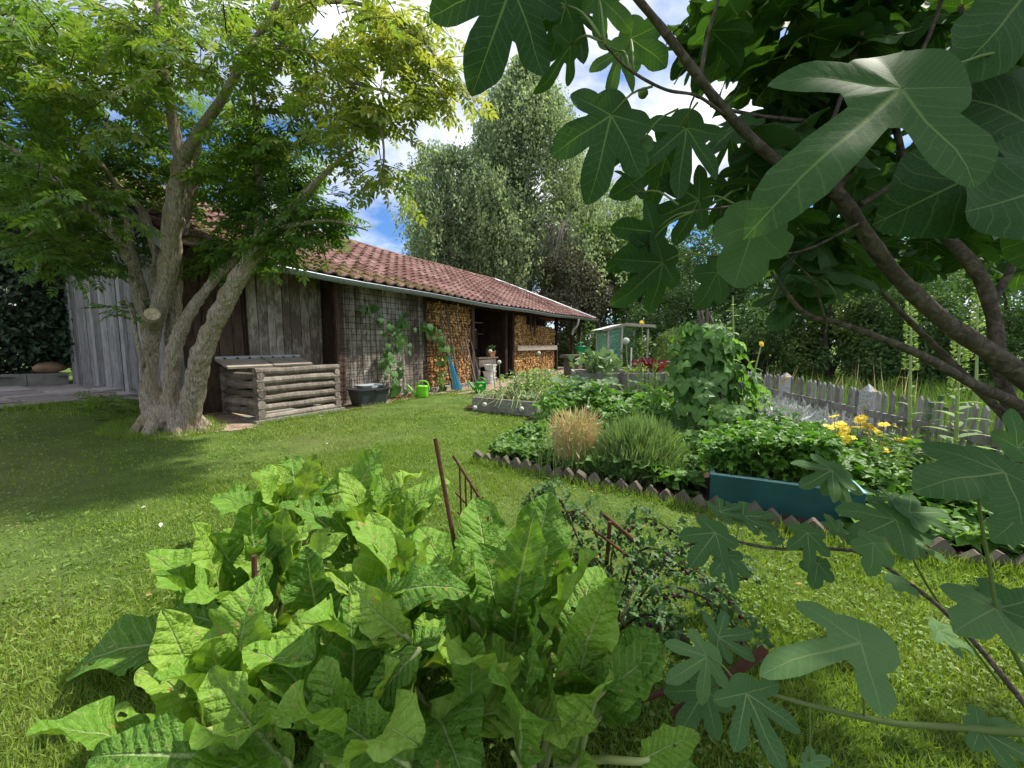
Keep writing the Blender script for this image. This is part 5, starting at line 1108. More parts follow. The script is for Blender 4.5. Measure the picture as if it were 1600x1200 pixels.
# hyssop / lavender bush
def spiky(name, label, loc, n, R_, h, mat, L=(.12, .3), w=.006, cat='shrub'):
    e = empty(name, loc); tag(e, label, cat); u = unit(n); u[:, 2] = np.abs(u[:, 2]); rr = rng.uniform(.25, 1, n) ** .6; P = u * rr[:, None] * np.array([R_, R_ * .85, h]) + np.array([0, 0, .02]); f = u * .6 + np.array([0, 0, .9]) + rng.normal(0, .3, (n, 3)); ln = rng.uniform(*L, n) * .6
    Bulk().add(BLADE, P, frames(f, rng.normal(0, 1, (n, 3))), np.stack([np.full(n, w), ln, ln], 1), np.clip(rng.normal(.5, .22, n), 0, 1)).build('foliage', M[mat], e)['kind'] = 'stuff'
    m = MB()
    for k in range(16): v = unit(1)[0]; m.tube([(0, 0, -.02), (v[0] * R_ * .6, v[1] * R_ * .6, abs(v[2]) * h * .7 + .05)], .008, 4, cap=False)
    m.build('stems', M['twig'], e)['kind'] = 'stuff'; return e
spiky('hyssop_bush', 'rounded grey-green feathery herb bush behind the edging', gv(1.22, 3.72), 8500, .44, .50, 'hyssop', w=.008)
spiky('thyme_bush', 'low grey-green herb beside the ripe grain', gv(.86, 3.62), 900, .18, .22, 'herb')
# silver lamb's ear
e = empty('silver_plants', gv(4.15, 6.3)); tag(e, 'patch of silvery woolly plants before the picket fence', 'plant'); n = 4200; P = np.stack([rng.uniform(-.85, .65, n), rng.uniform(-1.7, .9, n), np.zeros(n)], 1); P[:, 2] = gz(P[:, 0] + 4.15, P[:, 1] + 6.3) - gz(4.15, 6.3) + rng.random(n) * .44
Bulk().add(LEAF2, P, frames(rng.normal(0, .5, (n, 3)) + [0, 0, .7], rng.normal(0, 1, (n, 3))), np.stack([rng.uniform(.03, .07, n), rng.uniform(.08, .2, n), np.full(n, .08)], 1), rng.random(n)).build('foliage', M['silver'], e)['kind'] = 'stuff'
m = MB(); 
for k in range(120): x, y = rng.uniform(-.7, .7), rng.uniform(-.9, .8); m.tube([(x, y, -.05), (x + rng.normal(0, .05), y + rng.normal(0, .05), rng.uniform(.35, .55))], .007, 4)
mm = m.mesh('flower_spikes'); o = obj('flower_spikes', mm, plain('silver_spike', (.55, .56, .52), .9, .1, .3, 20), e); o['kind'] = 'stuff'

# strawberry and other leafy cover in the bed
def cover(label, poly, n, hmax, size, mat, tpl=TRI, cat='plants', name='strawberry_plants', hump=True):
    xs_ = [p[0] for p in poly]; ys_ = [p[1] for p in poly]; P = np.stack([rng.uniform(min(xs_), max(xs_), n * 2), rng.uniform(min(ys_), max(ys_), n * 2)], 1); P = P[inpoly(P[:, 0], P[:, 1], poly)][:n]; k = len(P)
    hm = (.6 + .4 * sinnoise(np.stack([P[:, 0], P[:, 1], 0 * P[:, 0]], 1), 5, 7)) if hump else 1; z = gz(P[:, 0], P[:, 1]) + .03 + rng.random(k) ** .6 * hmax * np.clip(hm, .25, 1.3)
    b = Bulk().add(tpl, np.stack([P[:, 0], P[:, 1], z], 1), frames(rng.normal(0, 1, (k, 3)) * [1, 1, .35], np.tile([0, -.15, 1.], (k, 1)) + rng.normal(0, .4, (k, 3))), rng.uniform(.65, 1.25, k) * size, np.clip(rng.normal(.5, .23, k), 0, 1))
    o = b.build(name, M[mat]); tag(o, label, cat, kind='stuff'); return o
cover('strawberry leaves covering the front of the bed', [(-.25, 4.22), (.75, 3.57), (1.5, 3.08), (1.75, 3.7), (2.3, 4.3), (2.0, 5.0), (.4, 5.6), (-.1, 5.0)], 3000, .26, .085, 'strawb')
cover('low green plants around the courgettes and beans', [(.4, 5.4), (2.0, 4.9), (3.4, 4.6), (4.2, 5.5), (3.4, 7.3), (.8, 7.5)], 3400, .48, .10, 'strawb', name='low_bed_plants')
cover('taller mixed leafy crops between strawberries and courgettes', [(.2, 5.3), (1.9, 4.7), (2.3, 5.2), (2.0, 6.6), (.7, 6.7)], 1300, .62, .11, 'parsley', name='tall_bed_plants', tpl=LEAF2)
cover('leafy growth along the right side of the bed', [(2.2, 2.6), (2.75, 2.2), (5.5, 1.2), (5.6, 3.6), (3.6, 4.8), (2.6, 4.2)], 3000, .33, .085, 'parsley', name='mixed_bed_plants')
cover('dark-leaved low plants at the bed edge under the fig', [(2.5, 2.35), (2.9, 2.1), (4.2, 1.55), (4.2, 2.6), (3.0, 3.0)], 900, .26, .075, 'strawb', name='edge_plants')
# zigzag edging of concrete teeth along the bed
ed = empty('bed_edging', gv(.75, 3.45)); tag(ed, 'zigzag concrete edging along the vegetable bed', 'edging')
EP = [(-.40, 4.18), (-.1, 4.0), (.75, 3.42), (1.5, 2.93), (2.17, 2.40), (2.56, 2.18), (2.95, 2.02), (3.6, 1.75)]
pts = spl([(x, y, 0) for x, y in EP], 400); dd = np.concatenate([[0], np.cumsum(np.linalg.norm(np.diff(pts, axis=0), axis=1))])
w_ = .112; m = MB(); Vt = []
for y in (-.024, .024):
    for x, z in ((-.055, -.12), (.055, -.12), (.056, .038), (.006, .094), (-.006, .094), (-.056, .038)): Vt.append([x, y, z])
m.add(Vt, [[[0, 1, 2, 3, 4, 5], [11, 10, 9, 8, 7, 6]], [[i, i + 6, (i + 1) % 6 + 6, (i + 1) % 6] for i in range(6)]]); tooth = m.mesh('edging_stone'); tooth.materials.append(M['edge_stone'])
k = 0; s = .05
while s < dd[-1] - .1:
    x, y = np.interp(s, dd, pts[:, 0]), np.interp(s, dd, pts[:, 1]); x2, y2 = np.interp(s + .05, dd, pts[:, 0]), np.interp(s + .05, dd, pts[:, 1])
    o = obj('edging_stone', tooth, None, ed); o.location = gv(x, y, rng.normal(.012, .014)) - ed.location; o.rotation_euler = (rng.normal(0, .16), rng.normal(0, .10), math.atan2(y2 - y, x2 - x) + rng.normal(0, .05)); s += w_ + (.018 if k % 5 == 4 else 0) + abs(rng.normal(0, .004)); k += 1
# teal planter
pl = empty('teal_planter', gv(2.03, 2.98, .0)); p_a, p_b = Vector((1.55, 2.98, 0)), Vector((2.36, 2.58, 0)); ax = (p_b - p_a).normalized(); ang_ = math.atan2(ax.y, ax.x); mid = (p_a + p_b) / 2; nrm = Vector((-ax.y, ax.x, 0)); LW, DW, HH = .93, .62, .235
pl.location = gv((mid + nrm * DW / 2).x, (mid + nrm * DW / 2).y, .01); pl.rotation_euler = (0, 0, ang_); tag(pl, 'teal painted wooden planter box full of parsley and chard', 'planter')
MB().box((0, -DW / 2, HH / 2), (LW, .025, HH)).build('front_panel', M['teal'], pl); MB().box((0, DW / 2, HH / 2), (LW, .025, HH)).build('back_panel', M['teal'], pl)
for x in (-LW / 2 + .0125, LW / 2 - .0125): MB().box((x, 0, HH / 2), (.024, DW - .026, HH - .002)).build('side_panel', M['teal'], pl)
for c, s_ in (((0, -DW / 2, HH + .004), (LW + .01, .032, .008)), ((0, DW / 2, HH + .004), (LW + .01, .032, .008)), ((-LW / 2 + .012, 0, HH + .005), (.03, DW - .034, .008)), ((LW / 2 - .012, 0, HH + .005), (.03, DW - .034, .008))): MB().box(c, s_).build('rim', M['teal_rim'], pl)
MB().box((0, 0, HH * .42), (LW - .05, DW - .05, HH * .8)).build('soil', M['chips'], pl)
def local(o, x, y, z): return Matrix.Translation(o.location) @ Matrix.Rotation(o.rotation_euler.z, 4, 'Z') @ Vector((x, y, z))
pa = empty('parsley', local(pl, -.1, .05, HH * .8), ang_); tag(pa, 'bushy parsley filling the teal planter', 'parsley'); n = 2000; P = np.stack([rng.uniform(-.42, .46, n), rng.uniform(-.34, .36, n), rng.random(n) ** .6 * .38], 1); P[:, 2] *= .55 + .45 * np.clip((P[:, 0] + .45) / .3, 0, 1)
scatter_foliage('foliage', n, P, rng.uniform(.035, .065, n), M['parsley'], pa)
m = MB()
for k in range(130): x, y = rng.uniform(-.35, .4), rng.uniform(-.2, .3); m.tube([(x * .9, y * .9, -.05), (x, y, .12), (x * 1.05, y * 1.05, rng.uniform(.18, .32))], .003, 4, cap=False)
m.build('stems', M['pale_stem'], pa)['kind'] = 'stuff'
# yellow daisies
e = empty('yellow_daisies', gv(3.35, 3.75)); tag(e, 'clump of yellow daisies before the picket fence', 'flowers'); b0 = e.location
fl = [(1312, 668), (1303, 655), (1316, 690), (1330, 688), (1349, 702), (1328, 682), (1355, 683), (1362, 692), (1381, 668), (1400, 672), (1412, 690), (1404, 694), (1385, 708), (1372, 680), (1345, 660), (1320, 676), (1340, 672), (1502, 706), (1376, 700), (1296, 672), (1357, 672)]
for k, (px, py) in enumerate(fl):
    Y = rng.uniform(3.5, 4.0); p = at(px, py - 5, Y) - b0; b = Vector((p.x * .8, p.y * .8, -.02)); m = MB(); m.tube(spl([b, (b + p) / 2 + Vector((rng.normal(0, .03), rng.normal(0, .03), 0)), p], 6), .004, 4); m.build('stem', M['shoot'], e)
    o = obj('flower_head', daisy_me, None, e, loc=p); s_ = rng.uniform(.048, .068) * (1.15 if k in (4, 10, 2) else 1); o.scale = [s_] * 3; o.rotation_euler = (rng.uniform(.1, .9), rng.normal(0, .5), rng.uniform(0, 6))
n = 1500; P = np.stack([rng.normal(0, .38, n), rng.normal(-.05, .28, n), rng.random(n) * .44], 1); scatter_foliage('foliage', n, P, np.stack([np.full(n, .05), rng.uniform(.05, .09, n), np.full(n, .05)], 1), M['herb'], e, LEAF2, up=.5, rnd=.8, rn=(.65, .2))
# mulleins
mul_me = mk('leaf', *leaf_tpl(.36, 7, fold=.12, bend=.35, pw=.85)[:2], attrs={'luv': leaf_tpl(.36, 7)[2]}, smooth=True); mul_me.materials.append(M['mullein'])
for k, (px, py0, Y, nl, sz, tpx, tpy, lab) in enumerate(((1498, 720, 3.3, 26, .27, 1500, 505, 'broad-leaved mullein with wide pale leaves by the fig trunk'), (1425, 700, 4.0, 10, .18, 1424, 470, 'slender mullein with a tall yellow spike before the fence'), (1535, 640, 4.2, 6, .16, 1528, 450, 'mullein spike showing between the fig branches'))):
    tp = at(tpx, tpy, Y); b = gv(at(px, py0, Y).x, Y); e = empty('mullein', b); tag(e, lab, 'mullein', 'mullein plants'); d = tp - b; m = MB(); m.tube([(0, 0, -.03), d * .5, d], [.018, .014, .006], 6); m.build('stem', M['pale_stem'], e)
    for j in range(nl):
        t = .12 + .5 * j / nl; a = j * 2.4; p = d * t; o = obj('leaf', mul_me, None, e); o.matrix_local = place_mat(p, p + Vector((math.cos(a), math.sin(a), .55)), (-math.cos(a) * .4, -math.sin(a) * .4, 1), sz * (1.2 - t * 1.1))
    n = 300; t = rng.uniform(.62, 1.0, n); a = rng.uniform(0, 6.28, n); w2 = .028 * (1.15 - t) / .5 + .008; P = np.array(list(d))[None] * t[:, None] + np.stack([np.cos(a) * w2, np.sin(a) * w2, 0 * a], 1)
    Bulk().add(LEAF2, P, frames(np.stack([np.cos(a), np.sin(a), .5 + 0 * a], 1), rng.normal(0, 1, (n, 3))), .035, rng.uniform(.5, 1, n)).build('flower_spike', M['pale_plant'], e)['kind'] = 'stuff'
# poppy seed heads
for k, (px, py) in enumerate(((1455, 633), (1470, 622), (1452, 650), (1478, 640))):
    Y = 3.6; h = at(px, py, Y); b = gv(h.x, Y); e = empty('poppy', b); tag(e, ['second tallest poppy seed head beside the broad-leaved mullein', 'tallest poppy seed head beside the broad-leaved mullein', 'lowest poppy seed head beside the broad-leaved mullein', 'poppy seed head closest to the broad-leaved mullein'][k], 'poppy', 'poppy seed heads'); m = MB(); m.tube([(0, 0, 0), h - b], .004, 5); m.build('stem', M['shoot'], e); m = MB(); m.lathe([(0, -.03), (.018, -.02), (.022, 0), (.015, .018), (.024, .022), (0, .026)], 10); m.build('seed_head', M['onion'], e, loc=h - b, smooth=True)
# picket fence with two stone posts
fe = empty('picket_fence', gv(4.3, 5.0)); tag(fe, 'grey wooden picket fence with two lichen-spotted stone posts', 'fence'); A, Bq = Vector((4.98, 8.6, 0)), Vector((3.98, 2.2, 0)); dr = (Bq - A).normalized(); LN = (Bq - A).length; ang_ = math.atan2(dr.y, dr.x); s = 0; k = 0
me = MB(); me.add([[-.027, -.01, 0], [.027, -.01, 0], [.027, .01, 0], [-.027, .01, 0], [-.027, -.01, .82], [.027, -.01, .82], [.027, .01, .82], [-.027, .01, .82], [0, -.01, .86], [0, .01, .86]], [[[0, 3, 2, 1], [1, 2, 6, 5], [3, 0, 4, 7], [0, 1, 5, 4], [2, 3, 7, 6], [5, 6, 9, 8], [7, 4, 8, 9]], [[4, 5, 8], [6, 7, 9]]]); pk = me.mesh('picket'); pk.materials.append(M['fence_wood'])
POSTS = [1.85, 3.78]
while s < LN:
    p = A + dr * s
    if all(abs(s - q_) > .13 for q_ in POSTS): o = obj('picket', pk, None, fe); o.location = gv(p.x, p.y, .0 + rng.normal(0, .012)) - fe.location; o.rotation_euler = (rng.normal(0, .02), rng.normal(0, .025), ang_)
    s += .104
nrm = Vector((dr.y, -dr.x, 0)); nrm = nrm if nrm.x < 0 else -nrm
for z in (.56, .16):
    m = MB(); P0, P1 = gv(A.x, A.y, z) + nrm * .035, gv(Bq.x, Bq.y, z) + nrm * .035; m.bar(P0 - fe.location, P1 - fe.location, .04, .08); m.build('rail', M['fence_wood'], fe)
q = NT('granite_post'); nz = q.noise(q.pos(), 60, 4); n2 = q.noise(q.pos(), 9, 3); M['granite'] = q.out(q.mix(q.ramp(n2, [(.55, 0.0), (.66, .8)]), q.ramp(nz, [(.35, (.2, .2, .2)), (.6, (.5, .5, .49))]), (.42, .27, .07)), .9, .2, bump=nz, bstr=.6)
for q_ in POSTS:
    p = A + dr * q_; m = MB(); V = []
    for z, w in ((-.1, .07), (.84, .064), (.92, .004)):
        for x, y in ((-1, -1), (1, -1), (1, 1), (-1, 1)): V.append([x * w, y * w, z])
    m.add(np.array(V) + rng.normal(0, .004, (12, 3)), [[[i * 4 + j, i * 4 + (j + 1) % 4, (i + 1) * 4 + (j + 1) % 4, (i + 1) * 4 + j] for i in range(2) for j in range(4)]]); m.build('stone_post', M['granite'], fe, loc=gv(p.x, p.y) - fe.location, rot=(0, 0, ang_ + .25))
# tall meadow grass beyond the fence
n = 20000; P = np.stack([rng.uniform(4.2, 16, n), rng.uniform(2, 16, n)], 1); fx = A.x + (P[:, 1] - A.y) * dr.x / dr.y; P = P[P[:, 0] > fx + .25]; n = len(P); hh = rng.uniform(.25, .8, n)
o = Bulk().add(BLADE, np.stack([P[:, 0], P[:, 1], gz(P[:, 0], P[:, 1])], 1), frames(rng.normal(0, .28, (n, 3)) + [0, 0, 1], rng.normal(0, 1, (n, 3))), np.stack([np.full(n, .018), hh, hh], 1), np.clip(rng.normal(.5, .25, n), 0, 1)).build('meadow_grass', M['meadow']); tag(o, 'tall unmown grass beyond the picket fence', 'grass', kind='stuff')
n = 50; P = np.stack([rng.uniform(5.6, 8.5, n), rng.uniform(7.5, 10, n)], 1); o = Bulk().add(BLADE, np.stack([P[:, 0], P[:, 1], gz(P[:, 0], P[:, 1])], 1), frames(rng.normal(0, .12, (n, 3)) + [0, 0, 1], rng.normal(0, 1, (n, 3))), np.stack([np.full(n, .02), rng.uniform(.7, 1.15, n), np.full(n, .5)], 1), rng.random(n)).build('dry_grass', M['straw']); tag(o, 'pale dry grass stalks beyond the fence', 'grass', kind='stuff')
# ------------------------------------------------------------------ horseradish in the foreground
M['radish'] = leaf_mat('horseradish_leaf', (0.07, 0.18, 0.018), (0.14, 0.285, 0.028), (0.25, 0.395, 0.052), tfac=.31, tmul=(1.4, 1.35, .5), src='obj', vein=(10, .75, .023), vcol=(.42, .52, .22), quilt=1.0, rough=.55, spec=.2, bs=.85, vs_=.45, net_b=.7, spots=(.34, .26, .09))
M['radish_rib'] = plain('leaf_stalk', (.36, .42, .15), .5, .3, .25, 9)
def rad_leaf(seed, W=.30, bend=.5, e0=.25, wave=.06, nu=12, nv=26, holes=2, fold=.22, tip=.75):
    """unit-length blade from its stalk end along +Y; midrib rises by e0 then bends over by bend radians"""
    r = np.random.default_rng(seed); v = np.linspace(0, 1, nv + 1); u = np.linspace(-1, 1, nu + 1); th = e0 - bend * v ** 1.4; dy = np.cos(th) / nv; dz = np.sin(th) / nv
    cy = np.concatenate([[0], np.cumsum(dy)[:-1]]); cz = np.concatenate([[0], np.cumsum(dz)[:-1]])
    w = W * np.clip(np.sin(PI * np.clip(v, 0, 1) ** tip), 0, 1) ** .55; w = w * (1 - .12 * np.cos(v * 5)); w[0] = .02; w[-1] = .012
    V = []; L = []; ph = r.uniform(0, 6.28, 6); fr = r.uniform(11, 19, 2)
    for j in range(nv + 1):
        for i in range(nu + 1):
            a = abs(u[i]); sd_ = 0 if u[i] < 0 else 1; edge = 1 + (.045 * ((j * 2 + i) % 2 - .5) + .09 * math.sin(fr[sd_] * v[j] * 1.7 + ph[4 + sd_])) * max(0, a - .5) * 2
            x = u[i] * w[j] * edge; z = fold * a * w[j] + wave * a ** 2.2 * math.sin(fr[sd_] * v[j] + ph[sd_]) * math.sin(PI * v[j]) ** .5
            z += .006 * math.sin(9.5 * PI * (v[j] - a * w[j] * .75) + ph[2]) * a ** .5 * (1 - a * .4) + .010 * math.sin(17 * v[j] + 5 * u[i] + ph[1]) * math.sin(11 * v[j] - 6 * u[i] + ph[0]) + .006 * math.sin(23 * v[j] + 13 * u[i] + ph[3])
            V.append([x, cy[j] - math.sin(th[j]) * z, cz[j] + math.cos(th[j]) * z]); L.append([x, v[j], 0])
    n = nu + 1; F = np.array([[j * n + i, j * n + i + 1, (j + 1) * n + i + 1, (j + 1) * n + i] for j in range(nv) for i in range(nu)]); k = np.ones(len(F), bool)
    for _ in range(holes):
        j, i = r.integers(4, nv - 3), r.integers(1, nu - 2)
        if abs(i - nu / 2 + .5) > 1: k[j * nu + i] = False; 
        if r.random() < .35: k[min(len(F) - 1, j * nu + i + nu)] = False
    for _ in range(2):
        j = r.integers(5, nv - 3); k[j * nu] = False; k[j * nu + nu - 1 if r.random() < .5 else j * nu + nu] = False
    me = mk('leaf', V, [F[k]], attrs={'luv': L}, smooth=True); me.materials.append(M['radish'])
    return me
RAD = [rad_leaf(100 + k, W=rng.uniform(.19, .27), bend=[.3, .7, 1.1, 1.6, .5, .9, 1.3, 2.0, .2, .6, 1.0, 1.4][k], e0=.3 + .1 * (k % 3), wave=rng.uniform(.04, .085), fold=rng.uniform(.08, .38)) for k in range(12)]
plants = [(ground(470, 850), 'far left horseradish clump'), (ground(600, 900), 'horseradish clump at the back of the patch'), (ground(420, 1010), 'left horseradish clump by the short rusty stake'), (ground(640, 1060), 'central horseradish clump'), (ground(800, 1090), 'horseradish clump right of the tall stake'), (ground(370, 1190), 'front left horseradish clump'), (ground(560, 1240), 'front horseradish clump at the bottom edge'), (ground(850, 1240), 'front right horseradish clump at the bottom edge')]
radE = []
for k, (p, lab) in enumerate(plants):
    e = empty('horseradish_plant', p); tag(e, lab + ' with large crinkled leaves', 'plant', 'horseradish plants'); radE.append(e)
def rad_place(e, p0, p1, nrm, mesh, stalk_from=None, sc=None):
    o = obj('leaf', mesh, None, e); m4 = place_mat(p0, p1, nrm, sc); o.matrix_local = Matrix.Translation(-e.location) @ m4
    b = Vector(stalk_from) if stalk_from is not None else e.location + Vector((rng.normal(0, .03), rng.normal(0, .03), 0)); p0 = Vector(p0); ax = (Vector(p1) - p0).normalized()
    L = (p0 - b).length; m = MB(); pts = spl([b - e.location, b.lerp(p0, .55) - e.location + Vector((0, 0, .06 * L)), p0 - e.location, p0 - e.location + ax * .05], 10); m.tube(pts, list(np.linspace(.011, .0055, 10)), 6); m.build('stalk', M['radish_rib'], e, smooth=True)
    return o
for ei, e in enumerate(radE):
    nl = [18, 18, 17, 18, 16, 17, 13, 12][ei]
    for k in range(nl):
        a = k * 2.4 + ei; inner = k / nl; el = math.radians(80 - 55 * inner + rng.normal(0, 7)); st = rng.uniform(.10, .24) * (1 + .3 * inner); Lf = rng.uniform(.30, .47)
        if ei >= 5: Lf *= .85; el -= .15
        d = Vector((math.cos(a) * math.cos(el), math.sin(a) * math.cos(el), math.sin(el))); p0 = e.location + d * st; nr = Vector((-math.cos(a) * math.sin(el), -math.sin(a) * math.sin(el), math.cos(el))) + Vector((rng.normal(0, .3), rng.normal(-.15, .3), rng.normal(.1, .2)))
        rad_place(e, p0, p0 + d * Lf, nr, RAD[int(rng.integers(12))])
HERO = [  # plant, stalk-end px, tip px, distances, mesh bend class, tilt of the face
 (3, (655, 1015, 1.04), (572, 1130, .93), 1, (-.3, -.8, .8)), (4, (800, 968, 1.30), (843, 788, 1.38), 0, (-.25, -1, .35)), (7, (893, 1056, 1.05), (960, 880, 1.12), 8, (-.2, -1, .5)),
 (2, (505, 985, 1.35), (488, 840, 1.40), 4, (.15, -1, .3)), (3, (600, 935, 1.2), (745, 930, 1.15), 2, (.1, -.5, 1)), (5, (455, 1200, .85), (352, 1040, 1.0), 0, (-.3, -.8, .8)), (7, (930, 1095, .95), (1040, 1010, 1.0), 9, (-.1, -.7, 1)),
 (4, (735, 1105, 1.05), (742, 975, 1.12), 4, (.05, -1, .35)), (7, (825, 1125, .95), (945, 1140, .86), 1, (.05, -.6, 1)), (5, (345, 1185, .85), (150, 1190, .85), 5, (0, -.6, 1)), (2, (300, 1010, 1.45), (85, 1030, 1.35), 6, (0, -.3, 1)),
 (0, (470, 790, 2.2), (505, 700, 2.3), 8, (.3, -1, .3)), (0, (545, 800, 2.2), (600, 700, 2.3), 9, (-.2, -1, .4)), (1, (630, 860, 1.8), (640, 770, 1.85), 0, (0, -1, .3)), (0, (420, 850, 2.0), (335, 840, 1.9), 5, (0, -.6, 1)), (2, (430, 1000, 1.3), (270, 960, 1.3), 1, (0, -.7, .9)), (6, (640, 1200, .85), (500, 1100, .9), 1, (-.1, -.7, .9)), (6, (560, 1190, .85), (520, 1020, 1.0), 4, (0, -1, .4)), (3, (640, 1000, 1.1), (545, 905, 1.15), 2, (-.3, -.8, .8)), (4, (730, 960, 1.3), (660, 880, 1.3), 5, (0, -.9, .6)), (7, (1000, 1190, .8), (1100, 1150, .8), 5, (0, -.5, 1))]
for pi, a, b, mi, nr in HERO: rad_place(radE[pi], at(*a), at(*b), nr, RAD[mi])
# rusty stakes
def rod(label, pts, r, name='rusty_stake', cat='stake', n=8, group='rusty iron stakes in the horseradish'):
    b = Vector(pts[0]); m = MB(); m.tube([Vector(p) - b for p in pts], r, n); o = m.build(name, M['rust'], loc=b); tag(o, label, cat, group); return o
rod('tall leaning rusty stake in the middle of the horseradish', [at(735, 985, 1.52), at(722, 915, 1.55), at(680, 685, 1.62)], .009)
rod('short upright rusty stake stub among the left leaves', [at(399, 1000, 1.28), at(397, 868, 1.3)], .0085)
rod('thin rusty rod slanting behind the tall stake', [at(785, 835, 2.2), at(708, 712, 2.35)], .008)
rod('thick rusty pipe end beside the lower fig leaf', [at(1050, 1120, 1.0), at(1196, 1015, 1.05)], .013)
rod('rusty rod low under the right horseradish leaves', [at(930, 1115, 1.1), at(1060, 1075, 1.12)], .009)
fr = empty('rusty_rack', ground(745, 850)); tag(fr, 'small rack of rusty rods behind the tall stake', 'rack')
for k in range(7):
    a, b = at(718 + k * 9, 728 + k * 12, 2.4 - k * .02), at(722 + k * 8, 845 + k * 3, 2.35 - k * .02); m = MB(); m.tube([a - fr.location, b - fr.location], .006, 6); m.build('rod', M['rust'], fr)
for (a, b) in (((712, 770, 2.42), (775, 835, 2.2)), ((715, 800, 2.42), (770, 850, 2.2))): m = MB(); m.tube([at(*a) - fr.location, at(*b) - fr.location], .006, 6); m.build('crossbar', M['rust'], fr)
f2 = empty('rusty_bush_support', ground(945, 930)); tag(f2, 'rusty frame propping up the gooseberry bush', 'frame')
for (a, b, r) in (((940, 802, 1.75), (1003, 855, 1.65), .009), ((953, 815, 1.7), (944, 930, 1.7), .009), ((925, 826, 1.72), (990, 876, 1.62), .006), ((915, 870, 1.75), (942, 882, 1.7), .006)): m = MB(); m.tube([at(*a) - f2.location, at(*b) - f2.location], r, 6); m.build('rod', M['rust'], f2)
# gooseberry bush
M['goose'] = leaf_mat('gooseberry_leaf', (0.03, 0.075, 0.022), (0.06, 0.13, 0.035), (0.11, 0.20, 0.055), tfac=.3)
M['berry'] = plain('dark_gooseberry', (.055, .012, .02), .35, .4, .3, 20)
gbush = empty('gooseberry_bush', ground(960, 990)); tag(gbush, 'gooseberry bush hung with dark red berries', 'bush'); m = MB(); P = []; bp = []
ber = MB(); ber.lathe([(0, -1.1), (.5, -.9), (.9, -.45), (1, 0), (.9, .45), (.5, .9), (0, 1.1)], 10); ber = ber.mesh('berry', True); ber.materials.append(M['berry'])
PL = merge_tpl([(leaf_tpl(.62, 2, fold=.1, bend=.2, pw=.7), rz(math.radians(a)) * s_, (0, 0, 0)) for a, s_ in ((0, 1), (58, .85), (-58, .85))])
arch = [((960, 985, 1.55), (1000, 860, 1.6), (1100, 900, 1.55), (1190, 1000, 1.5)), ((950, 985, 1.5), (930, 830, 1.75), (890, 800, 1.85), (850, 860, 1.8)), ((965, 990, 1.5), (1030, 920, 1.45), (1110, 940, 1.4), (1170, 1010, 1.35)), ((955, 980, 1.5), (960, 850, 1.75), (1010, 810, 1.8), (1080, 850, 1.8)), ((960, 990, 1.45), (900, 930, 1.5), (870, 950, 1.45), (860, 1010, 1.4)), ((965, 985, 1.5), (1000, 900, 1.7), (1050, 880, 1.75), (1130, 930, 1.7)), ((960, 985, 1.5), (920, 880, 1.7), (880, 870, 1.75), (850, 930, 1.7)), ((960, 990, 1.5), (1010, 960, 1.4), (1060, 990, 1.35), (1100, 1040, 1.3)), ((960, 985, 1.6), (880, 790, 1.95), (850, 770, 2.0), (830, 800, 2.0)), ((965, 980, 1.6), (1060, 860, 1.75), (1120, 860, 1.75), (1180, 900, 1.75))]
b0 = gbush.location
for A_ in arch:
    c = spl([at(*a) for a in A_], 22); m.tube(c - np.array(list(b0)), list(np.linspace(.006, .003, 22)), 5, cap=False)
    for k in range(4, 22):
        for _ in range(9): P.append(c[k] + rng.normal(0, .035, 3))
        if rng.random() < .55:
            for _ in range(int(rng.integers(1, 3))): bp.append(c[k] + np.array([rng.normal(0, .012), rng.normal(-.02, .012), -.022 + rng.normal(0, .008)]))
m.build('canes', M['twig'], gbush)['kind'] = 'stuff'; P = np.array(P) - np.array(list(b0)); n = len(P)
scatter_foliage('foliage', n, P, rng.uniform(.018, .036, n), M['goose'], gbush, PL, up=.9, rnd=.6)
for p in bp: o = obj('berry', ber, None, gbush, loc=Vector(p) - b0); o.scale = [rng.uniform(.007, .0105)] * 3

# ------------------------------------------------------------------ fig tree
M['fig'] = leaf_mat('fig_leaf', (0.02, 0.055, 0.018), (0.036, 0.086, 0.028), (0.07, 0.14, 0.045), tfac=.26, tmul=(1.6, 1.9, .45), src='obj', vein=(9, .75, .016), vcol=(.19, .26, .095), rough=.6, spec=.09, bs=.07, vs_=.4)
M['fig_fruit'] = plain('green_fig', (.12, .19, .035), .5, .35, .35, 12)
VAR = [
 [(0, 1.0, .155), (42, .84, .135), (-44, .82, .135), (88, .58, .12), (-94, .55, .12)], [(0, 1.0, .20), (45, .78, .175), (-43, .82, .175), (96, .52, .15), (-100, .52, .15)], [(0, 1.0, .27), (50, .74, .22), (-52, .70, .22), (112, .45, .2), (-108, .45, .2)],
 [(0, 1.0, .14), (58, .62, .13), (-64, .56, .13), (128, .28, .11), (-128, .28, .11)], [(0, 1.0, .36), (54, .64, .28), (-56, .58, .28), (118, .48, .25), (-118, .48, .25)]]
FIG = []
M['fig_young_skylit'] = leaf_mat('young_fig_leaf_skylit', (0.045, 0.11, 0.035), (0.075, 0.16, 0.055), (0.12, 0.22, 0.08), tfac=.3, tmul=(1.4, 1.6, .5), src='obj', vein=(9, .75, .016), vcol=(.26, .34, .14), rough=.7, spec=.12, bs=.12, vs_=.4)  # lighter than the canopy leaves: sky reflection on the shoots put into the colour
FIG_SKYLIT = []
for vi, L in enumerate(VAR):
    row = []
    for k in range(2):
        me = polar_leaf(L, 100, 6, cup=[.12, .35][k], fold=.16, wave=.07, seed=40 + vi * 3 + k, sinus=.27 if vi < 4 else .42); me.materials.append(M['fig']); row.append(me)
    FIG.append(row); my = row[0].copy(); my.materials.clear(); my.materials.append(M['fig_young_skylit']); FIG_SKYLIT.append([my, my])
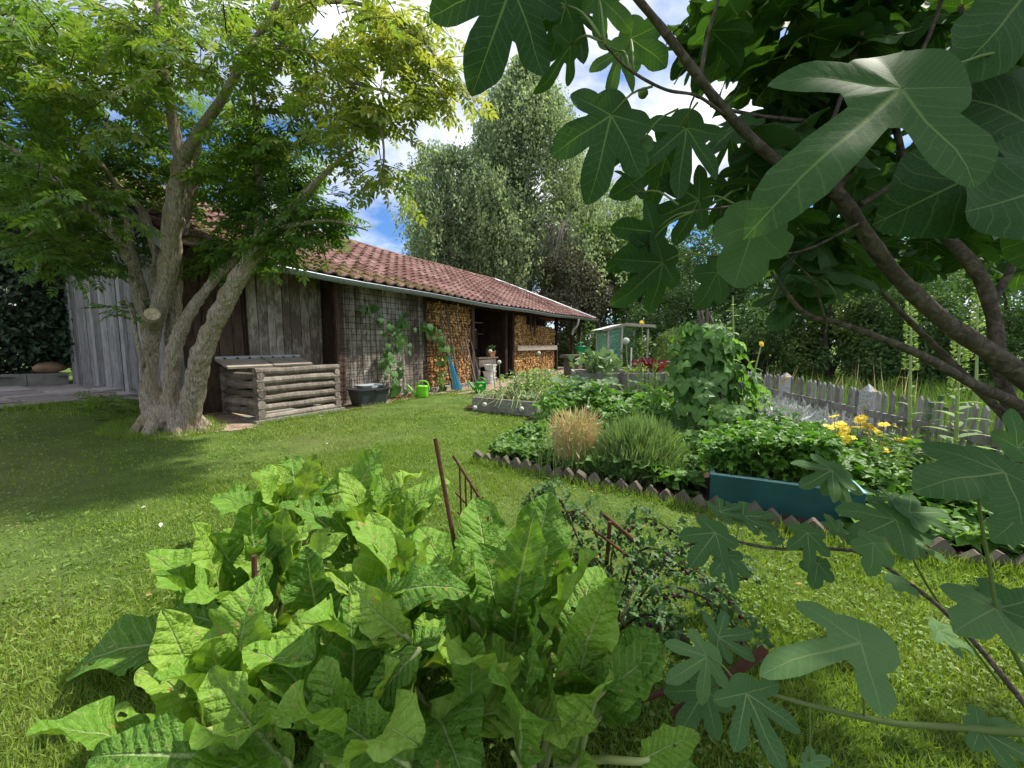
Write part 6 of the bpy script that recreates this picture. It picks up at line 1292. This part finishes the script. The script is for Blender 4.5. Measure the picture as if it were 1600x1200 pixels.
fig = empty('fig_tree', gv(1.9, 1.15)); tag(fig, 'fig tree arching over the right half with lobed leaves', 'tree'); f0 = fig.location
LIMB = [
 [(985, -15, 9, 1.15), (1035, 45, 11, 1.2), (1080, 105, 12, 1.25), (1130, 170, 13, 1.32), (1190, 232, 14, 1.4), (1250, 275, 15, 1.45), (1305, 300, 19, 1.5), (1345, 355, 19, 1.52), (1400, 430, 20, 1.55), (1480, 505, 23, 1.6), (1560, 560, 27, 1.65), (1650, 640, 32, 1.7), (1700, 760, 36, 1.75)],
 [(1205, 425, 4, 1.4), (1232, 462, 6, 1.42), (1262, 492, 7, 1.45), (1310, 505, 8, 1.48), (1380, 530, 10, 1.5), (1450, 560, 12, 1.55), (1520, 600, 14, 1.6), (1600, 640, 18, 1.65), (1670, 720, 24, 1.72)],
 [(1400, 200, 8, 1.9), (1425, 300, 13, 1.9), (1478, 368, 16, 1.9), (1530, 430, 18, 1.88), (1553, 500, 17, 1.86), (1562, 570, 18, 1.85), (1580, 640, 20, 1.82), (1605, 720, 24, 1.8), (1660, 800, 30, 1.75)],
 [(1372, 450, 5, 1.7), (1410, 490, 7, 1.72), (1460, 540, 9, 1.75), (1520, 600, 11, 1.75), (1590, 670, 13, 1.75)], [(1305, 300, 11, 1.5), (1340, 250, 8, 1.5), (1400, 150, 6, 1.5), (1450, 60, 5, 1.5), (1480, -30, 5, 1.5)],
 [(1345, 320, 8, 1.52), (1400, 285, 6, 1.5), (1460, 255, 4, 1.45)], [(1250, 275, 6, 1.45), (1300, 190, 6, 1.5), (1360, 10, 5, 1.5)], [(1130, 178, 5, 1.32), (1090, 150, 4, 1.25), (1040, 140, 4, 1.15), (985, 110, 4, 1.05), (945, 70, 3, 1.0)], [(1095, 120, 6, 1.27), (1105, 60, 5, 1.3), (1125, -10, 4, 1.3)],
 [(1260, 190, 6, 1.6), (1180, 180, 5, 1.6), (1110, 165, 4, 1.6)], [(1553, 470, 9, 1.87), (1600, 380, 9, 1.9), (1650, 250, 8, 1.9)], [(1480, 370, 7, 1.9), (1540, 300, 6, 1.9), (1600, 200, 5, 1.9)],
 [(1240, 268, 4, 1.42), (1210, 300, 3.5, 1.35), (1150, 320, 3, 1.25), (1085, 330, 2.5, 1.15)], [(1340, 350, 4, 1.5), (1260, 390, 3.5, 1.4), (1180, 400, 3, 1.25), (1110, 400, 2.5, 1.15)], [(1290, 500, 3, 1.46), (1270, 440, 2.5, 1.4), (1230, 400, 2, 1.3)], [(1500, 10, 6, 1.2), (1530, 90, 7, 1.3), (1580, 200, 8, 1.5), (1640, 300, 9, 1.7)]]
tmf = MB()
for i, S in enumerate(LIMB):
    S = [(a, b, w, d * .64) for a, b, w, d in S]
    n = len(S) * 5; tmf.tube(spl([at(a, b, d) - f0 for a, b, w, d in S], n), list(lerp([w * .52 * d / FPX for a, b, w, d in S], n) * (1 + .06 * np.sin(np.arange(n) * 1.3 + i))), 12)
# trunk down to the ground outside the frame
base = at(1680, 760, 1.12) - f0; tmf.tube(spl([base + Vector((0, 0, .12)), Vector((base.x * .6 + .1, base.y * .6, base.z * .5)), Vector((0, 0, -.08))], 10), list(np.linspace(.05, .09, 10)), 12)
tmf.build('trunk', M['fig_bark'], fig, smooth=True)
def fig_leaf(e, p0, p1, nrm, var, k=0, stalk=None, sc=None, young=False):
    o = obj('leaf', (FIG_SKYLIT if young else FIG)[var][k], None, e); o.matrix_local = Matrix.Translation(-e.location) @ place_mat(p0, p1, nrm, sc)
    if stalk is not None:
        p0 = Vector(p0); s_ = Vector(stalk); m = MB(); m.tube(spl([s_ - e.location, s_.lerp(p0, .5) - e.location + Vector((0, 0, .012)), p0 - e.location], 7), list(np.linspace(.0022, .0016, 7)), 5); m.build('leaf_stalk', M['fig_stalk'], o if False else e, smooth=True)
    return o
FH = [  # stalk end, tip, variant, face normal, stalk root
 ((1408, 138, .56), (1186, 330, .50), 3, (-.2, -1, .5), (1640, 70, .62)), ((1650, 215, .66), (1412, 325, .62), 2, (0, -1, .2), None), ((1660, 290, .6), (1532, 318, .55), 4, (0, -1, .3), None), ((1620, -30, .62), (1518, 100, .58), 2, (0, -1, .1), None),
 ((800, -25, .95), (742, 134, .92), 1, (.15, -1, -.35), (850, -40, 1.0)), ((884, 8, 1.0), (803, 60, 1.0), 1, (.3, -1, -.5), (940, 60, 1.0)), ((892, 70, 1.0), (843, 150, 1.0), 3, (.95, -.4, .2), (940, 65, 1.0)), ((900, 18, 1.05), (912, 98, 1.05), 0, (-.1, -1, -.4), (945, 70, 1.0)), ((935, -8, 1.0), (988, 45, 1.0), 1, (0, -1, -.5), (945, 70, 1.0)),
 ((968, 80, 1.02), (953, 155, 1.02), 0, (.2, -1, -.4), (985, 110, 1.05)), ((985, 60, 1.1), (1045, 100, 1.1), 2, (.2, -1, -.4), (990, 110, 1.06)), ((955, 180, .95), (925, 312, .93), 1, (.1, -1, -.2), (1020, 135, 1.1)), ((1072, 200, 1.1), (1062, 310, 1.08), 0, (0, -1, -.3), (1085, 150, 1.2)),
 ((1000, 225, 1.0), (938, 262, .98), 3, (.3, -.8, .5), (1060, 170, 1.15)), ((1040, 245, 1.15), (962, 308, 1.12), 1, (.2, -1, -.5), (1090, 160, 1.2)), ((1092, 312, 1.15), (1012, 348, 1.12), 1, (.2, -1, -.4), (1150, 320, 1.25)), ((1022, 362, 1.1), (955, 425, 1.08), 1, (.4, -1, -.4), (1090, 330, 1.15)), ((1036, 410, 1.1), (962, 480, 1.08), 1, (.4, -1, -.3), (1110, 400, 1.15)), ((1178, 352, .85), (1150, 445, .82), 4, (-.2, -1, .3), (1210, 300, 1.1)), ((1122, 425, 1.0), (1092, 484, .98), 2, (.3, -1, -.2), (1150, 400, 1.15)), ((1000, 300, 1.05), (965, 260, 1.05), 3, (.6, -.8, .2), (1060, 320, 1.15)), ((1010, 385, 1.1), (985, 455, 1.1), 0, (.5, -.8, .2), (1085, 330, 1.15))]
for k_, (a, b, v, nr, stx) in enumerate(FH):
    if k_ > 3: a, b, stx = (a[0], a[1], a[2] * .78), (b[0], b[1], b[2] * .78), ((stx[0], stx[1], stx[2] * .66) if stx else None)
    fig_leaf(fig, at(*a), at(*b), nr, v, 0, at(*stx) if stx else None)
# the rest of the canopy, then unseen leaves added to cast shade
CAN = []
LEAFZ = [(1130, 50, 100, 70, 1.5, 15), (1250, 80, 130, 110, 1.6, 42), (1400, 80, 140, 110, 1.6, 46), (1540, 120, 110, 160, 1.7, 44), (1260, 220, 110, 80, 1.6, 26), (1400, 280, 110, 80, 1.75, 26), (1180, 320, 80, 55, 1.4, 11), (1290, 390, 90, 45, 1.6, 18), (1500, 330, 110, 80, 1.9, 24), (1190, 230, 60, 60, 1.35, 7), (1250, 440, 60, 40, 1.5, 9), (1420, 400, 90, 50, 1.9, 12), (1330, 20, 200, 60, 1.3, 24), (1560, 420, 60, 60, 1.95, 8)]
for (px, py, rxp, ryp, Y, n) in LEAFZ:
    for _ in range(int(n * 1.85)):
        u = unit(1)[0]; rr = rng.random() ** .45; Yq = max(.98, (Y + u[1] * .4 * rr) * (.82 if px < 1480 else .9)); p = at(px + u[0] * rxp * rr, py + u[2] * ryp * rr, Yq); a = rng.uniform(0, 6.28); d = Vector((math.cos(a), math.sin(a) * .8, rng.uniform(-.95, .1))).normalized(); sz = rng.uniform(.085, .145)
        CAN.append((sz / p.y, p, d, (rng.normal(0, .45), rng.normal(-.1, .45), 1), int(rng.choice([0, 1, 1, 2, 2, 4])), int(rng.integers(2)), p - d * .05 + Vector((0, 0, -.06)) if rng.random() < .5 else None, sz))
for _ in range(45):  # unseen leaves above the view, added to shade the big near leaf
    p = Vector((rng.uniform(.45, 1.6), rng.uniform(.4, .95), rng.uniform(2.12, 2.7))); a = rng.uniform(0, 6.28); d = Vector((math.cos(a), math.sin(a), rng.uniform(-.5, .1))).normalized()
    CAN.append((0, p, d, (rng.normal(0, .3), rng.normal(0, .3), 1), int(rng.choice([1, 2, 4])), 0, None, rng.uniform(.14, .2)))
for _ in range(95):  # unseen canopy off to the right, added to shade near leaves and lawn
    p = Vector((rng.uniform(1.5, 2.9), rng.uniform(.3, 1.7), rng.uniform(1.7, 3.0))); a = rng.uniform(0, 6.28); d = Vector((math.cos(a), math.sin(a), rng.uniform(-.8, .1))).normalized()
    CAN.append((0, p, d, (rng.normal(0, .4), rng.normal(0, .4), 1), int(rng.choice([0, 1, 2, 4])), 0, None, rng.uniform(.14, .22)))
CAN.sort(key=lambda c: -c[0])
for c in CAN[:272]: fig_leaf(fig, c[1], c[1] + c[2], c[3], c[4], c[5], c[6], c[7])
M['fig_far'] = leaf_mat('fig_leaf_inner', (0.02, 0.055, 0.018), (0.036, 0.086, 0.028), (0.07, 0.14, 0.045), tfac=.26, tmul=(1.6, 1.9, .45), vein=(9, .75, .016), vcol=(.19, .26, .095), rough=.6, spec=.09, bs=.07, vs_=.4)
fb = Bulk(); fs = MB()
for v in range(5):
    L = [c for c in CAN[272:] if c[4] == v]
    if L: fb.add(polar_leaf(VAR[v], 44, 3, cup=.2, fold=.16, wave=.07, seed=60 + v, sinus=.27 if v < 4 else .42, raw=True), np.array([list(c[1] - f0) for c in L]), frames(np.array([list(c[2]) for c in L]), np.array([c[3] for c in L])), np.array([c[7] for c in L]), rng.random(len(L)))
for c in CAN[272:]:
    if c[6] is not None: fs.tube([c[6] - f0, c[6].lerp(c[1], .5) - f0 + Vector((0, 0, .012)), c[1] - f0], .002, 4, cap=False)
tag(fb.build('foliage', M['fig_far'], fig, smooth=True), kind='stuff'); tag(fs.build('leaf_stalks', M['fig_stalk'], fig), kind='stuff')
for k, (px, py, Y, r) in enumerate(((1135, 2, 1.1, .024), (1508, 180, 1.1, .018), (1005, 145, 1.15, .014), (1165, 332, 1.3, .02), (1130, 300, 1.3, .015), (1235, 385, 1.4, .016), (1345, 45, 1.4, .016), (1340, 140, 1.5, .014))):
    m = MB(); m.lathe([(0, -1.15), (.3, -1.0), (.75, -.55), (1, .1), (.85, .6), (.45, .9), (0, 1.0)], 14); o = m.build('fig_fruit', M['fig_fruit'], fig, smooth=True, loc=at(px, py, Y) - f0); o.scale = [r] * 3; o.rotation_euler = (2.8, .3, 0)
# young shoots of the fig at the lower right
def shoot(label, pts, r, leaves, name='fig_shoot', mat='shoot'):
    e = empty(name, Vector(at(*pts[0]))); tag(e, label, 'fig shoot', 'young fig shoots'); root = gv(1.75 + rng.normal(0, .06), 1.05 + rng.normal(0, .06), -.03); P = spl([root - e.location] + [at(*p) - e.location for p in pts], 30); m = MB(); m.tube(P, list(np.linspace(r * 1.2, r * .5, 30)), 8); m.build('stem', M[mat], e, smooth=True)
    for a, b, v, nr, stx in leaves: fig_leaf(e, at(*a), at(*b), nr, v, 0, at(*stx) if stx else None, young=True)
shoot('green fig shoot lying across the bottom right with large five-lobed leaves', [(1700, 1165, .72), (1530, 1140, .76), (1400, 1130, .8), (1290, 1108, .82), (1215, 1088, .83), (1170, 1075, .84)], .0075, [
 ((1166, 1083, .82), (1232, 1215, .72), 0, (-.1, -.75, 1), (1205, 1088, .83)), ((1105, 1026, .95), (1040, 1066, .93), 0, (0, -.7, 1), (1150, 1065, .86)), ((1345, 1004, .80), (1190, 1040, .78), 3, (0, -.35, 1), (1350, 1118, .81)), ((1530, 1140, .76), (1640, 1200, .7), 1, (0, -.8, 1), None), ((1102, 1078, 1.0), (1060, 1150, .95), 1, (0, -.8, 1), (1165, 1075, .86)), ((1265, 1190, .8), (1320, 1230, .76), 1, (0, -.6, 1), (1265, 1105, .82)), ((1122, 996, 1.0), (1180, 985, 1.02), 0, (0, -.5, 1), (1120, 1030, .95))])
shoot('brown fig shoot arching from the right edge towards the planter', [(1660, 1170, 1.05), (1600, 1098, 1.1), (1530, 1012, 1.15), (1470, 950, 1.18), (1420, 912, 1.2), (1340, 862, 1.22), (1210, 857, 1.22), (1135, 842, 1.24)], .0085, [
 ((1118, 832, 1.24), (1078, 885, 1.2), 1, (0, -.6, 1), (1140, 845, 1.24)), ((1135, 868, 1.2), (1150, 925, 1.12), 1, (0, -.7, 1), (1165, 850, 1.22)), ((1125, 800, 1.3), (1158, 786, 1.34), 0, (0, -.4, 1), (1140, 840, 1.24)), ((1160, 808, 1.3), (1210, 800, 1.34), 0, (0, -.4, 1), (1150, 845, 1.24)), ((1262, 832, 1.2), (1268, 888, 1.14), 1, (0, -.8, 1), (1260, 858, 1.22)), ((1365, 848, 1.15), (1362, 900, 1.1), 2, (0, -.9, .7), (1345, 865, 1.22)), ((1278, 880, 1.2), (1272, 920, 1.16), 2, (0, -.7, 1), (1290, 860, 1.22)), ((1215, 845, 1.2), (1190, 825, 1.24), 1, (0, -.5, 1), (1225, 858, 1.22)), ((1395, 905, 1.1), (1440, 930, 1.05), 2, (0, -.3, 1), (1420, 912, 1.2)), ((1310, 830, 1.25), (1290, 800, 1.3), 1, (0, -.5, 1), (1320, 862, 1.22))], mat='fig_bark')
shoot('upright green fig shoot with one huge leaf at the right edge', [(1680, 1180, .95), (1600, 1050, .98), (1560, 960, 1.0), (1545, 880, 1.0), (1530, 790, .98), (1540, 745, .9)], .006, [
 ((1570, 738, .86), (1440, 752, .84), 2, (-.05, -.55, 1), (1540, 750, .9)), ((1590, 700, .95), (1650, 640, .95), 1, (0, -1, .3), (1545, 760, .95)), ((1560, 950, 1.0), (1640, 930, 1.0), 2, (0, -.4, 1), None), ((1555, 950, 1.0), (1500, 980, .95), 2, (0, -.5, 1), None), ((1600, 800, 1.05), (1560, 840, 1.0), 2, (0, -.7, .8), None)])
shoot('thin fig shoot between the planter and the huge leaf', [(1620, 1140, 1.3), (1480, 960, 1.35), (1430, 880, 1.35), (1412, 830, 1.35), (1400, 785, 1.35)], .005, [
 ((1400, 812, 1.3), (1330, 842, 1.25), 1, (0, -.5, 1), (1405, 800, 1.35)), ((1420, 800, 1.3), (1490, 800, 1.3), 1, (0, -.5, 1), (1405, 800, 1.35)), ((1430, 850, 1.3), (1490, 880, 1.25), 3, (0, -.5, 1), None), ((1395, 780, 1.35), (1350, 760, 1.4), 0, (0, -.6, 1), None), ((1465, 985, 1.2), (1530, 1020, 1.15), 1, (0, -.4, 1), (1480, 960, 1.35)), ((1300, 735, 1.6), (1250, 760, 1.55), 0, (0, -.7, 1), None), ((1305, 742, 1.6), (1330, 795, 1.5), 1, (0, -.8, .8), None)])
# chard in the planter: reuse the crinkled blade in a darker green
M['chard'] = leaf_mat('chard_leaf', (0.03, 0.085, 0.018), (0.06, 0.14, 0.025), (0.11, 0.21, 0.04), tfac=.25, src='obj', vein=(9, .75, .03), vcol=(.25, .35, .14), quilt=.6, rough=.35)
CH = []
for k in range(3): me = rad_leaf(300 + k, W=.34, bend=1.2 + .4 * k, wave=.07, holes=0); me.materials.clear(); me.materials.append(M['chard']); CH.append(me)
ch = empty('chard', local(pl, .25, .12, HH * .8), 0); tag(ch, 'dark crinkled chard at the right end of the teal planter', 'chard')
for k in range(12):
    a = k * 2.4; el = rng.uniform(.5, 1.2); d = Vector((math.cos(a) * math.cos(el), math.sin(a) * math.cos(el), math.sin(el))); p = d * .12; o = obj('leaf', CH[k % 3], None, ch); o.matrix_local = place_mat(p, p + d, (-d.x * .5, -d.y * .5 - .2, 1), rng.uniform(.2, .3)); m = MB(); m.tube([(0, 0, -.03), p], [.008, .006], 6); m.build('stalk', M['pale_stem'], ch)
# ------------------------------------------------------------------ grass
M['grass'] = leaf_mat('grass_blade', (0.095, 0.175, 0.027), (0.18, 0.28, 0.044), (0.34, 0.39, 0.11), tfac=.4, tmul=(1.3, 1.35, .5), nscale=1.1, nmix=.55, rough=.5, spec=.25)
M['clover'] = leaf_mat('clover_leaf', (0.09, 0.175, 0.028), (0.15, 0.25, 0.04), (0.22, 0.32, 0.07), tfac=.3, nscale=1.6)
def lawn_ok(x, y):
    s, v = to_b(x, y)
    return (((s + 3.75) / .75) ** 2 + ((v + .25) / .62) ** 2 > 1 + .25 * np.sin(s * 9 + v * 5)) & ~inpoly(x, y, BED) & ~((s > -3.65) & (s < 14) & (v > -.72 - .08 * np.sin(s * 5) - .07 * np.sin(s * 11 + 1) - .55 * sstep((s - 1.0) / 1.5))) & ~((s < -3.6) & (v > 1.88)) & ~((s > -0.45) & (s < 1.65) & (v < -2.8) & (v > -4.2)) & ~((s >= -3.65) & (v > 0))
def wedge(n, r0, r1, a0=-70, a1=70):
    r = np.sqrt(rng.uniform(r0 * r0, r1 * r1, n)); a = np.radians(rng.uniform(a0, a1, n)); return np.stack([np.sin(a) * r, np.cos(a) * r], 1)
bk = Bulk()
for (n, r0, r1, w, h0, h1) in ((118000, 0.8, 2.6, .0044, .02, .050), (150000, 2.6, 5.0, .0066, .02, .055), (78000, 5.0, 9.0, .011, .025, .06), (30000, 9.0, 15.0, .02, .03, .07)):
    P = wedge(n, r0, r1); P = P[lawn_ok(P[:, 0], P[:, 1])]; k = len(P); patch = sinnoise(np.stack([P[:, 0], P[:, 1], 0 * P[:, 0]], 1), 2.2, 77); thin = rng.random(k) < np.clip(.64 + .5 * patch + .25 * sinnoise(np.stack([P[:, 0], P[:, 1], 0 * P[:, 0]], 1), 7.0, 78), .12, 1); P = P[thin]; patch = patch[thin]; k = len(P)
    f = rng.normal(0, .55, (k, 3)) + np.array([0, 0, 1.0]); hh = rng.uniform(h0, h1, k) * (1 + .25 * patch)
    bk.add(BLADE, np.stack([P[:, 0], P[:, 1], gz(P[:, 0], P[:, 1]) - .004], 1), frames(f, rng.normal(0, 1, (k, 3))), np.stack([np.full(k, w), hh, hh], 1), np.clip(rng.normal(.5, .25, k) + .08 * patch, 0, 1))
tag(bk.build('lawn_grass', M['grass']), 'short green lawn grass', 'grass', kind='stuff')
CLV = merge_tpl([(diamond_tpl(.95, .08), rz(a), (0, .02, 0)) for a in (0, 2.1, -2.1)])
bk = Bulk()
for (n, r0, r1, s_) in ((9000, 1.0, 2.6, .010), (7000, 2.6, 5.5, .012), (3000, 5.5, 9, .016)):
    P = wedge(n, r0, r1); P = P[lawn_ok(P[:, 0], P[:, 1])]; pt = sinnoise(np.stack([P[:, 0], P[:, 1], 0 * P[:, 0]], 1), 3.0, 91); P = P[pt > -.1]; k = len(P)
    bk.add(CLV, np.stack([P[:, 0], P[:, 1], gz(P[:, 0], P[:, 1]) + rng.uniform(.012, .035, k)], 1), frames(rng.normal(0, 1, (k, 3)) * [1, 1, .15], rng.normal(0, .25, (k, 3)) + [0, 0, 1]), rng.uniform(.7, 1.3, k) * s_, rng.random(k))
tag(bk.build('clover', M['clover']), 'clover growing through the lawn', 'clover', kind='stuff')
# longer tufts along the edges: tree foot, patio, edging
M['tuft'] = M['grass']; pts_ = []
for _ in range(9000):
    w = rng.random()
    if w < .35: s, v = rng.uniform(-9, -3.7), 1.85 - abs(rng.normal(0, .10))
    elif w < .6: a = rng.uniform(0, 6.28); pts_.append((-4.87 + math.cos(a) * rng.uniform(.35, .75), 5.5 + math.sin(a) * rng.uniform(.35, .7))); continue
    elif w < .8: s, v = rng.uniform(-3.2, 3.0), -.78 - abs(rng.normal(0, .06))
    else:
        t = rng.random(); i = rng.integers(0, len(EP) - 1); x = EP[i][0] * (1 - t) + EP[i + 1][0] * t; y = EP[i][1] * (1 - t) + EP[i + 1][1] * t; pts_.append((x - .04 + rng.normal(0, .03), y - .07 + rng.normal(0, .03))); continue
    p = bl(s, v); pts_.append((p.x, p.y))
P = np.array(pts_); k = len(P); hh = rng.uniform(.05, .12, k)
tag(Bulk().add(BLADE, np.stack([P[:, 0], P[:, 1], gz(P[:, 0], P[:, 1])], 1), frames(rng.normal(0, .45, (k, 3)) + [0, 0, 1], rng.normal(0, 1, (k, 3))), np.stack([np.full(k, .007), hh, hh], 1), np.clip(rng.normal(.45, .2, k), 0, 1)).build('edge_grass', M['grass']), 'longer grass left along walls and edging', 'grass', kind='stuff')
# fallen leaves and petals on the lawn
n = 130; P = wedge(n, 1.8, 6.5); P = P[lawn_ok(P[:, 0], P[:, 1])]; k = len(P)
M['litter'] = leaf_mat('fallen_leaf', (.30, .12, .05), (.45, .32, .10), (.70, .68, .55), tfac=.1, nmix=.1)
tag(Bulk().add(LEAF2, np.stack([P[:, 0], P[:, 1], gz(P[:, 0], P[:, 1]) + .04], 1), frames(rng.normal(0, 1, (k, 3)) * [1, 1, .15], rng.normal(0, .3, (k, 3)) + [0, 0, 1]), rng.uniform(.02, .045, k), rng.random(k)).build('fallen_leaves', M['litter']), 'scattered fallen leaves and petals on the lawn', 'leaves', kind='stuff')
